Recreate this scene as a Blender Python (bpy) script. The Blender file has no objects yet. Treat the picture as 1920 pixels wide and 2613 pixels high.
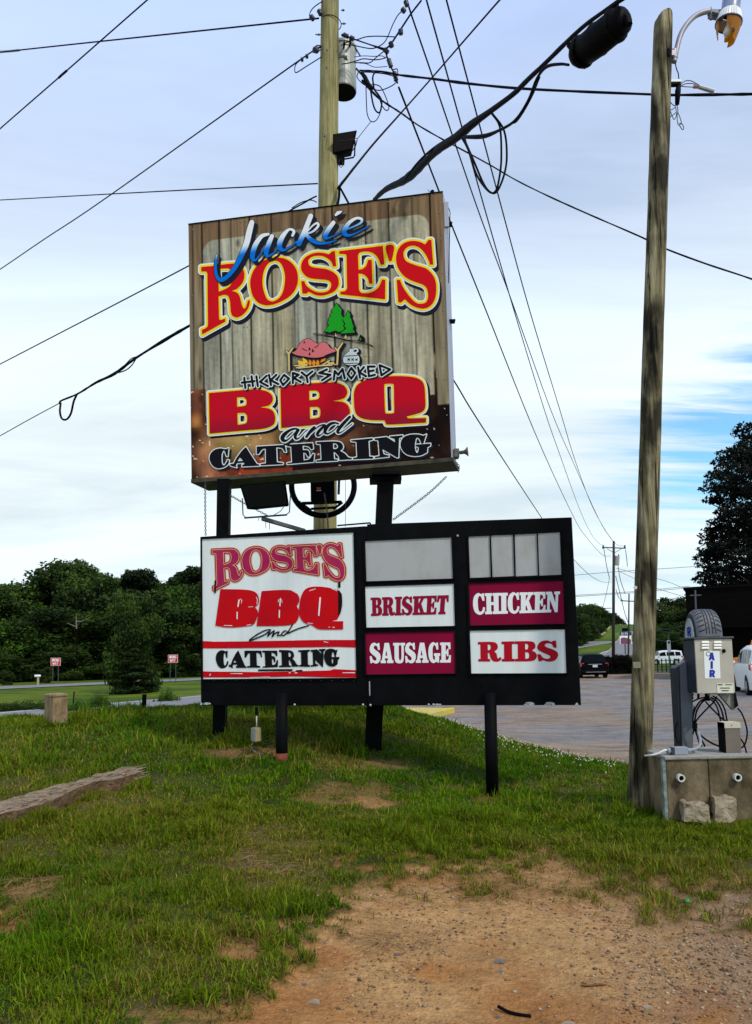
import bpy, math, random
import numpy as np
from mathutils import Vector, Matrix

random.seed(7); RNG = np.random.default_rng(7)
sc = bpy.context.scene
COL = sc.collection
R = math.radians

# ------------------------------------------------------------------ camera
FPX, CX, CY = 1948.0, 960.0, 1506.0          # focal length and principal point in photo pixels (1920 x 2613)
PITCH, ROLL = R(4.96), R(1.2)
EYE = np.array([0.0, 0.0, 1.6])
_f = np.array([0, math.cos(PITCH), math.sin(PITCH)]); _u = np.array([0, -math.sin(PITCH), math.cos(PITCH)]); _r = np.array([1.0, 0, 0])
CR = _r * math.cos(ROLL) - _u * math.sin(ROLL)
CU = _r * math.sin(ROLL) + _u * math.cos(ROLL)
CF = _f
cam_d = bpy.data.cameras.new('camera'); cam = bpy.data.objects.new('camera', cam_d); COL.objects.link(cam)
cam_d.sensor_fit = 'HORIZONTAL'; cam_d.sensor_width = 36.0; cam_d.lens = FPX / 1920 * 36.0
cam_d.shift_y = (CY - 1306.5) / 1920.0
cam_d.clip_end = 5000; cam_d.clip_start = 0.05
M = Matrix.Identity(4)
for i in range(3):
    M[i][0] = CR[i]; M[i][1] = CU[i]; M[i][2] = -CF[i]; M[i][3] = EYE[i]
cam.matrix_world = M
sc.camera = cam

def ray(px, py):
    return CF + CR * ((px - CX) / FPX) + CU * (-(py - CY) / FPX)
def P(px, py, Y):                              # photo pixel at distance Y into the place -> point
    d = ray(px, py); return EYE + d * (Y / d[1])
def proj(p):                                   # points (N,3) -> photo pixels
    q = np.asarray(p, float) - EYE
    z = q @ CF
    return CX + FPX * (q @ CR) / z, CY - FPX * (q @ CU) / z

# ------------------------------------------------------------------ light
SUN_EL, SUN_AZ = R(47), R(138)                 # azimuth clockwise from +Y: behind the camera, to the right
world = bpy.data.worlds.new('World'); sc.world = world; world.use_nodes = True
sun_d = bpy.data.lights.new('sun', 'SUN'); sun = bpy.data.objects.new('sun', sun_d); COL.objects.link(sun)
sun_d.energy = 2.6; sun_d.angle = R(4.0); sun_d.color = (1.0, 0.94, 0.84)
sdir = Vector((math.sin(SUN_AZ) * math.cos(SUN_EL), math.cos(SUN_AZ) * math.cos(SUN_EL), math.sin(SUN_EL)))
sun.rotation_euler = sdir.to_track_quat('Z', 'Y').to_euler()
sun.location = (4, -6, 12)

def build_world():
    nt = world.node_tree; N = nt.nodes; L = nt.links; N.clear()
    out = N.new('ShaderNodeOutputWorld'); bg = N.new('ShaderNodeBackground'); bg.inputs['Strength'].default_value = 0.1
    sky = N.new('ShaderNodeTexSky'); sky.sky_type = 'NISHITA'; sky.sun_disc = False
    sky.sun_elevation = SUN_EL; sky.sun_rotation = SUN_AZ; sky.air_density = 1.0; sky.dust_density = 0.6; sky.ozone_density = 1.6
    tc = N.new('ShaderNodeTexCoord'); sep = N.new('ShaderNodeSeparateXYZ'); L.new(tc.outputs['Generated'], sep.inputs[0])
    def math_(op, a, b=None, c=None):
        m = N.new('ShaderNodeMath'); m.operation = op
        for i, v in enumerate((a, b, c)):
            if v is None: continue
            if isinstance(v, (int, float)): m.inputs[i].default_value = v
            else: L.new(v, m.inputs[i])
        return m.outputs[0]
    z = math_('MAXIMUM', sep.outputs[2], 0.0)
    den = math_('ADD', z, 0.16)
    u = math_('DIVIDE', sep.outputs[0], den); v = math_('DIVIDE', sep.outputs[1], den)
    comb = N.new('ShaderNodeCombineXYZ'); L.new(u, comb.inputs[0]); L.new(v, comb.inputs[1])
    mp = N.new('ShaderNodeMapping'); mp.inputs['Rotation'].default_value = (0, 0, R(-28)); mp.inputs['Scale'].default_value = (0.55, 1.5, 1)
    mp.inputs['Location'].default_value = (2.3, 0.4, 0)
    L.new(comb.outputs[0], mp.inputs[0])
    n1 = N.new('ShaderNodeTexNoise'); n1.inputs['Scale'].default_value = 0.9; n1.inputs['Detail'].default_value = 9; n1.inputs['Roughness'].default_value = 0.58; n1.inputs['Distortion'].default_value = 0.5
    n2 = N.new('ShaderNodeTexNoise'); n2.inputs['Scale'].default_value = 0.45; n2.inputs['Detail'].default_value = 3
    L.new(mp.outputs[0], n1.inputs['Vector']); L.new(comb.outputs[0], n2.inputs['Vector'])
    # cloud cover thins out towards the low sky on the right, as seen over the lot
    rightish = N.new('ShaderNodeMapRange'); rightish.interpolation_type = 'SMOOTHSTEP'
    L.new(sep.outputs[0], rightish.inputs[0]); rightish.inputs[1].default_value = 0.16; rightish.inputs[2].default_value = 0.50
    lowish = N.new('ShaderNodeMapRange'); lowish.interpolation_type = 'SMOOTHSTEP'
    L.new(sep.outputs[2], lowish.inputs[0]); lowish.inputs[1].default_value = 0.44; lowish.inputs[2].default_value = 0.30
    hor_ = N.new('ShaderNodeMapRange'); hor_.interpolation_type = 'SMOOTHSTEP'; L.new(sep.outputs[2], hor_.inputs[0]); hor_.inputs[1].default_value = 0.07; hor_.inputs[2].default_value = 0.24; hor_.inputs[3].default_value = 0.35
    thin = math_('MULTIPLY', math_('MULTIPLY', rightish.outputs[0], lowish.outputs[0]), hor_.outputs[0])
    cov = math_('ADD', math_('MULTIPLY', n1.outputs['Fac'], 1.7), math_('MULTIPLY', n2.outputs['Fac'], 0.5))
    mp3 = N.new('ShaderNodeMapping'); mp3.inputs['Rotation'].default_value = (0, 0, R(-52)); mp3.inputs['Scale'].default_value = (0.7, 4.5, 1); L.new(comb.outputs[0], mp3.inputs[0])
    n3 = N.new('ShaderNodeTexNoise'); n3.inputs['Scale'].default_value = 1.5; n3.inputs['Detail'].default_value = 8; n3.inputs['Roughness'].default_value = 0.6; n3.inputs['Distortion'].default_value = 0.6; L.new(mp3.outputs[0], n3.inputs['Vector'])
    streak = math_('MULTIPLY', math_('SUBTRACT', n3.outputs['Fac'], 0.44), math_('MULTIPLY', thin, 3.2))
    cov = math_('ADD', math_('SUBTRACT', cov, math_('MULTIPLY', thin, 0.80)), streak)
    fac = N.new('ShaderNodeMapRange'); fac.interpolation_type = 'SMOOTHSTEP'
    L.new(cov, fac.inputs[0]); fac.inputs[1].default_value = 0.30; fac.inputs[2].default_value = 0.98; fac.inputs[3].default_value = 0.10
    # cloud colour: whiter and brighter low down, lavender grey overhead, grey undersides by noise
    cr = N.new('ShaderNodeValToRGB'); L.new(sep.outputs[2], cr.inputs[0])
    e = cr.color_ramp.elements; e[0].position = 0.0; e[0].color = (0.80, 0.93, 1.0, 1); e[1].position = 0.75; e[1].color = (0.42, 0.56, 0.93, 1)
    m_ = cr.color_ramp.elements.new(0.30); m_.color = (0.84, 0.95, 1.0, 1)
    m_ = cr.color_ramp.elements.new(0.50); m_.color = (0.66, 0.79, 1.0, 1)
    shade = N.new('ShaderNodeMapRange'); L.new(n1.outputs['Fac'], shade.inputs[0]); shade.inputs[1].default_value = 0.36; shade.inputs[2].default_value = 0.60; shade.inputs[3].default_value = 8.9; shade.inputs[4].default_value = 11.8
    cm = N.new('ShaderNodeVectorMath'); cm.operation = 'SCALE'; L.new(cr.outputs[0], cm.inputs[0]); L.new(shade.outputs[0], cm.inputs['Scale'])
    sk = N.new('ShaderNodeVectorMath'); sk.operation = 'MULTIPLY'; L.new(sky.outputs[0], sk.inputs[0]); sk.inputs[1].default_value = (1.15, 2.1, 2.25)
    mix = N.new('ShaderNodeMix'); mix.data_type = 'RGBA'; L.new(fac.outputs[0], mix.inputs['Factor']); L.new(sk.outputs[0], mix.inputs[6]); L.new(cm.outputs[0], mix.inputs[7])
    L.new(mix.outputs[2], bg.inputs['Color']); L.new(bg.outputs[0], out.inputs[0])
build_world()
sc.view_settings.view_transform = 'Standard'; sc.view_settings.look = 'None'; sc.view_settings.gamma = 1.0
sc.view_settings.exposure = 0.0; sc.view_settings.use_curve_mapping = False
try:
    sc.cycles.max_bounces = 6; sc.cycles.transparent_max_bounces = 8
except Exception: pass

# ------------------------------------------------------------------ materials
MATS = {}
def mat(name, col, rough=0.8, col2=None, nscale=8.0, nstretch=(1, 1, 1), bump=0.0, bscale=None, metal=0.0, attr=None, spec=0.3, lo=0.35, hi=0.65, detail=6, extra=None, coat=0.0):
    if name in MATS: return MATS[name]
    m = bpy.data.materials.new(name); m.use_nodes = True; MATS[name] = m
    nt = m.node_tree; N = nt.nodes; L = nt.links; b = N['Principled BSDF']
    b.inputs['Roughness'].default_value = rough; b.inputs['Metallic'].default_value = metal
    b.inputs['Specular IOR Level'].default_value = .06 if name[:5] in ('print', 'paint', 'vinyl') and not coat else spec
    if coat: b.inputs['Coat Weight'].default_value = coat
    b.inputs['Base Color'].default_value = (*col, 1)
    tc = N.new('ShaderNodeTexCoord'); mp = N.new('ShaderNodeMapping'); mp.inputs['Scale'].default_value = nstretch
    L.new(tc.outputs['Object'], mp.inputs[0])
    src = None
    if attr:
        a = N.new('ShaderNodeAttribute'); a.attribute_name = attr; src = a.outputs['Color']
    if col2 is not None or attr:
        n = N.new('ShaderNodeTexNoise'); n.inputs['Scale'].default_value = nscale; n.inputs['Detail'].default_value = detail; n.inputs['Roughness'].default_value = 0.65
        L.new(mp.outputs[0], n.inputs['Vector'])
        mr = N.new('ShaderNodeMapRange'); L.new(n.outputs['Fac'], mr.inputs[0]); mr.inputs[1].default_value = lo; mr.inputs[2].default_value = hi
        mx = N.new('ShaderNodeMix'); mx.data_type = 'RGBA'; L.new(mr.outputs[0], mx.inputs['Factor'])
        if attr:
            mx.blend_type = 'MULTIPLY'; L.new(src, mx.inputs[6]); mx.inputs[7].default_value = (*(col2 or (0.8, 0.8, 0.8)), 1)
        else:
            mx.inputs[6].default_value = (*col, 1); mx.inputs[7].default_value = (*col2, 1)
        src = mx.outputs[2]
    if src is not None: L.new(src, b.inputs['Base Color'])
    if bump:
        n = N.new('ShaderNodeTexNoise'); n.inputs['Scale'].default_value = bscale or nscale * 3; n.inputs['Detail'].default_value = 5
        L.new(mp.outputs[0], n.inputs['Vector'])
        bp = N.new('ShaderNodeBump'); bp.inputs['Strength'].default_value = bump; bp.inputs['Distance'].default_value = 0.02
        L.new(n.outputs['Fac'], bp.inputs['Height']); L.new(bp.outputs[0], b.inputs['Normal'])
    return m

# ------------------------------------------------------------------ mesh helpers
def tag(o, label=None, cat=None, group=None, kind=None):
    if label: o['label'] = label
    if cat: o['category'] = cat
    if group: o['group'] = group
    if kind: o['kind'] = kind
    return o
def wloc(o):
    v = np.zeros(3)
    while o is not None: v += np.array(o.location); o = o.parent
    return v
def thing(name, label, cat, loc=(0, 0, 0), group=None):
    o = bpy.data.objects.new(name, None); COL.objects.link(o); o.location = [float(c) for c in loc]
    o.empty_display_size = 0.2
    return tag(o, label, cat, group)
def mesh_np(name, verts, faces, material=None, parent=None, smooth=False, colors=None, local=False):
    """verts (N,3); faces: array (M,3|4) or list of lists"""
    verts = np.asarray(verts, float)
    if parent is not None and not local: verts = verts - wloc(parent)
    me = bpy.data.meshes.new(name)
    if isinstance(faces, np.ndarray):
        k = faces.shape[1]; m = len(faces)
        me.vertices.add(len(verts)); me.vertices.foreach_set('co', verts.astype(np.float32).ravel())
        me.loops.add(m * k); me.loops.foreach_set('vertex_index', faces.astype(np.int32).ravel())
        me.polygons.add(m); me.polygons.foreach_set('loop_start', np.arange(0, m * k, k, dtype=np.int32))
        me.polygons.foreach_set('loop_total', np.full(m, k, dtype=np.int32))
        me.update(calc_edges=True)
    else:
        me.from_pydata([tuple(v) for v in verts], [], faces)
    me.validate()
    if colors is not None:
        a = me.color_attributes.new('Col', 'FLOAT_COLOR', 'POINT')
        c = np.ones((len(verts), 4), np.float32); c[:, :3] = colors; a.data.foreach_set('color', c.ravel())
    if smooth: me.polygons.foreach_set('use_smooth', np.ones(len(me.polygons), dtype=bool))
    if material is not None: me.materials.append(material)
    o = bpy.data.objects.new(name, me); COL.objects.link(o)
    if parent is not None: o.parent = parent
    return o
class MB:
    def __init__(s): s.v = []; s.f = []
    def add(s, vs, fs):
        b = len(s.v); s.v += [tuple(float(c) for c in v) for v in vs]; s.f += [[i + b for i in f] for f in fs]; return s
    def hexa(s, a):   # 8 corners: 0-3 front (bl,br,tr,tl), 4-7 back
        return s.add(a, [[0, 1, 2, 3], [5, 4, 7, 6], [4, 0, 3, 7], [1, 5, 6, 2], [3, 2, 6, 7], [4, 5, 1, 0]])
    def box(s, c, size, rot=None):
        hx, hy, hz = [q / 2 for q in size]
        pts = [Vector(p) for p in ((-hx, -hy, -hz), (hx, -hy, -hz), (hx, -hy, hz), (-hx, -hy, hz), (-hx, hy, -hz), (hx, hy, -hz), (hx, hy, hz), (-hx, hy, hz))]
        if rot is not None: pts = [rot @ p for p in pts]
        return s.hexa([p + Vector(c) for p in pts])
    def tube(s, pts, r, seg=6, cap=True, sq=False):
        pts = [Vector(p) for p in pts]; n = len(pts)
        if not hasattr(r, '__len__'): r = [r] * n
        if n < 2: return s
        t0 = (pts[1] - pts[0]).normalized()
        up = Vector((0, 0, 1)) if abs(t0.z) < 0.9 else Vector((0, 1, 0))
        nrm = t0.cross(up).normalized(); b = len(s.v); prev = t0
        for i in range(n):
            t = (pts[min(i + 1, n - 1)] - pts[max(i - 1, 0)]).normalized()
            if t.length < 1e-6: t = prev
            nrm = (nrm - t * nrm.dot(t)).normalized(); bn = t.cross(nrm); prev = t
            off = math.pi / 4 if sq else 0
            for k in range(seg):
                a = 2 * math.pi * k / seg + off
                s.v.append(tuple(pts[i] + (nrm * math.cos(a) + bn * math.sin(a)) * r[i]))
        for i in range(n - 1):
            for k in range(seg):
                k2 = (k + 1) % seg
                s.f.append([b + i * seg + k, b + i * seg + k2, b + (i + 1) * seg + k2, b + (i + 1) * seg + k])
        if cap:
            s.f.append([b + k for k in range(seg)][::-1]); s.f.append([b + (n - 1) * seg + k for k in range(seg)])
        return s
    def lathe(s, prof, seg=20, origin=(0, 0, 0), rot=None, a0=0.0, a1=2 * math.pi):
        b = len(s.v); full = abs(a1 - a0 - 2 * math.pi) < 1e-6; m = seg if full else seg + 1
        for (r, z) in prof:
            for k in range(m):
                a = a0 + (a1 - a0) * k / seg
                p = Vector((r * math.cos(a), r * math.sin(a), z))
                if rot is not None: p = rot @ p
                s.v.append(tuple(p + Vector(origin)))
        for i in range(len(prof) - 1):
            for k in range(seg):
                k2 = (k + 1) % m if full else k + 1
                s.f.append([b + i * m + k, b + i * m + k2, b + (i + 1) * m + k2, b + (i + 1) * m + k])
        return s
    def ball(s, c, r, seg=8, rings=5):
        if not hasattr(r, '__len__'): r = (r, r, r)
        b = len(s.v)
        for i in range(rings + 1):
            th = math.pi * i / rings
            for k in range(seg):
                a = 2 * math.pi * k / seg
                s.v.append((c[0] + r[0] * math.sin(th) * math.cos(a), c[1] + r[1] * math.sin(th) * math.sin(a), c[2] + r[2] * math.cos(th)))
        for i in range(rings):
            for k in range(seg):
                k2 = (k + 1) % seg; s.f.append([b + i * seg + k, b + (i + 1) * seg + k, b + (i + 1) * seg + k2, b + i * seg + k2])
        return s
    def build(s, name, material=None, parent=None, smooth=False, local=False, bevel=0.0):
        o = mesh_np(name, np.array(s.v), s.f, material, parent, smooth, local=local)
        if bevel:
            md = o.modifiers.new('bevel', 'BEVEL'); md.width = bevel; md.segments = 2; md.limit_method = 'ANGLE'; md.angle_limit = R(40)
        return o
def cr_spline(pts, n=6):
    pts = [np.array(p, float) for p in pts]
    if len(pts) < 3: return pts
    out = []
    q = [2 * pts[0] - pts[1]] + pts + [2 * pts[-1] - pts[-2]]
    for i in range(1, len(q) - 2):
        for k in range(n):
            t = k / n
            out.append(0.5 * ((2 * q[i]) + (-q[i - 1] + q[i + 1]) * t + (2 * q[i - 1] - 5 * q[i] + 4 * q[i + 1] - q[i + 2]) * t * t + (-q[i - 1] + 3 * q[i] - 3 * q[i + 1] + q[i + 2]) * t ** 3))
    out.append(pts[-1]); return out

# ------------------------------------------------------------------ terrain
def sstep(a, b, x):
    t = np.clip((np.asarray(x, float) - a) / (b - a), 0, 1); return t * t * (3 - 2 * t)
TP = np.array([(0, 3.2, 0), (-3, 3.5, .04), (3, 3.5, 0), (-2.5, 6, .10), (-3.7, 7.5, .22), (-2.6, 9, .40), (-1.15, 9.3, .37), (-.06, 10, .36), (1.34, 8.8, -.05),
    (2.0, 7.8, 0), (3.3, 7.4, 0), (-2.2, 10.8, .60), (-.8, 12.5, .82), (.3, 13.6, .72), (-3.5, 12.5, .80), (-6.4, 12.5, .66), (-11, 12, .5), (2.25, 13.5, .05), (3.8, 11.7, -.12),
    (1.2, 11, .2), (.3, 11.5, .5), (5, 9, -.07), (-3, 15.5, .55), (-3, 20, -.2), (-8, 18, .05), (0, 18, .0), (-6, 9, .32), (-9, 6, .15), (2.5, 5.5, 0), (0, 6, .03), (-1, 8, .2),
    (6, 14, -.15), (3, 17, -.15), (1, 22, -.18), (8, 20, -.15), (6, 5, 0), (0, 0, 0), (-6, 0, 0), (6, 0, 0), (-14, 22, -.4)], float)
def _tps():
    X = TP[:, :2]; n = len(X); d = np.linalg.norm(X[:, None] - X[None], axis=2); K = np.where(d > 0, d * d * np.log(d + 1e-9), 0) + np.eye(n) * 0.4
    A = np.zeros((n + 3, n + 3)); A[:n, :n] = K; A[:n, n] = 1; A[:n, n + 1:] = X; A[n, :n] = 1; A[n + 1:, :n] = X.T
    return np.linalg.solve(A, np.concatenate([TP[:, 2], np.zeros(3)]))
TW = _tps()
def H(x, y):
    x = np.atleast_1d(np.asarray(x, float)); y = np.atleast_1d(np.asarray(y, float)); x, y = np.broadcast_arrays(x, y)
    shp = x.shape; x = x.ravel(); y = y.ravel()
    xc = np.clip(x, -13, 9); yc = np.clip(y, -1, 23)
    z = TW[-3] + TW[-2] * xc + TW[-1] * yc
    for (a, b, _), w in zip(TP, TW[:-3]):
        d2 = (xc - a) ** 2 + (yc - b) ** 2; z = z + w * 0.5 * d2 * np.log(d2 + 1e-9)
    near = (1 - sstep(16, 24, y)) * (1 - sstep(8, 14, np.abs(x + 1) - 3)) * sstep(-4, 1, y)
    left = 1 - sstep(-6, 1, x - (y - 24) * 0.28)
    far = -.17 + left * (-.40)
    far = np.where(y < 3, 0, far * sstep(3, 12, y))
    z = z * near + far * (1 - near)
    hz = np.interp(y, [60, 110, 150, 250, 350, 430, 900, 3000], [-.17, -.3, .9, 6.5, 13.9, 14.6, 14.8, 14])
    side = sstep(0.06, 0.2, x / np.maximum(y, 1)) * sstep(60, 110, y)
    z = z * (1 - side) + hz * side
    return z.reshape(shp)
def h1(x, y): return float(H(x, y)[0])
def ground_hit(px, py, y0=2.0, y1=450.0):
    d = ray(px, py); d = d / d[1]
    ys = np.geomspace(y0, y1, 4000); p = EYE[None] + d[None] * ys[:, None]
    below = p[:, 2] < H(p[:, 0], p[:, 1]); i = int(np.argmax(below)) if below.any() else len(ys) - 1
    return p[i]

# plan of the lot: x of its left edge as a function of y
def lot_mask(x, y):
    ex = np.interp(y, [6.5, 8.2, 9.4, 10.5, 11.7, 14, 15.6, 18, 24, 34, 60], [30, 12, 7.0, 5.0, 3.75, 2.35, 1.2, .2, -1.2, 0.8, 12])
    return sstep(-0.12, 0.12, x - ex + 0.10 * np.sin(y * 5.1) + 0.06 * np.sin(x * 9 + y * 3)) * (y > 6) * (1 - sstep(64, 70, y))
# ragged edge of the worn foreground dirt, laid out on the ground
DB = np.array([(-200, 2800), (350, 2690), (560, 2630), (690, 2580), (715, 2500), (700, 2440), (740, 2390), (790, 2345), (860, 2298), (960, 2262), (1060, 2240), (1250, 2215), (1420, 2225), (1560, 2262), (1700, 2285), (1920, 2292), (2600, 2300)], float)
def vnoise(x, y, s, seed=0):
    x = np.asarray(x, float) * s + seed * 17.3; y = np.asarray(y, float) * s + seed * 7.7
    xi = np.floor(x).astype(np.int64); yi = np.floor(y).astype(np.int64); fx = x - xi; fy = y - yi
    def h(i, j):
        n = (i * 374761393 + j * 668265263 + seed * 1442695) & 0x7fffffff
        n = (n ^ (n >> 13)) * 1274126177 & 0x7fffffff
        return ((n ^ (n >> 16)) & 0xffff) / 65535.0
    fx = fx * fx * (3 - 2 * fx); fy = fy * fy * (3 - 2 * fy)
    return (h(xi, yi) * (1 - fx) + h(xi + 1, yi) * fx) * (1 - fy) + (h(xi, yi + 1) * (1 - fx) + h(xi + 1, yi + 1) * fx) * fy
def fbm(x, y, s, seed=0, o=4):
    r = 0; a = .5; t = 0
    for k in range(o): r = r + a * vnoise(x, y, s * 2 ** k, seed + k); t += a; a *= .5
    return r / t
def dirt_mask(x, y, z):
    """0 grass .. 1 bare"""
    x = np.asarray(x, float); y = np.asarray(y, float); z = np.asarray(z, float)
    yy = np.maximum(y, 1.2)
    px, py = proj(np.stack([x * yy / np.maximum(y, 1.2), yy, z], axis=-1))
    n = fbm(x, y, 3.0, 3) - .5; n2 = fbm(x, y, 11.0, 5) - .5
    eb = np.interp(px + n2 * 260 + n * 160, DB[:, 0], DB[:, 1])
    d = (py - eb) + n * 170 + n2 * 190
    m = sstep(-75, 60, d)
    m = np.maximum(m, .8 * sstep(1.2, .2, ((px - 610) / 70) ** 2 + ((py - 2415) / 34) ** 2 + n * 1.6 + n2 * 2)); m = np.maximum(m, .7 * sstep(1.2, .2, ((px - 480) / 190) ** 2 + ((py - 2585) / 18) ** 2 + n * 1.6 + n2 * 2))
    m = np.where(y < 1.2, sstep(-.9, .3, x), m)
    def patch(cx, cy, rx, ry, k=1.0):
        q = ((px - cx) / rx) ** 2 + ((py - cy) / ry) ** 2
        return k * sstep(1.15, 0.25, q + n * 1.6 + n2 * 1.2)
    for a in ((940, 2046, 60, 18, .85), (880, 2030, 150, 34, .38), (640, 1922, 170, 15, .55), (900, 1950, 190, 18, .40), (1250, 2048, 50, 18, .4), (1180, 2010, 120, 10, .25), (60, 2270, 120, 36, .55), (20, 2345, 90, 45, .6),
              (180, 1850, 50, 9, .5), (1740, 2108, 160, 10, .5), (1320, 2270, 240, 36, .45)):
        m = np.maximum(m, patch(*a))
    m = m * np.clip(.55 + .9 * fbm(x, y, 14, 77), 0, 1) if False else m
    return np.clip(m, 0, 1)
def dry_mask(x, y, z):
    x = np.asarray(x, float); y = np.asarray(y, float)
    px, py = proj(np.stack([x, np.maximum(y, 1.2), np.asarray(z, float)], axis=-1))
    n = fbm(x, y, 1.1, 11); m = sstep(.50, .72, n) * .55
    def patch(cx, cy, rx, ry, k=1.0):
        q = ((px - cx) / rx) ** 2 + ((py - cy) / ry) ** 2
        return k * sstep(1.3, 0.1, q)
    for a in ((700, 2190, 190, 110, 1), (230, 2040, 230, 40, .9), (60, 2150, 160, 60, .6), (100, 1900, 300, 40, .5), (250, 2330, 200, 70, .25), (1650, 2220, 400, 60, .45), (1250, 2240, 400, 40, .7), (420, 2230, 250, 60, .3), (1500, 2060, 220, 20, .5)):
        m = np.maximum(m, patch(*a))
    return np.clip(m, 0, 1)

def build_ground():
    ys = np.concatenate([np.linspace(-60, 1.0, 12)[:-1], np.linspace(1.0, 2.6, 14)[:-1], 2.6 * np.exp(np.linspace(0, math.log(26 / 2.6), 330))[:-1], np.geomspace(26, 120, 90)[:-1], np.geomspace(120, 3500, 60)])
    nx = 361; t = np.linspace(-1, 1, nx); t = np.sign(t) * (np.abs(t) * .55 + np.abs(t) ** 4 * .45)
    hw = 9 + np.maximum(ys, 0) * 1.05
    hw = np.where(ys < 1, 40, hw); hw = np.maximum(hw, 0)
    X = t[None] * hw[:, None]; Y = np.repeat(ys[:, None], nx, 1)
    Z = H(X, Y)
    lot = lot_mask(X, Y); drt = dirt_mask(X, Y, Z)
    Z = Z + (fbm(X, Y, 1.3, 21) - .5) * .06 * (1 - lot) * sstep(60, 20, Y) + (fbm(X, Y, 9, 31) - .5) * .022 * (1 - sstep(8, 16, Y)) + (fbm(X, Y, 4, 41) - .5) * .03 * lot * (Y < 60)
    Z = Z - .035 * drt * (Y < 20)
    dry = dry_mask(X, Y, Z)
    n1 = fbm(X, Y, .9, 51); n2 = fbm(X, Y, 5, 52); n3 = fbm(X * .3 + 1.2 * n1, Y * .75 + 1.6 * n1, 1.0, 53, 6)
    def C(*c): return np.array(c)[None, None]
    n4 = sstep(.35, .65, fbm(X * .35, Y * .8, .6, 57))[..., None]
    soil = C(.038, .026, .010) * (1 - dry[..., None]) + C(.13, .080, .032) * dry[..., None]
    turf = C(.030, .058, .006) * (1 - dry[..., None]) + C(.13, .11, .035) * dry[..., None]
    gr = sstep(.2, .7, fbm(X, Y, 14, 55))[..., None]; soil = soil * (1 - gr) + turf * gr
    turf_far = (C(.050, .105, .004) * (1 - n4) + C(.120, .165, .010) * n4) * (.45 + .6 * n1[..., None] + .5 * fbm(X * .5, Y * 1.1, 1.6, 59)[..., None]); ff = sstep(13, 24, Y)[..., None]
    soil = soil * (1 - ff) + turf_far * ff
    sand = C(.48, .275, .11); red = C(.37, .155, .045); grey = C(.23, .16, .105)
    rr = sstep(.52, .75, fbm(X, Y, 1.6, 56))[..., None] * .8; rightg = (sstep(.3, 2.2, X - .25 * (Y - 3)) * sstep(.25, .55, n2))[..., None] * .95
    bare = sand * (1 - rr) + red * rr; bare = bare * (1 - rightg) + grey * rightg; n5 = fbm(X, Y, 22, 58, 3)[..., None]; bare = bare * (.55 + .45 * n2[..., None] + .45 * n5)
    edge = (drt * (1 - drt) * 3)[..., None]; bare = bare * (1 - .5 * edge) + red * .45 * edge
    d_ = drt[..., None]; base = soil * (1 - d_) + bare * d_
    asph = C(.255, .238, .225); brn = C(.31, .225, .155); band = (sstep(.46, .66, n3) * .8 * (.4 + n2))[..., None]
    nearb = (1 - sstep(.35, 1.5, X - np.interp(Y, [6.5, 8.2, 9.4, 10.5, 11.7, 14, 15.6, 18, 24, 34, 60], [30, 12, 7.0, 5.0, 3.75, 2.35, 1.2, .2, -1.2, 0.8, 12])))[..., None]
    farb = sstep(46, 53, Y)[..., None]
    band = np.clip(band + nearb + farb, 0, 1)
    n6 = fbm(X * .5, Y * 2.2, 2.4, 60, 4)[..., None]; lotc = (asph * (1 - band) + brn * band) * (.35 + .45 * n2[..., None] + .85 * n6)
    l_ = lot[..., None]; base = base * (1 - l_) + lotc * l_
    rows = len(ys); idx = np.arange(rows * nx).reshape(rows, nx)
    F = np.stack([idx[:-1, :-1].ravel(), idx[:-1, 1:].ravel(), idx[1:, 1:].ravel(), idx[1:, :-1].ravel()], 1)
    gm = mat('ground_soil', (1, 1, 1), .95, (.62, .60, .58), nscale=26, bump=.9, bscale=60, attr='Col', spec=.1, detail=9)
    o = mesh_np('ground', np.stack([X.ravel(), Y.ravel(), Z.ravel()], 1), F, gm, smooth=True, colors=base.reshape(-1, 3))
    tag(o, kind='structure'); return o
build_ground()
def surf(x, y):
    z = H(x, y); d = dirt_mask(np.atleast_1d(x), np.atleast_1d(y), z); return float((z + (fbm(np.atleast_1d(x), np.atleast_1d(y), 1.3, 21) - .5) * .06 + (fbm(np.atleast_1d(x), np.atleast_1d(y), 9, 31) - .5) * .022 - .035 * d)[0])
# ------------------------------------------------------------------ flat print: shapes -> clean filled sheets
def path(s, pts, flat=5):
    """s = (ox, oy, scale). pts: (x,y) corner or (x,y,1) smooth. closed outline in photo pixels"""
    ox, oy, k = s; n = len(pts); out = []
    g = [np.array([ox + p[0] / k, oy + p[1] / k]) for p in pts]; sm = [len(p) > 2 for p in pts]
    for i in range(n):
        a, b = g[i], g[(i + 1) % n]
        if not sm[i] and not sm[(i + 1) % n]: out.append(a); continue
        p0 = g[i - 1] if sm[i] else a - (b - a) * .3; p3 = g[(i + 2) % n] if sm[(i + 1) % n] else b + (b - a) * .3
        for q in range(flat):
            t = q / flat
            out.append(0.5 * (2 * a + (b - p0) * t + (2 * p0 - 5 * a + 4 * b - p3) * t * t + (-p0 + 3 * a - 3 * b + p3) * t ** 3))
    return np.array(out)
def stroke(s, pts, n=5):
    ox, oy, k = s
    q = cr_spline([(ox + p[0] / k, oy + p[1] / k, p[2] / k) for p in pts], n)
    return np.array(q)
def line(s, pts): ox, oy, k = s; return np.array([(ox + p[0] / k, oy + p[1] / k, p[2] / k) for p in pts])
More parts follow.
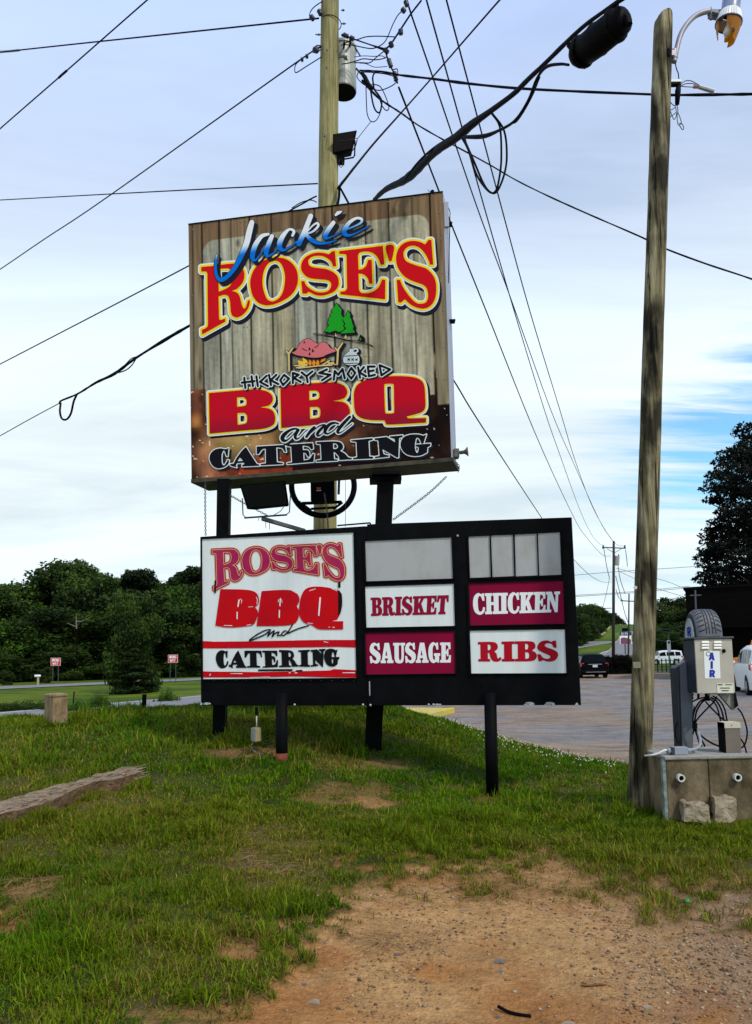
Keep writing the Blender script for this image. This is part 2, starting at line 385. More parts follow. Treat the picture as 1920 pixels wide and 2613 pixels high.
class Art:
    """shapes: list of ('p',[loops]) or ('s',stroke)"""
    def __init__(s): s.sh = []
    def p(s, *loops): s.sh.append(('p', list(loops))); return s
    def s(s_, st): s_.sh.append(('s', st)); return s_
    def warp(s, f):
        a = Art()
        for k, d in s.sh:
            if k == 'p': a.sh.append((k, [f(l) for l in d]))
            else:
                q = f(d[:, :2]); sc_ = np.linalg.norm(q[-1] - q[0]) / (np.linalg.norm(d[-1, :2] - d[0, :2]) + 1e-9)
                a.sh.append((k, np.column_stack([q, d[:, 2] * min(sc_, 1.5)])))
        return a
    def bounds(s):
        al = np.concatenate([np.concatenate([l for l in d]) if k == 'p' else d[:, :2] for k, d in s.sh]); return al.min(0), al.max(0)
    def field(s, xs, ys, pad):
        phi = np.full((len(ys), len(xs)), 1e3)
        for k, d in s.sh:
            allp = np.concatenate(d) if k == 'p' else d[:, :2]; ex = 0 if k == 'p' else d[:, 2].max()
            lo = allp.min(0) - pad - ex - 2; hi = allp.max(0) + pad + ex + 2
            i0, i1 = np.searchsorted(xs, [lo[0], hi[0]]); j0, j1 = np.searchsorted(ys, [lo[1], hi[1]])
            if i1 <= i0 or j1 <= j0: continue
            GX, GY = np.meshgrid(xs[i0:i1], ys[j0:j1])
            if k == 'p':
                dist = np.full(GX.shape, 1e6); ins = np.zeros(GX.shape, bool)
                for l in d:
                    m = np.roll(l, -1, 0)
                    for a, b in zip(l, m):
                        e = b - a; L2 = e @ e
                        if L2 < 1e-9: continue
                        t = np.clip(((GX - a[0]) * e[0] + (GY - a[1]) * e[1]) / L2, 0, 1)
                        dist = np.minimum(dist, (GX - a[0] - t * e[0]) ** 2 + (GY - a[1] - t * e[1]) ** 2)
                        if a[1] != b[1]:
                            c = ((a[1] > GY) != (b[1] > GY)) & (GX < (b[0] - a[0]) * (GY - a[1]) / (b[1] - a[1]) + a[0]); ins ^= c
                dist = np.sqrt(dist); dist[ins] *= -1
            else:
                dist = np.full(GX.shape, 1e6)
                for a, b in zip(d[:-1], d[1:]):
                    e = b[:2] - a[:2]; L2 = max(e @ e, 1e-9)
                    t = np.clip(((GX - a[0]) * e[0] + (GY - a[1]) * e[1]) / L2, 0, 1)
                    dist = np.minimum(dist, np.sqrt((GX - a[0] - t * e[0]) ** 2 + (GY - a[1] - t * e[1]) ** 2) - (a[2] + t * (b[2] - a[2])))
            phi[j0:j1, i0:i1] = np.minimum(phi[j0:j1, i0:i1], dist)
        return phi
class Plane:
    def __init__(s, p0, u):      # vertical plane through p0 with horizontal direction u (left to right)
        s.p0 = np.array(p0, float); s.u = np.array([u[0], u[1], 0.0]); s.u /= np.linalg.norm(s.u)
        s.n = np.array([s.u[1], -s.u[0], 0.0])                       # towards the viewer
        if s.n[1] > 0: s.n = -s.n
    def at(s, px, py, off=0.0):
        px = np.atleast_1d(np.asarray(px, float)); py = np.atleast_1d(np.asarray(py, float))
        d = CF[None] + CR[None] * ((px - CX) / FPX)[:, None] + CU[None] * (-(py - CY) / FPX)[:, None]
        t = ((s.p0 - EYE) @ s.n) / (d @ s.n); q = EYE + d * t[:, None]
        return q + s.n[None] * off
    def pt(s, px, py, off=0.0): return s.at(px, py, off)[0]
def sheet(name, art, off_px, pl, z, material, parent, step=1.25, dxy=(0, 0), colf=None, cut=None):
    """filled area of art grown by off_px photo pixels, laid z metres proud of plane pl"""
    lo, hi = art.bounds(); pad = max(off_px, 0) + 3
    extra = max([d[:, 2].max() for k, d in art.sh if k == 's'] + [0])
    xs = np.arange(lo[0] - pad - extra, hi[0] + pad + extra + step, step); ys = np.arange(lo[1] - pad - extra, hi[1] + pad + extra + step, step)
    phi = art.field(xs, ys, pad) - off_px
    if cut is not None:
        GX, GY = np.meshgrid(xs, ys); phi = np.maximum(phi, cut(GX, GY))
    ins = phi < 0; cnt = ins[:-1, :-1].astype(int) + ins[:-1, 1:] + ins[1:, 1:] + ins[1:, :-1]
    V = []; F = []; vid = {}
    def gv(i, j):
        key = (i, j)
        if key not in vid: vid[key] = len(V); V.append((xs[i], ys[j]))
        return vid[key]
    def ev(i0, j0, i1, j1):
        key = (i0, j0, i1, j1) if (i0, j0) < (i1, j1) else (i1, j1, i0, j0)
        if key not in vid:
            a = phi[j0, i0]; b = phi[j1, i1]; t = a / (a - b)
            vid[key] = len(V); V.append((xs[i0] + (xs[i1] - xs[i0]) * t, ys[j0] + (ys[j1] - ys[j0]) * t))
        return vid[key]
    for j in range(len(ys) - 1):
        row = cnt[j]; i = 0; nz = np.nonzero(row)[0]
        if len(nz) == 0: continue
        i = nz[0]; end = nz[-1]
        while i <= end:
            c = row[i]
            if c == 0: i += 1; continue
            if c == 4:
                k = i
                while k + 1 <= end and row[k + 1] == 4 and k - i < 40: k += 1
                F.append([gv(i, j), gv(k + 1, j), gv(k + 1, j + 1), gv(i, j + 1)]); i = k + 1; continue
            cor = [(i, j), (i + 1, j), (i + 1, j + 1), (i, j + 1)]; poly = []
            for a in range(4):
                p, q = cor[a], cor[(a + 1) % 4]; pi = ins[p[1], p[0]]; qi = ins[q[1], q[0]]
                if pi: poly.append(gv(*p))
                if pi != qi: poly.append(ev(*p, *q))
            if len(poly) >= 3: F.append(poly)
            i += 1
    V = np.array(V); cols = None if colf is None else colf(V[:, 0], V[:, 1])
    W = pl.at(V[:, 0] + dxy[0], V[:, 1] + dxy[1], z)
    F = [f[::-1] for f in F]
    return mesh_np(name, W, F, material, parent, colors=cols)
def homog(src, dst):
    A = []; b = []
    for (x, y), (X, Y) in zip(src, dst):
        A.append([x, y, 1, 0, 0, 0, -X * x, -X * y]); b.append(X); A.append([0, 0, 0, x, y, 1, -Y * x, -Y * y]); b.append(Y)
    h = np.linalg.solve(np.array(A, float), np.array(b, float))
    def f(p):
        p = np.asarray(p, float); w = h[6] * p[:, 0] + h[7] * p[:, 1] + 1
        return np.column_stack([(h[0] * p[:, 0] + h[1] * p[:, 1] + h[2]) / w, (h[3] * p[:, 0] + h[4] * p[:, 1] + h[5]) / w])
    return f

# ---- ROSE'S
A_, B_, C_, D_ = (500, 640, 8.26), (630, 620, 8.26), (760, 600, 6.608), (960, 590, 9.178)
ROSES = Art()
ROSES.p(path(A_, [(120, 345), (400, 318), (560, 295, 1), (700, 278, 1), (860, 275, 1), (960, 330, 1), (1020, 430, 1), (1030, 540, 1), (1005, 650, 1), (940, 740, 1), (860, 810, 1), (750, 850), (850, 870, 1), (920, 940, 1), (950, 1040, 1), (980, 1150, 1), (1020, 1220, 1), (1060, 1190, 1), (1085, 1120, 1), (1100, 1055), (1145, 1040), (1140, 1130, 1), (1100, 1230, 1), (1020, 1330, 1), (940, 1385, 1), (860, 1405, 1), (780, 1370, 1), (745, 1290, 1), (735, 1180, 1), (720, 1040, 1), (680, 950, 1), (600, 930, 1), (540, 945, 1), (485, 960), (497, 1420), (505, 1450, 1), (530, 1460, 1), (630, 1430), (625, 1495), (140, 1765), (135, 1665), (200, 1640, 1), (250, 1600, 1), (262, 1540, 1), (262, 1500), (250, 520), (245, 470, 1), (215, 438, 1), (120, 438)]),
        path(A_, [(478, 385), (650, 372, 1), (730, 395, 1), (775, 470, 1), (780, 580, 1), (755, 690, 1), (700, 765, 1), (600, 820, 1), (490, 865)]))
ROSES.p(path(B_, [(p[0], p[1], 1) for p in ((640, 310), (800, 330), (950, 420), (1050, 560), (1085, 720), (1070, 880), (1000, 1030), (880, 1150), (700, 1250), (560, 1300), (400, 1315), (250, 1260), (140, 1130), (90, 960), (80, 800), (130, 620), (230, 470), (350, 380), (500, 325))]),
        path(B_, [(p[0], p[1], 1) for p in ((590, 375), (700, 410), (770, 520), (810, 680), (805, 850), (770, 1020), (700, 1150), (600, 1220), (520, 1232), (430, 1180), (370, 1030), (340, 880), (345, 700), (390, 540), (470, 425))]))
ROSES.p(path(C_, [(632, 272), (655, 528), (600, 528), (570, 450, 1), (500, 390, 1), (420, 355, 1), (330, 350, 1), (240, 370, 1), (185, 430, 1), (200, 510, 1), (270, 545, 1), (380, 560, 1), (480, 575, 1), (590, 620, 1), (670, 690, 1), (697, 780, 1), (685, 870, 1), (620, 950, 1), (500, 1005, 1), (400, 1022, 1), (300, 1008, 1), (190, 955), (150, 990), (85, 985), (65, 778), (115, 778), (150, 850, 1), (220, 910, 1), (320, 960, 1), (430, 968, 1), (520, 940, 1), (565, 870, 1), (560, 800, 1), (500, 760, 1), (400, 748, 1), (280, 738, 1), (180, 715, 1), (110, 660, 1), (65, 580, 1), (70, 480, 1), (120, 390, 1), (220, 325, 1), (330, 298, 1), (440, 302, 1), (530, 325), (585, 275)]))
ROSES.p(path(C_, [(705, 272), (1440, 183), (1465, 498), (1400, 500), (1370, 410, 1), (1310, 330, 1), (1220, 285, 1), (1120, 280, 1), (1045, 300, 1), (1022, 350), (1030, 585), (1090, 575, 1), (1150, 530, 1), (1175, 470, 1), (1190, 420), (1252, 420), (1265, 820), (1208, 820), (1190, 740, 1), (1150, 690, 1), (1090, 655, 1), (1030, 650), (1038, 920), (1070, 970, 1), (1150, 982, 1), (1250, 965, 1), (1350, 900, 1), (1400, 820, 1), (1425, 752), (1482, 755), (1480, 1085), (725, 1000), (722, 955), (800, 945, 1), (838, 900), (828, 360), (810, 325, 1), (705, 318)]))
ROSES.p(path(C_, [(1565, 165, 1), (1632, 210, 1), (1590, 440), (1545, 440), (1485, 210, 1)]))
ROSES.p(path(D_, [(1235, 205), (1300, 205), (1345, 785), (1270, 785), (1240, 690, 1), (1160, 540, 1), (1050, 410, 1), (950, 355, 1), (850, 340, 1), (740, 375, 1), (660, 470, 1), (655, 600, 1), (720, 710, 1), (850, 770, 1), (1000, 820, 1), (1180, 880, 1), (1320, 1010, 1), (1400, 1180, 1), (1415, 1400, 1), (1380, 1600, 1), (1290, 1740, 1), (1150, 1810, 1), (1000, 1800, 1), (830, 1730, 1), (680, 1595), (590, 1675), (525, 1660), (490, 1145), (568, 1145), (620, 1280, 1), (720, 1440, 1), (850, 1600, 1), (970, 1690, 1), (1080, 1700, 1), (1170, 1670, 1), (1220, 1570, 1), (1220, 1440, 1), (1180, 1320, 1), (1090, 1250, 1), (950, 1200, 1), (780, 1130, 1), (640, 1030, 1), (530, 880, 1), (480, 720, 1), (480, 560, 1), (540, 400, 1), (650, 290, 1), (800, 235, 1), (940, 235, 1), (1060, 265, 1), (1155, 315)]))
# ---- BBQ
E_, F_ = (520, 970, 5.507), (800, 940, 5.329); S1 = (0, 0, 1)
B1 = path(E_, [(78, 183), (620, 135), (750, 133, 1), (880, 155, 1), (960, 210, 1), (975, 290, 1), (930, 350, 1), (860, 372, 1), (775, 387), (900, 395, 1), (980, 440, 1), (1010, 530, 1), (990, 620, 1), (900, 670, 1), (780, 692, 1), (620, 705), (88, 753)])
B2 = path(S1, [(716.5, 985), (800, 978), (846.9, 976.2, 1), (865.7, 978.5, 1), (880.7, 986.9, 1), (887.3, 1000, 1), (882.6, 1013.2, 1), (869.4, 1019.8, 1), (848.8, 1023.5), (875, 1026, 1), (888, 1033.8, 1), (893.8, 1047, 1), (892, 1060, 1), (880, 1072, 1), (850, 1080, 1), (718.8, 1092.6)])
QQ = path(F_, [(740, 150, 1), (870, 120, 1), (1050, 108, 1), (1230, 108, 1), (1380, 125, 1), (1480, 175, 1), (1515, 260, 1), (1525, 400, 1), (1525, 530, 1), (1485, 590, 1), (1400, 622, 1), (1270, 655), (1290, 680), (1400, 680, 1), (1535, 675), (1535, 738), (1050, 765, 1), (990, 745, 1), (972, 708), (800, 705, 1), (680, 685, 1), (600, 640, 1), (565, 560, 1), (555, 440, 1), (558, 320, 1), (590, 240, 1), (650, 190, 1)])
BBQ = Art()
BBQ.p(B1, path(E_, [(472, 243), (565, 240), (602, 275, 1), (605, 330, 1), (580, 362, 1), (475, 377)]), path(E_, [(478, 463), (580, 462), (612, 500, 1), (612, 580, 1), (585, 612, 1), (483, 630)]))
BBQ.p(B2, path(E_, [(1487, 150), (1585, 147), (1625, 180, 1), (1628, 240, 1), (1600, 270, 1), (1490, 285)]), path(E_, [(1497, 380), (1600, 376), (1640, 410, 1), (1640, 500, 1), (1605, 532, 1), (1500, 545)]))
BBQ.p(QQ, path(F_, [(990, 212, 1), (1080, 212, 1), (1097, 240, 1), (1100, 420, 1), (1102, 590, 1), (1080, 612, 1), (1000, 615, 1), (980, 590, 1), (972, 420, 1), (968, 240, 1)]))
# ---- CATERING
H_, I_ = (520, 1110, 5.507), (800, 1090, 5.329); CATER = Art()
CATER.p(path(H_, [(355, 185), (345, 300), (325, 295, 1), (305, 235, 1), (285, 222, 1), (262, 270, 1), (258, 340, 1), (264, 400, 1), (285, 430, 1), (312, 410, 1), (345, 350), (365, 360), (350, 410, 1), (290, 455, 1), (200, 470, 1), (130, 430, 1), (90, 350, 1), (100, 270, 1), (160, 210, 1), (240, 190, 1), (310, 202, 1)]))
CATER.p(path(H_, [(600, 170), (750, 405), (790, 420), (785, 435), (545, 445), (545, 425), (580, 410), (568, 392), (475, 398), (460, 430), (470, 458), (385, 435), (375, 410), (425, 405), (470, 320), (540, 225)]), path(H_, [(515, 318), (560, 365), (482, 372)]))
CATER.p(path(H_, [(750, 165), (1145, 140), (1165, 240), (1140, 240), (1110, 190, 1), (1025, 175), (1035, 385), (1120, 395), (1120, 412), (810, 430), (805, 410), (880, 400), (878, 195), (830, 205, 1), (780, 270), (750, 270)]))
CATER.p(path(H_, [(1172, 138), (1535, 115), (1545, 195), (1515, 205), (1480, 165, 1), (1395, 150), (1400, 215), (1460, 215, 1), (1490, 245), (1495, 300), (1470, 310), (1440, 260, 1), (1405, 250), (1410, 360), (1490, 340, 1), (1540, 265), (1560, 270), (1550, 380), (1180, 412), (1180, 395), (1248, 385), (1235, 165), (1175, 160)]))
CATER.p(path(I_, [(45, 205), (290, 195, 1), (380, 215, 1), (410, 270, 1), (390, 310, 1), (360, 320), (430, 360, 1), (480, 410, 1), (528, 422), (528, 440), (360, 450), (348, 400, 1), (300, 345), (280, 340), (285, 435), (335, 442), (335, 458), (45, 475), (45, 455), (115, 445), (105, 235), (48, 230)]), path(I_, [(272, 220), (320, 230, 1), (340, 265, 1), (320, 295, 1), (275, 300)]))
CATER.p(path(I_, [(515, 180), (810, 152), (812, 175), (755, 190), (765, 400), (818, 405), (818, 430), (545, 440), (545, 420), (600, 410), (590, 205), (520, 195)]))
CATER.p(path(I_, [(835, 155), (1000, 135), (1120, 210), (1105, 160), (1045, 145), (1045, 128), (1218, 112), (1220, 135), (1170, 150), (1160, 415), (1140, 415), (940, 300), (960, 370), (1030, 388), (1030, 405), (842, 425), (842, 405), (905, 395), (888, 185), (838, 175)]))
CATER.p(path(I_, [(1540, 100), (1500, 225), (1470, 225), (1450, 170, 1), (1412, 145, 1), (1390, 200, 1), (1385, 280, 1), (1400, 340, 1), (1422, 350, 1), (1438, 290, 1), (1425, 268), (1395, 265), (1395, 240), (1595, 225), (1595, 255), (1555, 275), (1550, 345), (1470, 385, 1), (1370, 395, 1), (1270, 370, 1), (1205, 300, 1), (1190, 220, 1), (1230, 140, 1), (1320, 105, 1), (1430, 102, 1), (1500, 120)]))
# ---- script words
G_ = (700, 1050, 7.509); AND = Art()
for q in ([(470, 345, 14), (400, 335, 18), (300, 370, 25), (200, 450, 38), (165, 520, 38), (200, 565, 28), (270, 545, 15), (380, 440, 10), (450, 360, 14)], [(480, 360, 20), (430, 430, 28), (412, 495, 28), (440, 530, 18), (500, 500, 9), (590, 400, 8), (650, 355, 8)],
          [(775, 310, 26), (700, 390, 30), (625, 490, 24)], [(640, 480, 10), (760, 370, 9), (880, 280, 12), (980, 268, 20), (880, 365, 28), (835, 440, 28), (860, 470, 17), (925, 435, 8), (985, 370, 8)],
          [(1240, 240, 14), (1160, 222, 20), (1060, 260, 30), (992, 350, 34), (985, 410, 26), (1040, 430, 14), (1150, 365, 10), (1230, 280, 12)], [(1455, 110, 26), (1330, 240, 32), (1245, 345, 32), (1222, 400, 24), (1262, 415, 13), (1340, 370, 8), (1505, 240, 7)]):
    AND.s(stroke(G_, q))
K_ = (540, 530, 3.933); JACK = Art()
for q in ([(410, 152, 24), (388, 230, 29), (360, 350, 29), (320, 450, 27), (250, 590, 22), (170, 690, 20), (100, 730, 20), (58, 690, 16), (45, 600, 13), (50, 530, 11), (60, 478, 7)],
          [(575, 270, 13), (510, 290, 20), (450, 370, 24), (420, 460, 25), (418, 515, 20), (450, 528, 9), (520, 440, 6), (600, 310, 7)], [(612, 290, 20), (575, 380, 24), (553, 460, 22), (575, 490, 11), (640, 450, 6), (675, 400, 6)],
          [(818, 285, 13), (832, 240, 14), (785, 222, 12), (730, 275, 22), (692, 350, 26), (692, 408, 23), (735, 430, 11), (820, 380, 6), (860, 345, 6)],
          [(1000, 88, 24), (940, 240, 25), (882, 368, 24)], [(950, 268, 8), (1020, 245, 10), (1075, 190, 12), (1065, 160, 11), (1020, 185, 8), (950, 262, 7)], [(955, 278, 16), (1010, 330, 21), (1090, 362, 15), (1180, 355, 9), (1262, 330, 4)],
          [(1228, 155, 20), (1180, 220, 23), (1145, 285, 23), (1155, 313, 12), (1220, 293, 6), (1300, 250, 6)],
          [(1335, 232, 8), (1420, 200, 8), (1500, 160, 10), (1512, 122, 13), (1460, 110, 13), (1392, 150, 18), (1345, 212, 23), (1335, 258, 23), (1375, 283, 14), (1450, 262, 7), (1590, 187, 4)]):
    JACK.s(stroke(K_, q))
JACK.p(path(K_, [(1265, 40), (1320, 35), (1300, 62), (1250, 92), (1238, 78)]))
J_ = (600, 920, 4.029); HICK = Art()
for q in ([(100, 180), (112, 285)], [(175, 165), (190, 265)], [(75, 230), (205, 215)], [(225, 165), (240, 265)], [(330, 160), (262, 222), (342, 265)], [(355, 150), (375, 255)], [(430, 150), (372, 205), (450, 245)], [(510, 150), (470, 205), (500, 255), (560, 190), (510, 150)],
          [(600, 235), (600, 130), (660, 150), (608, 182), (680, 222)], [(690, 125), (740, 165), (752, 225)], [(800, 115), (740, 165)], [(950, 95), (870, 130), (985, 150), (900, 205)], [(1020, 200), (1030, 110), (1065, 150), (1110, 90), (1132, 185)],
          [(1200, 80), (1162, 140), (1200, 190), (1240, 130), (1200, 80)], [(1270, 75), (1290, 180)], [(1330, 70), (1285, 125), (1352, 165)], [(1440, 65), (1370, 65), (1382, 165), (1442, 150)], [(1375, 115), (1430, 105)], [(1490, 50), (1510, 155), (1600, 95), (1490, 50)]):
    HICK.s(line(J_, [(a, b, 11.5) for a, b in q]))
# ---- slab letters for the menu boards (60 x 100 units)
GL = {}
GL['B'] = (60, [[(0, 0), (35, 0), (50, 4, 1), (56, 18, 1), (55, 34, 1), (46, 47), (56, 57, 1), (60, 74, 1), (54, 94, 1), (36, 100), (0, 100), (0, 88), (8, 88), (8, 12), (0, 12)], [(28, 12), (34, 13, 1), (37, 20, 1), (37, 34, 1), (34, 41, 1), (28, 42)], [(28, 54), (35, 55, 1), (39, 62, 1), (39, 80, 1), (35, 87, 1), (28, 88)]])
GL['R'] = (67, [[(0, 0), (36, 0), (50, 4, 1), (57, 18, 1), (56, 36, 1), (46, 50), (53, 60, 1), (55, 78, 1), (58, 87, 1), (62, 80), (67, 80), (65, 94, 1), (55, 101, 1), (43, 97, 1), (36, 80, 1), (33, 58, 1), (28, 55), (28, 88), (34, 88), (34, 100), (0, 100), (0, 88), (7, 88), (7, 12), (0, 12)], [(28, 12), (33, 13, 1), (37, 20, 1), (37, 34, 1), (33, 42, 1), (28, 43)]])
GL['I'] = (36, [[(0, 0), (36, 0), (36, 12), (29, 12), (29, 88), (36, 88), (36, 100), (0, 100), (0, 88), (7, 88), (7, 12), (0, 12)]])
GL['S'] = (56, [[(44, 0), (50, 0), (52, 33), (44, 33), (39, 16, 1), (28, 11, 1), (20, 19, 1), (23, 30, 1), (40, 42, 1), (53, 56, 1), (55, 76, 1), (46, 96, 1), (30, 102, 1), (14, 94), (9, 100), (3, 100), (0, 66), (8, 66), (15, 83, 1), (27, 89, 1), (35, 82, 1), (32, 71, 1), (14, 56, 1), (2, 42, 1), (1, 24, 1), (9, 5, 1), (25, -2, 1), (38, 6)]])
GL['K'] = (66, [[(0, 0), (34, 0), (34, 12), (28, 12), (28, 44), (42, 12), (37, 12), (37, 0), (64, 0), (64, 12), (56, 12), (43, 40), (59, 88), (66, 88), (66, 100), (36, 100), (36, 88), (41, 88), (32, 60), (28, 68), (28, 88), (34, 88), (34, 100), (0, 100), (0, 88), (7, 88), (7, 12), (0, 12)]])
GL['E'] = (56, [[(0, 0), (53, 0), (54, 32), (46, 32), (43, 18), (38, 12), (28, 12), (28, 43), (34, 42), (37, 32), (43, 32), (43, 68), (37, 68), (34, 56), (28, 55), (28, 88), (40, 88), (46, 80), (48, 64), (56, 64), (55, 100), (0, 100), (0, 88), (7, 88), (7, 12), (0, 12)]])
GL['T'] = (58, [[(2, 0), (56, 0), (58, 34), (50, 34), (47, 18), (40, 12), (40, 88), (47, 88), (47, 100), (11, 100), (11, 88), (18, 88), (18, 12), (11, 18), (8, 34), (0, 34)]])
GL['A'] = (66, [[(22, 0), (44, 0), (60, 88), (66, 88), (66, 100), (34, 100), (34, 88), (40, 88), (38, 76), (22, 76), (20, 88), (26, 88), (26, 100), (0, 100), (0, 88), (6, 88)], [(30, 28), (36, 64), (24, 64)]])
GL['U'] = (62, [[(0, 0), (34, 0), (34, 12), (28, 12), (28, 74), (32, 87, 1), (40, 86, 1), (44, 72), (44, 12), (38, 12), (38, 0), (62, 0), (62, 12), (55, 12), (55, 74), (49, 96, 1), (32, 102, 1), (13, 96, 1), (7, 76), (7, 12), (0, 12)]])
GL['G'] = (62, [[(44, 0), (50, 0), (52, 34), (44, 34), (38, 16, 1), (30, 10, 1), (22, 25, 1), (21, 50, 1), (23, 78, 1), (30, 89, 1), (35, 84), (36, 66), (30, 66), (30, 54), (62, 54), (62, 66), (56, 66), (56, 100), (50, 100), (44, 94), (26, 102, 1), (8, 88, 1), (0, 52, 1), (6, 14, 1), (24, -2, 1), (38, 5)]])
GL['C'] = (54, [[(44, 0), (50, 0), (52, 34), (44, 34), (38, 16, 1), (30, 10, 1), (22, 25, 1), (21, 50, 1), (23, 78, 1), (31, 89, 1), (42, 82, 1), (46, 66), (54, 68), (49, 90, 1), (30, 102, 1), (8, 88, 1), (0, 52, 1), (6, 14, 1), (24, -2, 1), (38, 5)]])
GL['H'] = (68, [[(0, 0), (32, 0), (32, 12), (27, 12), (27, 43), (41, 43), (41, 12), (36, 12), (36, 0), (68, 0), (68, 12), (62, 12), (62, 88), (68, 88), (68, 100), (36, 100), (36, 88), (41, 88), (41, 56), (27, 56), (27, 88), (32, 88), (32, 100), (0, 100), (0, 88), (7, 88), (7, 12), (0, 12)]])
GL['N'] = (66, [[(0, 0), (26, 0), (47, 58), (47, 12), (40, 12), (40, 0), (66, 0), (66, 12), (58, 12), (58, 100), (46, 100), (19, 33), (19, 88), (27, 88), (27, 100), (0, 100), (0, 88), (8, 88), (8, 12), (0, 12)]])
def word(txt, quad, gap=5):
    """quad: TL,TR,BR,BL in photo pixels"""
    a = Art(); x = 0
    for c in txt:
        w, loops = GL[c]; a.p(*[path((x, 0, 1), l) for l in loops]) if True else None
        x += w + gap
    x -= gap
    return a.warp(homog([(0, 0), (x, 0), (x, 100), (0, 100)], quad))
# plain stick letters
ST = {'A': [[(0, 10), (3, 0), (6, 10)], [(1.2, 6.5), (4.8, 6.5)]], 'I': [[(3, 0), (3, 10)]], 'R': [[(0, 10), (0, 0), (4, 0), (5.5, 1.5), (5.5, 3.5), (4, 5), (0, 5)], [(3, 5), (6, 10)]],
      'W': [[(0, 0), (1.5, 10), (3, 3), (4.5, 10), (6, 0)]], 'O': [[(1.5, 0), (4.5, 0), (6, 2), (6, 8), (4.5, 10), (1.5, 10), (0, 8), (0, 2), (1.5, 0)]], 'N': [[(0, 10), (0, 0), (6, 10), (6, 0)]],
      'G': [[(6, 1.5), (4.5, 0), (1.5, 0), (0, 2), (0, 8), (1.5, 10), (4.5, 10), (6, 8.5), (6, 5.5), (3.5, 5.5)]], 'Y': [[(0, 0), (3, 5), (6, 0)], [(3, 5), (3, 10)]], 'C': [[(6, 2), (4.5, 0), (1.5, 0), (0, 2), (0, 8), (1.5, 10), (4.5, 10), (6, 8)]],
      'T': [[(0, 0), (6, 0)], [(3, 0), (3, 10)]], 'X': [[(0, 0), (6, 10)], [(6, 0), (0, 10)]]}
def stick(txt, x, y, w, h, r, adv=8, vertical=False):
    a = Art()
    for i, c in enumerate(txt):
        for l in ST[c]:
            ox = x if vertical else x + i * adv * w / 6; oy = y + (i * adv * h / 10 * 1.25 if vertical else 0)
            a.s(np.array([(ox + p[0] * w / 6, oy + p[1] * h / 10, r) for p in l]))
    return a

ink = dict(
    red=mat('print_red', (.62, .004, .010), .6, spec=.06), yellow=mat('print_yellow', (.86, .66, .015), .6), white=mat('print_white', (.80, .82, .74), .6),
    navy=mat('print_navy', (.012, .013, .022), .6), black=mat('print_black', (.006, .006, .009), .6), green=mat('print_green', (.012, .33, .015), .6),
    pink=mat('print_pink', (.66, .16, .17), .6), rosy=mat('print_rosy', (.80, .36, .33), .6), tan=mat('print_tan', (.68, .50, .20), .6), flame=mat('print_flame', (.86, .25, .015), .6), flamey=mat('print_flame_yellow', (.86, .52, .04), .6),
    cream=mat('print_cream', (.72, .78, .74), .6), grad=mat('print_gradient', (1, 1, 1), .6, (.97, .97, .97), attr='Col'), crimson=mat('print_crimson', (.36, .012, .085), .6, (.42, .03, .08), nscale=3),
    darkred=mat('print_dark_red', (.30, .008, .012), .6), peach=mat('print_peach', (.74, .40, .22), .6), paint=mat('paint_red', (.60, .004, .006), .6, (.50, .004, .012), nscale=5), paintblack=mat('paint_black', (.007, .007, .007), .6),
    maroon=mat('print_maroon', (.20, .004, .030), .6, (.25, .004, .035), nscale=2), mtext=mat('print_maroon_text', (.27, .006, .035), .6), vwhite=mat('vinyl_white', (.82, .84, .82), .6), blue=mat('print_blue', (.02, .04, .32), .6))
black_metal = mat('black_painted_metal', (.0022, .0022, .0028), .6, (.005, .005, .006), nscale=3, spec=.05, bump=.1, bscale=30)
galv = mat('galvanised_metal', (.42, .44, .47), .45, (.33, .35, .38), nscale=6, metal=.5)

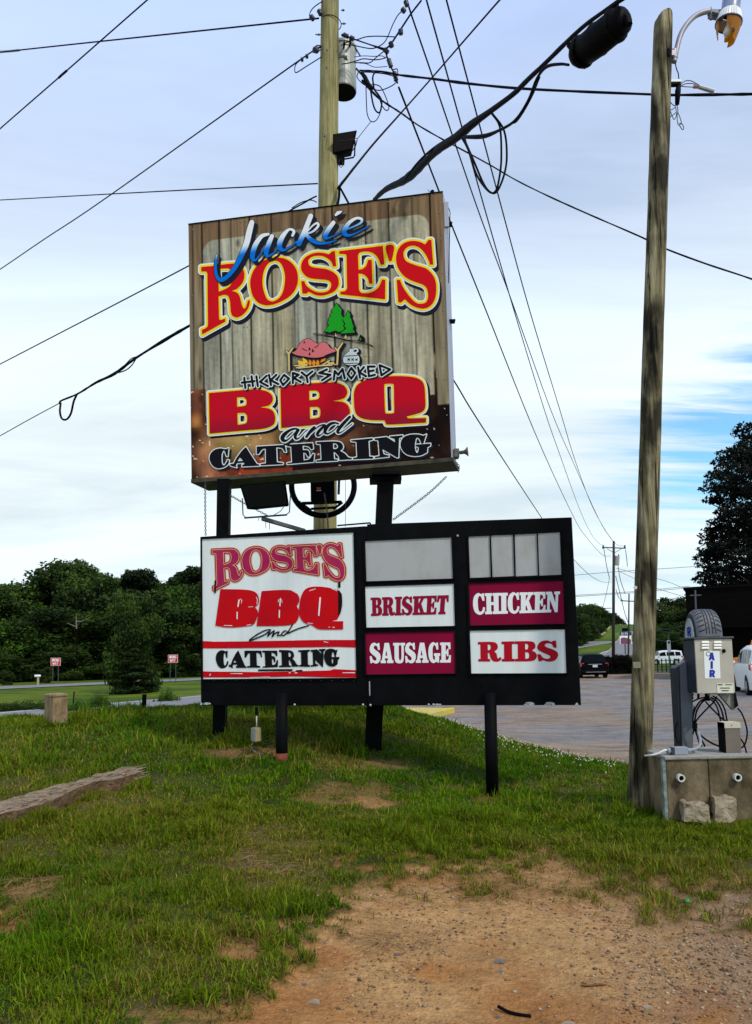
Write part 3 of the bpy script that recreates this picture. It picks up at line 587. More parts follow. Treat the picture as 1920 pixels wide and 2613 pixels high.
# ------------------------------------------------------------------ the tall painted sign
UP0 = P(1130.7, 488.8, 9.6); TH = R(13.5)
pu = Plane(UP0, (math.cos(TH), -math.sin(TH)))
UQ = [(481, 572), (1130.7, 488.8), (1152, 1168), (489, 1223)]       # TL TR BR BL of the face
UB = pu.pt(489, 1223)
upper = thing('restaurant_sign', "tall painted board reading Jackie Rose's BBQ and Catering over printed wood planks", 'sign', (float(UB[0] + 1.6), float(UB[1] - .1), float(UB[2])))
def build_upper():
    uvf = homog(UQ, [(0, 0), (1, 0), (1, 1), (0, 1)]); pxf = homog([(0, 0), (1, 0), (1, 1), (0, 1)], UQ)
    nu, nv = 270, 300; U, V = np.meshgrid(np.linspace(0, 1, nu), np.linspace(0, 1, nv)); q = pxf(np.column_stack([U.ravel(), V.ravel()]))
    seams = np.array([0, .016, .055, .124, .172, .248, .334, .42, .506, .574, .637, .702, .792, .882, .95, 1.0])
    u = U.ravel(); v = V.ravel(); k = np.clip(np.searchsorted(seams, u) - 1, 0, 14)
    hsh = (np.sin(k * 12.9898 + 4.1) * 43758.5453) % 1; hs2 = (np.sin(k * 78.233 + 1.7) * 24634.63) % 1
    grain = fbm(u * 60 + k * 5, v * 5, 1.0, 61); g2 = fbm(u * 200, v * 8, 1.0, 62, 2); blotch = fbm(u * 6, v * 5, 1.0, 63); fine = fbm(u * 90, v * 90, 1.0, 64)
    def C(a, b, c): return np.array([a, b, c])[None]
    tanp = C(.32, .275, .165); grayp = C(.27, .265, .205); brown = C(.185, .105, .052); brown2 = C(.26, .19, .10)
    inner = tanp * (1 - hsh[:, None]) + grayp * hsh[:, None]; inner = inner * (.72 + .35 * hs2[:, None]) * (.40 + 1.15 * grain[:, None]) * (.60 + .8 * g2[:, None]) * (.8 + .4 * fine[:, None])
    lowb = sstep(.12, .5, v)[:, None]; outer = (brown * (1 - hs2[:, None] * .5) + brown2 * hs2[:, None] * .5) * (1 - lowb * .75) + tanp * .68 * lowb * .95
    outer = outer * (.35 + 1.3 * grain[:, None]) * (.65 + .7 * g2[:, None])
    # lighter inner panel with rounded corners
    px_ = np.maximum(np.abs(u - .5) - (.443 - .05), 0); py_ = np.maximum(np.where(v < .5, .075 - v + .05, 0), 0)
    rr = np.sqrt(px_ ** 2 + py_ ** 2) - .05; inn = sstep(.002, -.002, rr)[:, None]
    col = outer * (1 - inn) + inner * inn * 1.42
    wob = (hsh - .5) * .05
    # dark plank gaps, only on some seams heavy
    ds = np.min(np.abs(u[:, None] - seams[None, 1:-1]), 1); si = np.argmin(np.abs(u[:, None] - seams[None, 1:-1]), 1)
    heavy = ((si * 7 + 3) % 3 > 0); gap = sstep(.0052, .0016, ds) * np.where(heavy, .96, .6) * sstep(.40, .5, fbm(u * 3, v * 3 + si, 1.2, 66) + .18)
    col = col * (1 - gap[:, None])
    for (a, b, ru, rv) in ((.20, .10, .012, .018), (.09, .27, .010, .02), (.045, .42, .012, .03), (.855, .075, .012, .02), (.815, .055, .008, .02), (.04, .60, .01, .035), (.17, .23, .01, .016), (.62, .30, .012, .02), (.93, .33, .008, .02)):
        col = col * (1 - .6 * sstep(1.3, .2, np.sqrt(((u - a) / ru) ** 2 + ((v - b) / rv) ** 2)))[:, None]
    # glowing ember print along the bottom, burnt black at the corners
    ed = np.where(u < .055, .655, np.where(u < .06, .655, np.where(u > .945, .80, np.where(u > .92, .76, .762)))); ed = np.where((u > .945) & (u < .957), .70, ed)
    em = sstep(-.003, .003, v - ed)[:, None]
    e1 = sstep(.25, .75, blotch)[:, None]; e2 = sstep(.35, .85, fbm(u * 14, v * 10, 1.0, 67))[:, None]
    ember = C(.12, .035, .016) * (1 - e1) + C(.42, .17, .085) * e1; ember = ember * (.25 + 1.3 * e2)
    hot = sstep(.25, 0, np.abs(u - .22)) * sstep(.1, 0, np.abs(v - .86)); ember = ember + C(.34, .26, .07) * hot[:, None] * (.4 + .6 * e1)
    hot2 = (sstep(.035, 0, np.abs(u - .02)) * sstep(.05, 0, np.abs(v - .78)))[:, None]; ember = ember + C(.7, .28, .06) * hot2 * .6
    redband = (sstep(.925, .95, v) * sstep(.03, .2, u) * sstep(.75, .45, u))[:, None]; ember = ember * (1 - redband) + C(.30, .045, .012) * redband * (.4 + e2)
    dk = np.clip(sstep(.50, .98, u + (v - .8) * 1.6) + sstep(.06, 0, u) * .75 * (v > .8) + sstep(.965, .99, v) * .6 * (u > .4), 0, 1)[:, None] * (.85 + .15 * e2); ember = ember * (1 - .97 * dk)
    sp = (fbm(u * 75, v * 85, 1.0, 68, 1) > .93) * (fine > .35) * .9; ember = ember + C(.75, .62, .45) * sp[:, None]
    col = col * (1 - em) + ember * em
    idx = np.arange(nu * nv).reshape(nv, nu); F = np.stack([idx[:-1, :-1].ravel(), idx[1:, :-1].ravel(), idx[1:, 1:].ravel(), idx[:-1, 1:].ravel()], 1)
    W = pu.at(q[:, 0], q[:, 1], 0.0)
    fm = mat('printed_planks', (1, 1, 1), .5, (.93, .93, .93), attr='Col', nscale=40, spec=.3)
    mesh_np('face_panel', W, F, fm, upper, colors=np.clip(col, .002, 1))
    # box behind the face
    D = .52; c = [pu.pt(*UQ[i]) for i in range(4)]
    tl, tr, br, bl = c; n = pu.n
    side = mat('white_sheet_metal', (.36, .37, .44), .55, (.28, .29, .35), nscale=3, nstretch=(1, 1, .3), metal=.1)
    MB().hexa([bl - n * .006, br - n * .006, tr - n * .006, tl - n * .006, bl - n * D, br - n * D, tr - n * D, tl - n * D]).build('cabinet', side, upper)
    trim = mat('weathered_bronze_trim', (.085, .072, .04), .6, (.02, .018, .012), nscale=5)
    # bottom trim, dark and rough
    dz = np.array([0, 0, -.055]); e = pu.u * .03
    MB().hexa([bl + n * .02 - e * 0 + dz, br + n * .02 + e + dz, br + n * .02 + e, bl + n * .02, bl - n * (D + .01) + dz, br - n * (D + .01) + e + dz, br - n * (D + .01) + e, bl - n * (D + .01)]).build('bottom_trim', trim, upper, bevel=.004)
    MB().tube([tl + n * .004, tr + n * .004], .010, 4).build('top_edge', black_metal, upper)
    for t in (.08, .46): MB().box((tr * (1 - t) + br * t) - n * .30 + pu.u * .03, (.08, .10, .022)).build('edge_clip', black_metal, upper)
    MB().tube([P(1139, 515, 9.75), P(1149, 540, 9.9), P(1147, 640, 9.9), P(1145, 722, 9.85)], .006, 5).build('cable', black_metal, upper)
    MB().box(tr - n * .05 + pu.u * .03 + np.array([0, 0, -.30]), (.06, .05, .34)).build('corner_flashing', side, upper)
    scr = mat('screw_metal', (.35, .32, .28), .4, metal=.6); s = MB()
    ss = [(233, 205), (347, 212), (373, 210), (535, 190), (970, 128), (1040, 125), (1185, 100), (1325, 75), (1433, 62), (1478, 160), (1485, 312), (1497, 505), (1497, 717), (1502, 103 + 838), (1510, 283 + 838), (1520, 490 + 838), (72, 258), (65, 445), (69, 632), (80, 846), (1045, 322), (1062, 322), (1058, 713), (1075, 713), (363, 812), (383, 812), (1060, 154 + 838), (1080, 154 + 838), (380, 626 + 838), (404, 626 + 838), (255, 703), (1150, 1060), (785, 150), (1475, 1500)]
    for x, y in ss:
        yy = 470 + y / 2.232 if y < 838 else 840 + (y - 838) / 2.232
        s.ball(pu.pt(460 + x / 2.232, yy, .001), .009, 6, 4)
    tag(s.build('screw_heads', scr, upper), kind='stuff')
    # lettering, each ink a thin sheet a little prouder than the one below
    z = .0025
    def jc(x, y):
        t = sstep(-16, 12, (y - (639 - (x - 626) * .226)))[:, None]; w = np.array([[.80, .82, .82]]); b = np.array([[.0, .16, .62]]); m_ = np.array([[.30, .55, .80]])
        return np.where(t < .5, w * (1 - 2 * t) + m_ * 2 * t, m_ * (2 - 2 * t) + b * (2 * t - 1))
    sheet('lettering_shadow', ROSES, 8.3, pu, z, ink['navy'], upper, dxy=(5.5, 9.5))
    sheet('lettering_border', ROSES, 8.6, pu, 2 * z, ink['white'], upper); sheet('lettering_edge', ROSES, 5.0, pu, 3 * z, ink['yellow'], upper); sheet('lettering', ROSES, 0, pu, 4 * z, ink['red'], upper)
    sheet('script_shadow', JACK, 1.2, pu, 5 * z, ink['navy'], upper, dxy=(8, 9)); sheet('script_border', JACK, 1.5, pu, 6 * z, ink['navy'], upper); sheet('script_lettering', JACK, 0, pu, 7 * z, ink['grad'], upper, colf=jc)
    sheet('lettering_shadow', BBQ, 7, pu, z, ink['black'], upper, dxy=(6, 5)); sheet('lettering_border', BBQ, 7.1, pu, 2 * z, ink['white'], upper); sheet('lettering_edge', BBQ, 3.6, pu, 3 * z, ink['yellow'], upper)
    def bc(x, y): t = sstep(1040, 1095, y + (x - 700) * .08)[:, None]; return np.array([[.56, .003, .016]]) * (1 - t) + np.array([[.34, .006, .025]]) * t
    sheet('lettering', BBQ, 0, pu, 4 * z, ink['grad'], upper, colf=bc)
    for a, o_, d in ((AND, 3.0, (5, 6)), (CATER, 2.4, (6, 5))):
        sheet('lettering_shadow', a, o_ * .7, pu, (3.3 if a is CATER else 5) * z, ink['navy'], upper, dxy=d); sheet('lettering_border', a, o_, pu, (4.5 if a is CATER else 6) * z, ink['cream'], upper); sheet('lettering', a, 0, pu, (5.5 if a is CATER else 7) * z, ink['black'], upper)
    sheet('lettering_shadow', HICK, 2.2, pu, 5 * z, ink['navy'], upper, dxy=(4, 4)); sheet('lettering_border', HICK, 2.6, pu, 6 * z, ink['cream'], upper); sheet('lettering', HICK, 0, pu, 7 * z, ink['black'], upper, step=1.0)
    # camp scene (pines on a slope, roast over a fire, jug)
    T_ = (800, 700, 10.325); Q_ = (700, 860, 6.608)
    pine = Art(); pine.p(path(T_, [(620, 770), (560, 880), (480, 960), (520, 1010), (440, 1080), (480, 1100), (400, 1200), (430, 1215), (380, 1290), (430, 1340), (300, 1520), (380, 1520), (440, 1545), (520, 1510), (600, 1490), (680, 1530), (780, 1500), (830, 1430), (790, 1370), (820, 1320), (770, 1230), (790, 1160), (740, 1060), (750, 930), (690, 870)]))
    pine.p(path(T_, [(920, 960), (880, 1070), (790, 1170), (800, 1240), (860, 1310), (820, 1370), (880, 1430), (820, 1490), (710, 1570), (900, 1560), (1115, 1550), (1050, 1450), (1070, 1380), (1030, 1290), (1010, 1200), (970, 1130), (985, 1070)]))
    sheet('artwork_shadow', pine, 2.2, pu, 5 * z, ink['navy'], upper, dxy=(5, 4)); sheet('artwork_outline', pine, 1.7, pu, 6 * z, ink['black'], upper); sheet('artwork_pines', pine, 0, pu, 7 * z, ink['green'], upper)
    sl = Art()
    for q in ([(0, 1560), (300, 1610), (620, 1680), (900, 1740), (1200, 1760), (1500, 1860), (1590, 1920)], [(0, 1600), (500, 1670), (900, 1760), (1300, 1830), (1590, 1925)]): sl.s(stroke(T_, [(a, b, 9) for a, b in q]))
    sl.p(path(T_, [(1250, 1590), (1190, 1740), (1260, 1790), (1380, 1800), (1370, 1680), (1310, 1640)]))
    sheet('artwork_slope', sl, 0, pu, 7.4 * z, ink['black'], upper)
    for tk in ([(595, 1555), (575, 1640), (635, 1650)], [(870, 1600), (820, 1690), (895, 1700)]): sheet('artwork_trunk', Art().p(path(T_, tk)), 0, pu, 8 * z, ink['tan'], upper)
    sheet('artwork_small_pine', Art().p(path(T_, [(1250, 1655), (1225, 1745), (1275, 1750)])), 0, pu, 8.2 * z, ink['green'], upper)
    roast = Art().p(path(Q_, [(300, 270), (360, 245, 1), (400, 200, 1), (440, 120, 1), (520, 50, 1), (600, 40, 1), (670, 80, 1), (740, 120, 1), (830, 92, 1), (900, 120, 1), (980, 205, 1), (1130, 160), (1060, 240, 1), (900, 300, 1), (820, 340, 1), (680, 355, 1), (520, 335, 1), (380, 310, 1)]))
    sticks = Art().s(line(Q_, [(325, 190, 13), (255, 290, 15), (262, 580, 14)])).s(line(Q_, [(215, 240, 12), (255, 300, 13)])).s(line(Q_, [(1160, 110, 13), (1085, 220, 16), (1070, 470, 15)])).s(line(Q_, [(1035, 190, 10), (1085, 250, 13)]))
    jug = Art().p(path(Q_, [(1270, 205), (1350, 205), (1340, 240), (1430, 320), (1445, 400, 1), (1400, 470, 1), (1230, 475, 1), (1170, 410, 1), (1185, 320), (1280, 240)])).s(stroke(Q_, [(1350, 215, 13), (1400, 205, 13), (1415, 245, 13), (1370, 280, 12)]))
    logs = Art()
    for q in ([(350, 490), (560, 470)], [(380, 525), (560, 480)], [(800, 490), (940, 400)], [(880, 480), (1010, 430)], [(900, 430), (1040, 470)], [(420, 530), (760, 490), (980, 480)]): logs.s(line(Q_, [(a, b, 11) for a, b in q]))
    fl = Art().p(path(Q_, [(400, 395), (500, 420, 1), (545, 465), (430, 470, 1)])).p(path(Q_, [(480, 350), (560, 400, 1), (575, 460), (500, 420, 1)])); fl2 = Art()
    for x0 in (610, 675, 740): fl2.p(path(Q_, [(x0, 385), (x0 + 30, 440, 1), (x0 + 5, 490, 1), (x0 - 30, 450, 1)]))
    fl2.p(path(Q_, [(780, 440), (800, 390), (880, 360), (860, 410)]))
    al = Art(); al.sh = roast.sh + jug.sh + sticks.sh
    sheet('artwork_shadow', al, 2.0, pu, 5.1 * z, ink['navy'], upper, dxy=(5, 4))
    sheet('artwork_outline', logs, 2.0, pu, 6.2 * z, ink['black'], upper); sheet('artwork_logs', logs, 0, pu, 6.8 * z, ink['tan'], upper)
    stL = Art(); stL.sh = [sticks.sh[0], sticks.sh[1]]; stR = Art(); stR.sh = sticks.sh[2:]
    for a, m_, zz in ((fl, 'flamey', 7), (fl2, 'flame', 7.1), (roast, 'pink', 7.6), (stL, 'tan', 8.4), (stR, 'tan', 8.4), (jug, 'cream', 7.3)):
        sheet('artwork_outline', a, 1.4, pu, (zz - .5) * z, ink['black'], upper); sheet('artwork_' + {'flamey': 'fire', 'flame': 'flame', 'pink': 'roast', 'tan': 'forked_stick', 'cream': 'jug'}[m_], a, 0, pu, zz * z, ink[m_], upper)
    lines = Art()
    for q in ([(600, 185), (595, 230), (620, 215), (600, 185)], [(655, 210), (650, 260), (678, 250), (655, 210)], [(605, 270), (595, 310), (620, 305), (605, 270)], [(520, 75), (510, 105), (530, 100)], [(690, 180), (730, 170), (760, 130)], [(480, 200), (560, 240)], [(1180, 330), (1430, 315)], [(1200, 455), (1420, 445)]): lines.s(line(Q_, [(a, b, 5) for a, b in q]))
    for x0 in (1265, 1330, 1395): lines.s(line(Q_, [(x0 - 15, 372, 6), (x0 + 18, 402, 6)])); lines.s(line(Q_, [(x0 + 18, 370, 6), (x0 - 15, 402, 6)]))
    tag(sheet('artwork_lines', lines, 0, pu, 9 * z, ink['black'], upper, step=.8), kind='stuff')
build_upper()

# ------------------------------------------------------------------ the lower black menu board
LP0 = P(1460, 1319, 8.75); TL2 = R(12.5)
plw = Plane(LP0, (math.cos(TL2), -math.sin(TL2)))
LQ = [(509, 1369), (1460, 1319), (1484, 1800), (511, 1801)]
LB = plw.pt(511, 1801)
lower = thing('menu_sign', "low black sign cabinet with Rose's BBQ panel and brisket, chicken, sausage and ribs panels", 'sign', (float(LB[0] + 2.2), float(LB[1]), float(LB[2])))
def build_lower():
    n = plw.n; D = .34
    tl, tr, br, bl = [plw.pt(*q, -.02) for q in LQ]; tm = plw.pt(935, 1341.5, -.02); bm = plw.pt(935, 1801, -.02)
    t2 = plw.pt(935, 1337, -.02)
    MB().hexa([bl, bm, tm, tl, bl - n * D, bm - n * D, tm - n * D, tl - n * D]).build('left_cabinet', black_metal, lower, bevel=.006)
    e = plw.u * .004
    MB().hexa([bm + e, br, tr, t2 + e, bm - n * D + e, br - n * D, tr - n * D, t2 - n * D + e]).build('right_cabinet', black_metal, lower, bevel=.006)
    c4 = lambda pts, s: [(s[0] + x / s[2], s[1] + y / s[2]) for x, y in pts]
    s4 = (490, 1340, 3.515); s5 = (900, 1300, 2.753)
    def rim(q, w=.020, dep=.022):   # raised retaining frame round a panel
        cs = [plw.pt(*p, -.02) for p in q]; m = MB(); c = sum(cs) / 4
        for i in range(4):
            a, b = cs[i], cs[(i + 1) % 4]; o1 = a + (a - c) / np.linalg.norm(a - c) * w * 1.3; o2 = b + (b - c) / np.linalg.norm(b - c) * w * 1.3
            m.hexa([a, b, o2, o1, a + n * dep, b + n * dep, o2 + n * dep, o1 + n * dep])
        return m
    def panel(name, q, m_, label=None):
        cs = [plw.pt(*p, -.012) for p in q]; b_ = [p - n * .006 for p in cs]
        o = MB().hexa([cs[3], cs[2], cs[1], cs[0], b_[3], b_[2], b_[1], b_[0]]).build(name, m_, lower)
        if label: o['label'] = label
        rim(q).build('retaining_frame', black_metal, o); return o
    wh = mat('white_acrylic', (.76, .80, .77), .35, (.64, .68, .63), nscale=4, nstretch=(2, 2, .16), lo=.42, hi=.85); gy = mat('dirty_grey_acrylic', (.40, .40, .385), .45, (.30, .29, .25), nscale=3.5, nstretch=(1, 1, .6), lo=.45, hi=.8)
    PW = c4([(88, 125), (1448, 65), (1475, 1370), (97, 1382)], s4)
    pw = panel('sign_panel', PW, wh, "white panel with Rose's BBQ and catering lettering")
    Z = -.0085
    roses_map = homog([(514.5, 681), (1101.6, 612), (1106, 788), (517, 853)], [(500 + 165 / 3.933, 1370 + 132 / 3.933), (500 + 1453 / 3.933, 1370 + 70 / 3.933), (500 + 1478 / 3.933, 1370 + 440 / 3.933), (500 + 180 / 3.933, 1370 + 530 / 3.933)])
    RL = ROSES.warp(roses_map)
    sheet('lettering_border', RL, 6.0, plw, Z, ink['peach'], pw, step=1); sheet('lettering_edge', RL, 4.4, plw, Z + .001, ink['darkred'], pw, step=1); sheet('lettering_trim', RL, 1.9, plw, Z + .002, ink['peach'], pw, step=1); sheet('lettering', RL, 0.3, plw, Z + .003, ink['crimson'], pw, step=1)
    q5 = (520, 1490, 4.13); hb = Art()
    hb.p(path(q5, [(175, 55), (430, 60, 1), (540, 85, 1), (580, 150, 1), (575, 210, 1), (540, 245), (570, 290, 1), (560, 360, 1), (520, 430, 1), (420, 450, 1), (260, 460, 1), (120, 440)]))
    hb.p(path(q5, [(610, 75), (850, 62, 1), (960, 80, 1), (1005, 140, 1), (1005, 190, 1), (980, 235), (1000, 280, 1), (995, 370, 1), (940, 425, 1), (800, 442, 1), (555, 445)]))
    hb.p(path(q5, [(1180, 27, 1), (1320, 40, 1), (1430, 75, 1), (1460, 150, 1), (1450, 280, 1), (1410, 370, 1), (1370, 395), (1470, 392), (1470, 480), (1230, 480, 1), (1170, 455, 1), (1130, 430), (1060, 410, 1), (1010, 340, 1), (1005, 250, 1), (1030, 120, 1), (1080, 50, 1)]))
    cutf = None
    sheet('painted_letters', hb, 0, plw, Z + .004, ink['paint'], pw, step=1.2)
    w_ = Art()
    for q in ([(372, 170, 7), (360, 238, 6)], [(352, 300, 6), (352, 368, 5)], [(385, 155, 2), (402, 175, 3), (395, 205, 2)], [(808, 155, 6), (803, 230, 6)], [(798, 280, 6), (796, 352, 6)], [(1228, 148, 8), (1213, 330, 7)], [(555, 140, 3), (566, 170, 3), (560, 215, 2)], [(1115, 72, 3), (1178, 52, 3)], [(1350, 48, 4), (1405, 72, 3)], [(215, 438, 3), (300, 440, 3)], [(455, 436, 3), (500, 428, 2)], [(470, 243, 2), (520, 240, 2)], [(925, 66, 3), (985, 100, 3)], [(1095, 412, 3), (1150, 418, 2)], [(1365, 392, 2), (1430, 380, 3)], [(1320, 455, 4), (1328, 457, 3)], [(1360, 458, 3), (1380, 458, 3)], [(790, 165, 3), (785, 190, 3)], [(822, 165, 3), (826, 200, 2)]): w_.s(line(q5, q))
    # red stripes
    rs = Art().p(path(s4, [(97, 1040), (170, 1043), (190, 1046), (530, 1042), (1130, 1030), (1468, 1030), (1468, 1098), (1320, 1092), (600, 1102), (180, 1106), (97, 1104)]))
    rs.p(path(s4, [(97, 1312), (160, 1314), (400, 1316), (600, 1320), (1235, 1304), (1270, 1292), (1360, 1296), (1475, 1302), (1475, 1368), (1250, 1366), (900, 1358), (620, 1366), (97, 1366)]))
    sheet('painted_stripes', rs, 0, plw, Z + .002, ink['paint'], pw, step=1.2)
    for q in ([(165, 1335, 3), (160, 1350, 3)], [(345, 1332, 2), (450, 1333, 3)], [(1185, 1046, 3), (1222, 1054, 2)], [(1350, 1325, 2), (1460, 1325, 4)], [(870, 1326, 3), (885, 1326, 3)], [(925, 1326, 4), (945, 1326, 3)], [(520, 1368, 2), (700, 1362, 2)]): w_.s(line(s4, q))
    tag(sheet('bare_scratches', w_, 0, plw, Z + .0055, ink['vwhite'], pw, step=.8), kind='stuff')
    cm = homog([(537, 1146), (1097, 1108), (1092, 1160), (540, 1192)], [(520 + 128 / 4.13, 1490 + 700 / 4.13), (520 + 1425 / 4.13, 1490 + 690 / 4.13), (520 + 1412 / 4.13, 1490 + 862 / 4.13), (520 + 140 / 4.13, 1490 + 872 / 4.13)])
    sheet('painted_lettering', CATER.warp(cm), .4, plw, Z + .003, ink['paintblack'], pw, step=.9)
    bk = Art().s(line(s4, [(600, 1302, 8), (895, 1300, 9)])).s(line(s4, [(935, 1307, 5), (985, 1305, 7)])).s(line(s4, [(1322, 518, 11), (1322, 552, 11)])).s(line(s4, [(209, 500, 7), (208, 605, 7)]))
    bk.p(path(s4, [(1318, 580), (1345, 620), (1348, 720), (1335, 780), (1312, 815), (1312, 590)]))
    for q in ([(482, 598), (490, 585), (560, 535), (640, 493), (700, 482), (690, 500), (640, 535), (560, 570), (490, 600)], [(703, 486), (690, 515), (674, 552), (700, 525), (742, 494), (734, 520), (722, 556), (752, 522), (792, 505), (786, 525), (778, 545), (815, 540)], [(872, 498), (848, 497), (820, 532), (845, 542), (900, 492)], [(936, 428), (912, 470), (884, 520), (930, 500), (1000, 470), (1108, 439)]): bk.s(stroke(q5, [(a, b, 6.5) for a, b in q]))
    marks = Art(); marks.sh = bk.sh[:5]; scr = Art(); scr.sh = bk.sh[5:]
    for k_ in range(5): one = Art(); one.sh = marks.sh[k_:k_ + 1]; sheet('painted_mark', one, 0, plw, Z + .0065, ink['paintblack'], pw, step=.9)
    sheet('painted_script', scr, 0, plw, Z + .0065, ink['paintblack'], pw, step=.9)
    specs = [('P1', [(88, 222), (694, 195), (705, 485), (97, 505)], gy, 'blank grey panel, wide and undivided', None, None, None),
             ('P2', [(88, 542), (711, 522), (719, 818), (97, 830)], wh, 'white panel reading BRISKET', 'BRISKET', [(127, 620), (678, 602), (667, 735), (130, 748)], ink['mtext']),
             ('P3', [(90, 868), (716, 856), (724, 1152), (97, 1160)], ink['maroon'], 'maroon panel reading SAUSAGE', 'SAUSAGE', [(120, 940), (690, 936), (690, 1075), (122, 1080)], ink['vwhite']),
             ('Q1a', [(815, 190), (963, 183), (972, 475), (826, 481)], gy, None, None, None, None), ('Q1b', [(973, 181), (1128, 176), (1137, 468), (984, 475)], gy, None, None, None, None),
             ('Q1c', [(1140, 175), (1294, 168), (1304, 463), (1148, 470)], gy, None, None, None, None), ('Q1d', [(1303, 166), (1457, 160), (1468, 458), (1313, 465)], gy, None, None, None, None),
             ('Q2', [(817, 520), (1480, 500), (1491, 803), (828, 815)], ink['maroon'], 'maroon panel reading CHICKEN', 'CHICKEN', [(845, 592), (1458, 577), (1452, 720), (850, 738)], ink['vwhite']),
             ('Q3', [(824, 852), (1492, 842), (1503, 1150), (835, 1153)], wh, 'white panel reading RIBS', 'RIBS', [(882, 932), (1445, 922), (1446, 1066), (885, 1068)], mat('print_ribs_red', (.42, .006, .018), .4))]
    for _, q, m_, lab, txt, tq, tm_ in specs:
        o = panel('sign_panel', c4(q, s5), m_, lab)
        if txt:
            a = word(txt, c4(tq, s5), 1 if txt != 'RIBS' else 2)
            if txt == 'RIBS': pass
            sheet('lettering', a, .4, plw, Z, tm_, o, step=1.0)
    # scraped bare patches and bolts along the bottom edge, bracket on top
    chip = mat('bare_chipped_metal', (.45, .50, .48), .6, (.02, .02, .02), nscale=60, lo=.5, hi=.6)
    ch = Art()
    for x, y, a, b in ((1352, 1797, 13, 5), (1404, 1797, 13, 5), (1473, 1798, 4, 4), (1118, 1798, 9, 2), (527, 1796, 10, 3), (512, 1796, 3, 4)): ch.p(path(S1, [(x + a * math.cos(t) * (1 + .2 * math.sin(5 * t)), y + b * math.sin(t), 1) for t in np.linspace(0, 2 * math.pi, 12)[:-1]]))
    tag(sheet('bare_chips', ch, 0, plw, -.0185, chip, lower, step=.8), kind='stuff')
    bo = MB()
    for x, y in ((1094, 1799), (1106, 1799), (751, 1799), (945, 1800), (500 + 858 / 2.0146, 1799), (1168, 1367)): bo.ball(plw.pt(x, y, -.018), .016, 8, 5)
    for i in range(14): bo.ball(plw.pt(545 + i * 27.5, 1737, -.019), .004, 5, 3)
    tag(bo.build('bolt_heads', galv, lower), kind='stuff')
    MB().box(plw.pt(943, 1757, -.016), (.013, .006, .17)).build('hinge_strip', galv, lower)
    a = plw.pt(856, 1344, -.10); b = plw.pt(941, 1338, -.10); MB().tube([a + np.array([0, 0, .03]), b + np.array([0, 0, .035])], .012, 4, sq=True).tube([b + np.array([0, 0, .035]), b - np.array([0, 0, .02])], .012, 4, sq=True).build('top_bracket', black_metal, lower)
    # supporting posts of the board
    for (px, py, w, Yb, lab) in ((719, 1938, .145, 9.32, 'black square post with rusty foot'), (1257, 2037, .145, 8.95, None), ):
        base = ground_hit(px, py); x = (px - CX) / FPX * Yb
        base = np.array([P(px, py, Yb)[0], Yb, h1(P(px, py, Yb)[0], Yb) - .25]); top = np.array([P(px + (.5 if px < 1000 else -5), 1790, Yb)[0], Yb, P(px, 1790, Yb)[2]])
        o = MB().tube([base, top + np.array([0, 0, .1])], w / 2 * 1.0, 14).build('post', black_metal, lower, smooth=True)
        if lab:
            o['label'] = lab
            rz = base[2] + .25; MB().tube([(base[0], base[1], rz - .05), (base[0], base[1], rz + .09)], w / 2 + .003, 14).build('rusty_collar', mat('rust', (.20, .055, .022), .9, (.10, .03, .015), nscale=12), o, smooth=True)
build_lower()
# ------------------------------------------------------------------ posts of the tall sign and hardware between the boards
def post_sq(px0, py0, px1, py1, Y0, Y1, w, name, material, parent, sink=.3, seg=4):
    a = P(px0, py0, Y0); z = h1(a[0], a[1]); a[2] = z - sink; b = P(px1, py1, Y1)
    o = MB().box(((a + b) / 2), (w, w, 1)).build(name, material, parent); me = o.data
    pv = wloc(parent) if parent else np.zeros(3)
    co = []
    for i, v in enumerate(me.vertices):
        low = (v.co.z + pv[2]) < (a[2] + b[2]) / 2; c = a if low else b
        sx = 1 if (v.co.x + pv[0]) > (a[0] + b[0]) / 2 else -1; sy = 1 if (v.co.y + pv[1]) > (a[1] + b[1]) / 2 else -1
        co.append((c[0] + sx * w / 2 - pv[0], c[1] + sy * w / 2 - pv[1], c[2] - pv[2]))
    for v, c in zip(me.vertices, co): v.co = c
    return o
post_sq(560, 1865, 573, 1225, 10.62, 10.2, .165, 'post', black_metal, upper)
post_sq(949, 1917, 985, 1215, 10.25, 9.95, .22, 'post', black_metal, upper)
MB().box(P(984, 1224, 9.95), (.42, .30, .07)).box(P(985, 1212, 9.85), (.36, .3, .05)).build('mounting_plate', black_metal, upper, bevel=.004)

def chain(name, pts, parent=None, r=.0045, L=.034, w=.011, material=None):
    q = cr_spline(pts, 12); seg = [np.linalg.norm(q[i + 1] - q[i]) for i in range(len(q) - 1)]; tot = sum(seg); n = max(3, int(tot / (L * .8))); m = MB(); cum = np.concatenate([[0], np.cumsum(seg)]); q = np.array(q)
    for k in range(n):
        s = (k + .5) / n * tot; c = np.array([np.interp(s, cum, q[:, i]) for i in range(3)]); c2 = np.array([np.interp(min(s + .01, tot), cum, q[:, i]) for i in range(3)]); t = Vector(c2 - c + 1e-6).normalized()
        u = t.cross(Vector((0, 1, 0)) if k % 2 else Vector((.7, .3, .2))).normalized()
        ring = [Vector(c) + t * (L / 2 * math.cos(a)) + u * (w * math.sin(a)) for a in np.linspace(0, 2 * math.pi, 9)]
        m.tube(ring, r, 4, cap=False)
    return m.build(name, material or galv_dark, parent)
galv_dark = mat('dull_steel', (.10, .105, .115), .5, (.06, .062, .07), nscale=30, metal=.4)
wire_m = mat('cable_rubber', (.003, .0035, .007), .6, spec=.06)
wire_g = mat('bare_aluminium_wire', (.035, .038, .055), .6, spec=.1)
def tcc(o, lab, cat, group=None): return tag(o, lab, cat, group)
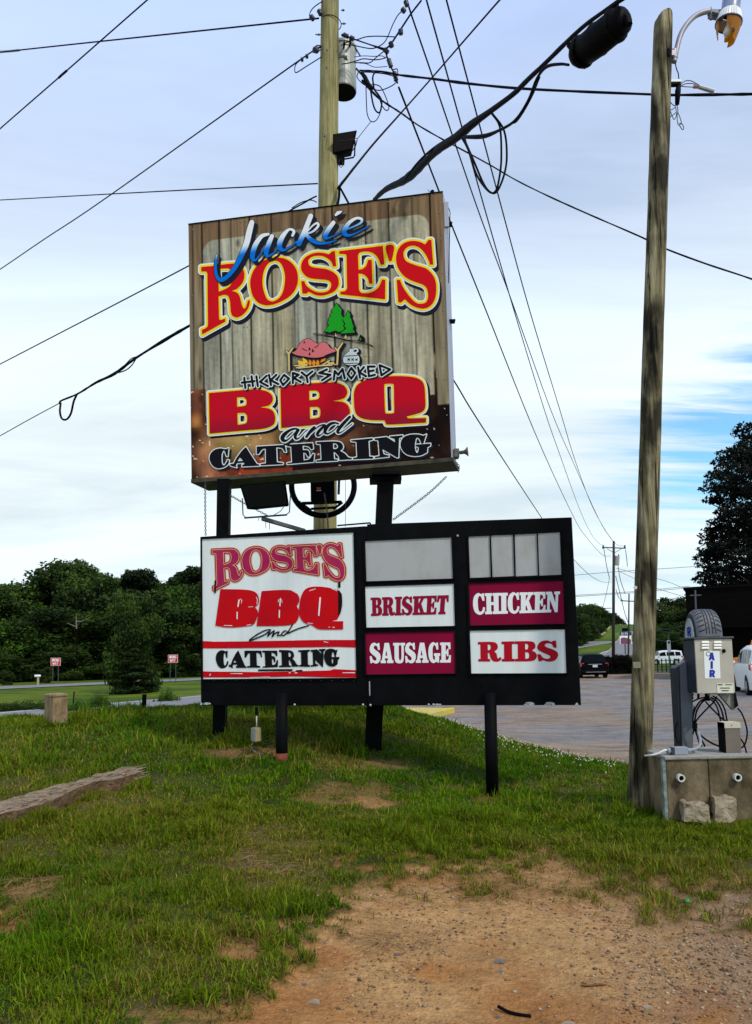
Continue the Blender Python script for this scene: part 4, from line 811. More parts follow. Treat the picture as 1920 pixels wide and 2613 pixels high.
tcc(chain('chain', [P(524, 1232, 9.9), P(524, 1300, 9.88), P(525, 1366, 9.86)]), 'thin chain hanging straight down at the left corner below the tall sign', 'chain')
tcc(chain('chain', [P(588, 1264, 10.1), P(630, 1288, 10.1), P(684, 1316, 10.2)]), 'chain slanting right behind the floodlight under the tall sign', 'chain')
tcc(chain('chain', [P(1140, 1216, 9.6), P(1090, 1262, 9.7), P(1004, 1326, 9.8)]), 'chain slanting down from the lower right corner of the tall sign', 'chain')
tcc(chain('chain', [P(1166, 1180, 9.75), P(1172, 1192, 9.75), P(1170, 1205, 9.72)]), 'short chain dangling by the horn at the sign corner', 'chain')
tcc(chain('chain', [P(828, 1258, 10.9), P(835, 1310, 10.9), P(838, 1348, 10.9)]), 'chain hanging in front of the round cable storage ring', 'chain')

# floodlight hanging below the tall sign
gl_dark = mat('dark_glass', (.008, .009, .012), .12, spec=.5)
fl = thing('floodlight', 'big black floodlight on a wire yoke below the tall sign', 'floodlight', P(660, 1318, 9.9))
c3 = lambda x, y, Y: P(480 + x / 2.294, 1220 + y / 2.294, Y)
a = [c3(345, 183, 9.75), c3(592, 158, 9.75), c3(570, 12, 9.6), c3(300, 38, 9.6)]; bk = np.array([.03, .16, -.01]); ins_ = sum(a) / 4
MB().hexa(a + [p * .82 + ins_ * .18 + bk for p in a]).build('housing', black_metal, fl, bevel=.008)
MB().hexa([p * .9 + ins_ * .1 + np.array([0, -.006, 0]) for p in a] + [p * .9 + ins_ * .1 for p in a]).build('lens', gl_dark, fl)
MB().tube([c3(318, 118, 9.8), c3(322, 215, 9.85), c3(340, 232, 9.87), c3(575, 214, 9.87), c3(594, 200, 9.85), c3(600, 95, 9.8)], .008, 6).build('yoke', galv_dark, fl)
MB().tube([c3(560, 170, 9.82), c3(540, 195, 9.84), c3(505, 215, 9.87)], .005, 5).build('power_cable', wire_m, fl)
MB().tube([c3(330, 233, 9.88), c3(580, 215, 9.88)], .014, 4, sq=True).tube([c3(455, 255, 9.9), c3(456, 292, 9.9)], .004, 4).tube([c3(476, 262, 9.9), c3(477, 300, 9.9)], .004, 4).tube([c3(415, 233, 9.9), c3(414, 250, 9.9)], .004, 4).build('crossbar', black_metal, fl)
MB().tube([c3(438, 238, 9.88), c3(520, 262, 10.15), c3(680, 308, 10.8)], .034, 4, sq=True).build('support_arm', mat('weathered_steel', (.14, .14, .13), .6, (.08, .08, .07), nscale=9), fl)

# round aerial cable storage ring on the pole
rg = thing('cable_ring', 'round black ring with cross bars strapped to the pole below the tall sign', 'cable ring', P(826, 1260, 11.6))
Yr = 11.75; cx, cy = 480 + 790 / 2.294, 1220 + 45 / 2.294
ring = []
for t in np.linspace(0, 2 * math.pi, 49): ring.append(P(cx + 80 * math.cos(t), cy + 76 * math.sin(t), Yr))
m = MB().tube(ring, .045, 8, cap=False); m.build('ring', wire_m, rg, smooth=True)
r2 = [P(cx + 74 * math.cos(t) + 3, cy + 68 * math.sin(t) + 4, Yr - .05) for t in np.linspace(0.2, 2.6, 20)]; MB().tube(r2, .014, 6).build('coiled_cable', wire_m, rg, smooth=True)
MB().tube([c3(665, 148, Yr), c3(900, 140, Yr)], .03, 4, sq=True).tube([c3(665, 150, Yr), c3(720, 188, Yr)], .02, 4).tube([c3(850, 182, Yr), c3(905, 142, Yr)], .02, 4).tube([c3(720, 180, Yr), c3(860, 172, Yr)], .02, 4).build('crossbar', black_metal, rg)
bx = thing('control_box', 'black switch box with a small orange label on the pole below the tall sign', 'electrical box', P(828, 1300, 11.45))
MB().box(P(824, 1246, 11.5), (.36, .18, .42)).build('housing', black_metal, bx, bevel=.01)
MB().box(P(814, 1246, 11.40), (.065, .004, .028)).build('orange_label', mat('label_orange', (.7, .12, .03), .5), bx)
MB().box(P(814, 1251.5, 11.40), (.07, .004, .015)).build('white_label', ink['cream'], bx)
MB().tube([P(480 + 885 / 2.294, 1220 + 10 / 2.294, 11.6), P(480 + 882 / 2.294, 1220 + 95 / 2.294, 11.6)], .02, 6).tube([P(480 + 922 / 2.294, 1215, 11.5), P(480 + 922 / 2.294, 1344, 11.5)], .004, 5).build('conduit', galv_dark, bx)

# electrical box dangling under the menu board
eb = thing('outlet_box', 'small grey and tan outlet box hanging from a conduit under the menu sign', 'electrical box', P(654, 1855, 9.55))
q7 = lambda x, y, Y: P(600 + x / 8.26, 1700 + y / 8.26, Y)
f0 = [q7(430, 1600, 9.5), q7(552, 1570, 9.55), q7(552, 1300, 9.55), q7(430, 1322, 9.5)]; s0 = [q7(340, 1575, 9.62), q7(340, 1290, 9.62)]
bkv = s0[0] - f0[0]; MB().hexa(f0 + [p + bkv for p in f0]).build('housing', mat('weathered_tan_paint', (.34, .29, .15), .7, (.24, .19, .09), nscale=25), eb)
lf = [s0[0], f0[0], f0[3], s0[1]]; cc = sum(lf) / 4; o_ = np.array([-.004, -.003, 0]); MB().hexa([p * .9 + cc * .1 + o_ for p in lf] + [p * .9 + cc * .1 - o_ for p in lf]).build('cover_plate', galv, eb)
MB().tube([q7(456, 1030, 9.58), q7(455, 1300, 9.58)], .008, 8).build('conduit', mat('pale_conduit', (.50, .52, .42), .5), eb, smooth=True)
MB().tube([q7(455, 870, 9.58), q7(455, 1035, 9.58)], .02, 8).build('hanger', black_metal, eb)
MB().tube(cr_spline([q7(385, 1600, 9.6), q7(350, 1690, 9.6), q7(370, 1760, 9.6), q7(450, 1817, 9.6), q7(600, 1850, 9.55)]), .006, 6).build('cable', mat('grey_cable', (.2, .2, .18), .6), eb)

# horn on the lower right corner of the tall sign
hn = thing('horn_speaker', 'small grey horn loudspeaker at the lower right corner of the tall sign', 'loudspeaker', P(1171, 1165, 9.8))
ho = mat('horn_plastic', (.15, .14, .12), .6, (.10, .095, .08), nscale=12)
rot = (Vector((1, -.25, .06))).to_track_quat('Z', 'Y').to_matrix()
MB().lathe([(.0, -.01), (.024, 0), (.024, .05), (.034, .075), (.066, .105), (.062, .105), (.03, .078), (.0, .06)], 16, P(1174, 1155, 9.8), rot).build('horn', ho, hn, smooth=True)
MB().box(P(1165, 1158, 9.86), (.07, .12, .12)).build('driver', ho, hn, bevel=.01)
# something small on the top edge
fn = thing('cable_clamp', 'small black clamp sitting on the top edge near the right corner of the tall sign', 'clamp', P(1105, 492, 9.75))
MB().ball(P(1104, 489, 9.75), .028, 8, 6).build('clamp_body', black_metal, fn, smooth=True); MB().tube([P(1092, 484, 9.75), P(1100, 491, 9.75)], .004, 4).build('pin', black_metal, fn)

# ------------------------------------------------------------------ wooden poles
def wood_pole_mat(name, c1, c2, c3_, crack=.5):
    m = bpy.data.materials.new(name); m.use_nodes = True; nt = m.node_tree; N = nt.nodes; L = nt.links; b = N['Principled BSDF']; b.inputs['Roughness'].default_value = .85; b.inputs['Specular IOR Level'].default_value = .15
    tc = N.new('ShaderNodeTexCoord'); mp = N.new('ShaderNodeMapping'); mp.inputs['Scale'].default_value = (9, 9, .55); L.new(tc.outputs['Object'], mp.inputs[0])
    n = N.new('ShaderNodeTexNoise'); n.inputs['Scale'].default_value = 2.2; n.inputs['Detail'].default_value = 10; n.inputs['Roughness'].default_value = .62; n.inputs['Distortion'].default_value = .4; L.new(mp.outputs[0], n.inputs['Vector'])
    r = N.new('ShaderNodeValToRGB'); L.new(n.outputs['Fac'], r.inputs[0]); e = r.color_ramp.elements; e[0].position = .30; e[0].color = (*c3_, 1); e[1].position = .66; e[1].color = (*c2, 1); x = e.new(.47); x.color = (*c1, 1)
    mp2 = N.new('ShaderNodeMapping'); mp2.inputs['Scale'].default_value = (1.6, 1.6, .7); L.new(tc.outputs['Object'], mp2.inputs[0])
    n2 = N.new('ShaderNodeTexNoise'); n2.inputs['Scale'].default_value = 2.6; n2.inputs['Detail'].default_value = 6; L.new(mp2.outputs[0], n2.inputs['Vector'])
    r2 = N.new('ShaderNodeMapRange'); L.new(n2.outputs['Fac'], r2.inputs[0]); r2.inputs[1].default_value = .38; r2.inputs[2].default_value = .56; r2.inputs[3].default_value = 1 - crack; r2.inputs[4].default_value = 1.12
    v = N.new('ShaderNodeVectorMath'); v.operation = 'SCALE'; L.new(r.outputs[0], v.inputs[0]); L.new(r2.outputs[0], v.inputs['Scale'])
    mp3 = N.new('ShaderNodeMapping'); mp3.inputs['Scale'].default_value = (14, 14, .22); L.new(tc.outputs['Object'], mp3.inputs[0])
    n3 = N.new('ShaderNodeTexNoise'); n3.inputs['Scale'].default_value = 2.1; n3.inputs['Detail'].default_value = 3; L.new(mp3.outputs[0], n3.inputs['Vector'])
    r3 = N.new('ShaderNodeMapRange'); L.new(n3.outputs['Fac'], r3.inputs[0]); r3.inputs[1].default_value = .36; r3.inputs[2].default_value = .40; r3.inputs[3].default_value = 1 - min(.85, crack)
    v2 = N.new('ShaderNodeVectorMath'); v2.operation = 'SCALE'; L.new(v.outputs[0], v2.inputs[0]); L.new(r3.outputs[0], v2.inputs['Scale']); L.new(v2.outputs[0], b.inputs['Base Color'])
    bp = N.new('ShaderNodeBump'); bp.inputs['Strength'].default_value = .8; bp.inputs['Distance'].default_value = .02; ma = N.new('ShaderNodeMath'); ma.operation = 'ADD'; L.new(n.outputs['Fac'], ma.inputs[0]); L.new(r3.outputs[0], ma.inputs[1]); L.new(ma.outputs[0], bp.inputs['Height']); L.new(bp.outputs[0], b.inputs['Normal'])
    MATS[name] = m; return m
wp1 = wood_pole_mat('treated_pole_wood', (.235, .205, .085), (.31, .275, .13), (.13, .11, .04), .22)
wp2 = wood_pole_mat('old_pole_wood', (.15, .125, .065), (.33, .29, .17), (.018, .014, .008), .85)
def round_pole(a, b, r0, r1, material, parent, n=60, seg=28, rough=.004, slant=0.0, name='shaft'):
    a = np.array(a, float); b = np.array(b, float); V = []
    for i in range(n + 1):
        t = i / n; c = a * (1 - t) + b * t; r = r0 * (1 - t) + r1 * t
        for k in range(seg):
            th = 2 * math.pi * k / seg; rr = r + rough * (float(fbm(math.cos(th) * 3 + 7, t * 9 + math.sin(th) * 3, 2.0, 71)) - .5) * 4 + rough * .7 * math.sin(th * 7 + 3 * math.sin(t * 5))
            z = c[2] + (slant * math.cos(th + .9) if i == n else 0); V.append((c[0] + rr * math.cos(th), c[1] + rr * math.sin(th), z))
    F = [[i * seg + k, i * seg + (k + 1) % seg, (i + 1) * seg + (k + 1) % seg, (i + 1) * seg + k] for i in range(n) for k in range(seg)]
    F.append([n * seg + k for k in range(seg)]); return mesh_np(name, V, F, material, parent, smooth=True)
YP = 12.5
mp_base = P(824, 1800, YP); mp_base[2] = h1(mp_base[0], YP) - .4
mp_top = P(845, -260, YP)
mpole = thing('utility_pole', 'tall greenish wooden utility pole rising behind the restaurant sign', 'utility pole', (mp_base[0], YP, mp_base[2] + .4))
round_pole(mp_base, mp_top, .205, .150, wp1, mpole, rough=.0015)
# bolts, bands and hooks on it
cP = lambda x, y, Y=12.35: P(740 + x / 4.015, y / 4.015, Y)
m = MB()
for x, y, x2 in ((525, 102, 562), (525, 240, 575), (325, 352, 262)): m.tube([cP(x, y), cP(x2, y)], .010, 6).ball(cP((x + x2) / 2 + 4, y), .02, 6, 4)
for x, y in ((380, 515), (375, 695), (355, 1395), (585, 610)): m.tube([cP(x - 12, y, 12.28), cP(x + 14, y - 4, 12.28)], .006, 5).tube([cP(x, y - 18, 12.28), cP(x + 3, y + 16, 12.28)], .006, 5)
m.build('bolts', galv_dark, mpole)
for yy, yb in ((228, 264), (1020, 1045), (1880, 1895)):
    pts = [cP(330 + (522 - 330) * t, yy + (yb - yy) * t - 14 * math.sin(math.pi * t) * -.5, 12.33 - .0 - .03 * math.sin(math.pi * t)) for t in np.linspace(0, 1, 9)]; pass
m = MB()
for yy, c in ((226, 520), ) :
    ctr = P(846, 58, YP); pts = [ctr + np.array([.172 * math.cos(t), .172 * math.sin(t), -.03 * math.cos(t)]) for t in np.linspace(0, 2 * math.pi, 25)]; m.tube(pts, .008, 5, cap=False)
m.build('strap', black_metal, mpole)
# transformer
tr_c = P(877, 236, 12.86)
trf = thing('transformer', 'grey cylindrical transformer can on the utility pole behind the sign', 'transformer', tr_c)
trm = mat('transformer_paint', (.36, .37, .33), .4, (.30, .30, .26), nscale=5, metal=.1)
hgt = 12.86 * 120 / FPX
r_ = .235
MB().lathe([(0, 0), (r_ * .96, 0), (r_, .015), (r_, hgt), (r_ + .02, hgt + .01), (r_ + .02, hgt + .05), (r_ * .9, hgt + .09), (0, hgt + .13)], 32, tr_c).build('tank', trm, trf, smooth=False)
MB().lathe([(0, -.002), (r_ * .94, -.002)], 32, tr_c).build('tank_base', black_metal, trf)
m = MB()
for dx, dz in ((.13, .72), (.02, .66)): m.tube([tr_c + np.array([dx, -r_ * .8, dz]), tr_c + np.array([dx + .02, -r_ - .07, dz + .02])], .018, 8).ball(tr_c + np.array([dx + .02, -r_ - .08, dz + .02]), .026, 8, 5)
m.build('bushing', wire_m, trf); MB().box(tr_c + np.array([-.02, -r_ * .98, .50]), (.12, .02, .04)).box(tr_c + np.array([.06, -r_, .48]), (.05, .03, .05)).build('lug', galv_dark, trf)
m = MB(); tp = tr_c + np.array([r_ + .02, -.05, hgt - .02])
m.tube([tr_c + np.array([r_ - .03, -.05, hgt + .05]), tp, tp + np.array([.06, 0, -.12])], .014, 6); m.tube([tr_c + np.array([r_, -.05, .42]), tr_c + np.array([r_ + .1, -.05, .30])], .018, 6); tag(m.build('terminal', galv_dark, trf), kind='stuff')
MB().box(tr_c + np.array([-.18, -.1, hgt * .7]), (.14, .2, .1)).box(tr_c + np.array([-.18, -.1, hgt * .25]), (.14, .2, .1)).build('mounting_bracket', galv_dark, trf)
# floodlight high on the pole
f2 = thing('floodlight', 'black floodlight high on the utility pole under the transformer', 'floodlight', cP(520, 1630, 12.5))
a = [cP(440, 1575, 12.35), cP(642, 1530, 12.35), cP(690, 1328, 12.2), cP(440, 1370, 12.2)]; ct = sum(a) / 4; bk = np.array([.0, .22, .0])
MB().hexa(a + [p * .8 + ct * .2 + bk for p in a]).build('housing', black_metal, f2, bevel=.01)
MB().hexa([p * .88 + ct * .12 + np.array([0, -.006, 0]) for p in a] + [p * .88 + ct * .12 for p in a]).build('lens', gl_dark, f2)
MB().tube([cP(668, 1440, 12.4), cP(664, 1590, 12.4), cP(650, 1612, 12.42), cP(560, 1628, 12.45), cP(505, 1635, 12.5)], .013, 6).build('yoke', black_metal, f2)
MB().box(cP(522, 1640, 12.45), (.12, .1, .12)).tube([cP(558, 1560, 12.4), cP(558, 1665, 12.4)], .007, 5).build('mounting_bracket', black_metal, f2)
MB().tube(cr_spline([cP(505, 1640, 12.4), cP(505, 1690, 12.4), cP(525, 1712, 12.4), cP(545, 1690, 12.4), cP(540, 1650, 12.4)]), .006, 5).tube(cr_spline([cP(500, 1437, 12.2), cP(570, 1442, 12.18), (cP(625, 1425, 12.18)), cP(690, 1415, 12.3)]), .005, 5).build('power_cable', wire_g, f2)

# right-hand old pole with the yard light
rp_hit = ground_hit(1631, 2072); YR = float(rp_hit[1])
rb = rp_hit.copy(); rb[2] -= .5
rt = P(1693, 52, YR)
rpole = thing('wooden_pole', 'old weathered wooden pole standing at the right with a yard light', 'utility pole', rp_hit)
slope = (rt - rp_hit); low = rp_hit - slope * (.5 / slope[2])
round_pole(low, rt, .114, .100, wp2, rpole, n=90, seg=36, rough=.0032, slant=.07)
m = MB()
sp = [(1618 + 67, 1010, 1040), (1540 + 283 / 1.8735, 300 + 770 / 1.8735, 300 + 870 / 1.8735), (1540 + 278 / 1.8735, 300 + 915 / 1.8735, 300 + 1030 / 1.8735), (1540 + 258 / 1.8735, 300 + 1230 / 1.8735, 300 + 1290 / 1.8735), (1540 + 252 / 1.8735, 300 + 1330 / 1.8735, 300 + 1365 / 1.8735), (1540 + 243 / 1.8735, 300 + 2120 / 1.8735, 300 + 2190 / 1.8735), (1665, 1505, 1530)]
for x, y0, y1 in sp[1:]: m.tube([P(x - 4, y1, YR), P(x - 1, (y0 + y1) / 2, YR - .02), P(x, y0, YR)], [.012, .009, .002], 4)
m.build('splinters', wp2, rpole)
MB().box(P(1626, 1697, YR - .118), (.075, .01, .062)).build('tag_plate', mat('old_tag', (.26, .24, .16), .7, (.16, .14, .09), nscale=40), rpole)
MB().box(P(1622, 1499, YR - .108), (.036, .004, .030), Matrix.Rotation(.5, 3, 'Y')).build('paper_scrap', mat('torn_paper', (.55, .55, .50), .8), rpole)
# yard light
cL = lambda x, y, Y=None: P(1600 + x / 5.1625, y / 5.1625, YR if Y is None else Y)
yl = thing('yard_light', 'yard light with broken amber shade on a curved arm atop the old pole', 'lamp', cL(620, 740))
armm = mat('arm_aluminium', (.40, .36, .38), .4, (.30, .28, .32), nscale=8, metal=.3)
MB().tube(cr_spline([cL(625, 815), cL(640, 740), cL(665, 620), cL(710, 460), cL(790, 320), cL(900, 210), cL(1010, 160), cL(1095, 142)]), .0285, 12).build('arm', armm, yl, smooth=True)
MB().lathe([(0, 0), (.034, 0), (.034, .10), (0, .10)], 14, cL(632, 770)).box(cL(585, 720), (.07, .07, .06)).build('arm_clamp', armm, yl)
MB().ball(cL(552, 680, YR - .08), (.03, .03, .04), 8, 6).ball(cL(548, 720, YR - .08), (.03, .03, .04), 8, 6).build('clamp_bolt', black_metal, yl)
hd = cL(1345, 300); ax = Vector((.16, -.05, .98)).normalized(); rot = Vector((0, 0, 1)).rotation_difference(ax).to_matrix()
silver = mat('lamp_silver', (.36, .38, .44), .25, (.22, .24, .30), nscale=4, metal=.8)
MB().lathe([(.098, .115), (.098, .42), (.085, .46), (0, .47)], 28, hd, rot).build('ballast_housing', silver, yl, smooth=True)
m = MB(); b0 = len(m.v); segc = 60; prof = [(.105, .118), (.118, .09), (.138, .0)]
for (r, z) in prof:
    for k in range(segc):
        rr = r * (1.035 if k % 2 else .985); a_ = 2 * math.pi * k / segc; m.v.append(tuple(rot @ Vector((rr * math.cos(a_), rr * math.sin(a_), z)) + Vector(hd)))
for i in range(2):
    for k in range(segc): m.f.append([b0 + i * segc + k, b0 + i * segc + (k + 1) % segc, b0 + (i + 1) * segc + (k + 1) % segc, b0 + (i + 1) * segc + k])
m.build('ribbed_collar', mat('collar_white', (.72, .72, .70), .4), yl)
MB().lathe([(.134, .004), (.142, .004), (.142, -.014), (.134, -.014)], 32, hd, rot).build('rim', mat('rim_dark', (.04, .05, .08), .4), yl, smooth=True)
amber = bpy.data.materials.new('amber_plastic'); amber.use_nodes = True; b = amber.node_tree.nodes['Principled BSDF']; b.inputs['Base Color'].default_value = (.70, .36, .010, 1); b.inputs['Roughness'].default_value = .35; b.inputs['Transmission Weight'].default_value = .35; b.inputs['Subsurface Weight'].default_value = 0
trn = amber.node_tree.nodes.new('ShaderNodeBsdfTranslucent'); trn.inputs['Color'].default_value = (.85, .45, .01, 1); mxs = amber.node_tree.nodes.new('ShaderNodeMixShader'); mxs.inputs[0].default_value = .55
amber.node_tree.links.new(b.outputs[0], mxs.inputs[1]); amber.node_tree.links.new(trn.outputs[0], mxs.inputs[2]); amber.node_tree.links.new(mxs.outputs[0], amber.node_tree.nodes['Material Output'].inputs[0])
# broken refractor: present where the photo shows plastic left
m = MB(); ns = 48
def keep(th, z):   # th 0 = right, pi = left, -pi/2 = towards the camera
    d = math.degrees(th) % 360; zz = -z
    if 165 < d < 195: return zz < .22 - .0015 * abs(d - 172) * 3      # long shard on the left
    if 195 <= d < 240: return zz < .03
    if 240 <= d < 262: return zz < .10 + .001 * (d % 9)
    if 262 <= d < 292: return zz < .15
    if 275 <= d or d < 60: return zz < .235
    if 60 <= d < 165: return zz < .03 if d > 85 else zz < .15
    return True
m2_ = MB()
for k in range(ns):
    t0, t1 = 2 * math.pi * k / ns, 2 * math.pi * (k + 1) / ns; dg = math.degrees(t0) % 360
    zs = np.linspace(-.01, -.24, 12); rad = lambda z: .132 - .055 * ((-z) / .24) ** 1.3
    for za, zb in zip(zs[:-1], zs[1:]):
        if keep((t0 + t1) / 2, zb):
            vs = [rot @ Vector((rad(z) * math.cos(t), rad(z) * math.sin(t), z)) + Vector(hd) for t, z in ((t0, za), (t1, za), (t1, zb), (t0, zb))]; (m2_ if 100 < dg < 215 else m).add(vs, [[0, 1, 2, 3]])
for mm_, nm_ in ((m, 'amber_shade'), (m2_, 'amber_shard')):
    if mm_.f: rf = mm_.build(nm_, amber, yl); so = rf.modifiers.new('thick', 'SOLIDIFY'); so.thickness = .004
MB().lathe([(0, -.15), (.035, -.14), (.045, -.10), (.03, -.04), (.02, 0)], 14, Vector(hd) + Vector((.0, .0, 0)), rot).build('bulb', mat('bulb_glass', (.75, .75, .68), .15), yl, smooth=True)
MB().hexa([cL(1100, 185), cL(1290, 215), cL(1285, 115), cL(1100, 110)] + [p + np.array([0, .07, 0]) for p in (cL(1100, 185), cL(1290, 215), cL(1285, 115), cL(1100, 110))]).build('neck_bracket', mat('bracket_blue_grey', (.16, .19, .25), .5), yl, bevel=.006)
MB().hexa([cL(1085, 160), cL(1110, 165), cL(1122, 110), cL(1115, 75)] + [p + np.array([0, .05, 0]) for p in (cL(1085, 160), cL(1110, 165), cL(1122, 110), cL(1115, 75))]).tube([cL(1115, 180), cL(1110, 255)], .016, 5).tube([cL(1120, 170), cL(1250, 205)], .02, 5).build('clamp_plate', galv_dark, yl)
MB().tube([cL(640, 820), cL(655, 900), cL(680, 960), cL(690, 1050)], .006, 5).build('lamp_wire', wire_m, yl)
# wiring bundle on that pole
wb = thing('wire_splice', 'loose spliced wires and clamp hanging beside the old pole top', 'wiring', cL(600, 1100))
MB().box(cL(640, 1078), (.13, .05, .04)).build('dead_end_clamp', galv, wb, bevel=.008); MB().box(cL(620, 1110), (.13, .055, .03)).build('clamp_body', black_metal, wb, bevel=.006)
MB().tube([cL(690, 1110), cL(675, 1200), cL(665, 1370)], [.022, .033, .024], 8).build('taped_splice', wire_m, wb, smooth=True)
m = MB()
for q in ([(545, 1290), (590, 1360), (635, 1390), (650, 1360)], [(540, 1290), (560, 1400), (590, 1500), (625, 1570), (655, 1520), (650, 1440), (640, 1400)], [(555, 1445), (600, 1440), (640, 1410)], [(545, 1560), (600, 1520), (650, 1480)], [(660, 1370), (675, 1450), (665, 1540), (680, 1640), (720, 1620), (700, 1540), (675, 1480)], [(690, 1640), (735, 1705), (752, 1680), (730, 1630), (690, 1620)], [(700, 1130), (760, 1070), (840, 1060), (940, 1110), (1010, 1150)], [(700, 1140), (780, 1100), (880, 1100), (960, 1140)], [(700, 1130), (780, 1140), (880, 1145)]):
    m.tube(cr_spline([cL(x, y) for x, y in q], 5), .0045, 5)
m.build('loose_wires', wire_g, wb); MB().tube([cL(880, 1140), cL(940, 1140)], .018, 6).build('copper_connector', mat('copper', (.4, .2, .13), .4, metal=.6), wb); MB().tube([cL(950, 1140), cL(1150, 1200)], [.022, .024], 8).build('grey_connector', galv, wb)

# ------------------------------------------------------------------ overhead lines
def cable(pts, Y0, Y1, r, lab, name='overhead_cable', material=None, r_px=None, sub=5, cat='cable', group=None, seg=6, noise=0):
    q = cr_spline([(p[0], p[1]) for p in pts], sub); d = [0]
    for a, b in zip(q[:-1], q[1:]): d.append(d[-1] + float(np.linalg.norm(b - a)))
    W = []; rr = []
    for p, s in zip(q, d):
        t = s / d[-1]; Y = 1 / ((1 - t) / Y0 + t / Y1); W.append(P(p[0], p[1], Y))
        if r_px is not None: rr.append(np.interp(t * (len(r_px) - 1), range(len(r_px)), r_px) * Y / FPX * (1 + noise * math.sin(s * .5) * math.sin(s * .23)))
        else: rr.append(r)
    o = MB().tube(W, rr, seg).build(name, material or wire_m, None, smooth=True); return tag(o, lab, cat, group)
k3 = lambda *a: [(x / 1.7208, y / 1.7208) for x, y in a]
cable([(814, 46), (41, 128), (-300, 168)], 12.3, 20, .014, 'nearly level guy wire leaving the utility pole top to the left')
cable([(50, 127), (35, 129), (-5, 132)], 19, 19.6, .03, 'pale sleeve on the top left wire at the photo edge', name='wire_sleeve', material=galv, cat='sleeve')
cable([(480, -90), (375, 0), (163, 186), (0, 328), (-200, 505)], 9, 13, .010, 'thin wire crossing the top left sky steeply')
cable([(170, 180), (155, 193), (150, 198)], 10.9, 11.1, .018, 'short dark splice on the steep wire at upper left', name='wire_splice', cat='splice')
cable([(819, 119), (755, 160), (282, 497), (110, 612), (0, 687), (-250, 855)], 12.3, 24, .013, 'long wire sloping down left from beside the transformer')
cable([(811, 468), (407, 488), (0, 510), (-300, 527)], 12.3, 22, .011, 'thin level guy wire left of the pole just above the sign')
cable([(808, 500), (790, 509), (744, 535), (480, 679), (0, 929), (-250, 1058)], 12.4, 22, .013, 'wire sloping down left that passes behind the tall sign top')
cable([(800, 655), (600, 765), (482.5, 831.5), (428, 863), (349, 912), (293, 953), (245.5, 976), (198, 1005), (157, 1022), (151, 1030)], 12.3, 16.5, .02, 'thick lashed cable sloping down left from behind the sign', r_px=[3, 3, 3.2, 4, 3.2, 4.4, 3, 4, 2.6, 2.2], noise=.15)
cable([(153, 1028), (75, 1070), (0, 1112), (-200, 1222)], 16.4, 20, .010, 'thin strand running on left from the looped cable', material=wire_g)
cable([(155, 1028), (153, 1050), (158, 1068), (170, 1070), (181, 1055), (188, 1025), (196, 1007)], 16.4, 15.8, .022, 'hanging teardrop loop in the cable left of the sign', name='cable_loop', cat='cable loop')
cable([(349, 912), (338, 930), (325, 942), (312, 948), (296, 952)], 14.2, 14.7, .012, 'small slack loop on the thick cable left of the sign', name='cable_loop', cat='cable loop')
cable([(349, 910), (335, 915), (320, 930), (300, 948)], 14.2, 14.6, .010, 'upper small slack loop on the thick cable left of the sign', name='cable_loop', cat='cable loop')
# the three lines and low cables running away to the far pole
YF = 83.0
cable([(1030, -40), (1043, 14.5), (1103, 191), (1215, 520), (1300, 750), (1404, 1040), (1466, 1185), (1514, 1293), (1543, 1351), (1565, 1381)], 12.2, YF, .016, 'line running from the insulator cluster to the top of the far pole')
cable([(1078, -40), (1089, 0), (1147, 208), (1234, 520), (1310, 784), (1388, 1040), (1430, 1162), (1476, 1290), (1508, 1360), (1529, 1386), (1539, 1391)], 12.0, YF, .016, 'middle line of three crossing to the far pole left insulator')
cable([(1130, -40), (1140, 0), (1195, 208), (1278, 520), (1350, 784), (1427.6, 1040), (1466, 1168), (1514, 1296), (1566, 1381), (1595, 1395)], 12.0, YF, .016, 'rightmost line of three crossing to the far pole right insulator')
cable([(1018, 222), (1121, 488), (1144, 551), (1240, 790), (1364, 1100), (1463, 1316), (1500, 1374), (1537, 1415), (1560, 1419)], 12.5, YF, .018, 'line passing close above the tall sign corner to the far pole')
cable([(1040, 780), (1160, 973), (1200, 1040), (1282, 1168), (1382, 1320), (1425, 1380), (1468, 1431), (1505, 1467), (1537, 1484.6), (1560, 1485.4)], 12.8, YF, .018, 'lowest cable leaving behind the tall sign towards the far pole')
cable([(1320, -46), (1275, 0), (1101, 200), (1027, 284), (955, 365), (904, 428), (871, 470), (863, 480)], 5.5, 12.4, .010, 'cable running up right from the pole just above the sign', r_px=[2.6, 2.6, 2.4, 2.2, 2.2, 2.6, 3, 4])
cable([(905, 426), (885, 452), (868, 474), (866, 500), (862, 524)], 12.2, 12.4, .02, 'dark lead dropping from the pole attachment to the sign top')
cable([(868, 478), (880, 500), (892, 522)], 12.3, 12.4, .018, 'second dark lead dropping right of the pole to the sign top')
cable([(919, 179), (973, 182), (1021, 191), (1108, 201), (1190, 212), (1312, 224), (1457, 232), (1655, 240), (1710, 242), (1894, 240), (1960, 238)], 12.8, 8.25, .017, 'twisted service line running right from the transformer past the old pole', r_px=[2, 3.2, 3.4, 3.4, 3.0, 3.2, 3.4, 3.6], noise=.2)
cable([(925, 205), (939, 221), (971, 253), (1024, 288), (1066, 318), (1129, 354.5), (1175, 379), (1252, 421), (1319, 460), (1400, 500), (1500, 545), (1636, 604), (1696, 633), (1800, 672), (1920, 712), (2000, 745)], 12.8, 8.9, .014, 'service drop sagging down right from the transformer behind the old pole', r_px=[3.4, 2.2, 2.0, 2.0, 2.1, 2.2, 2.4, 2.6], noise=.2)
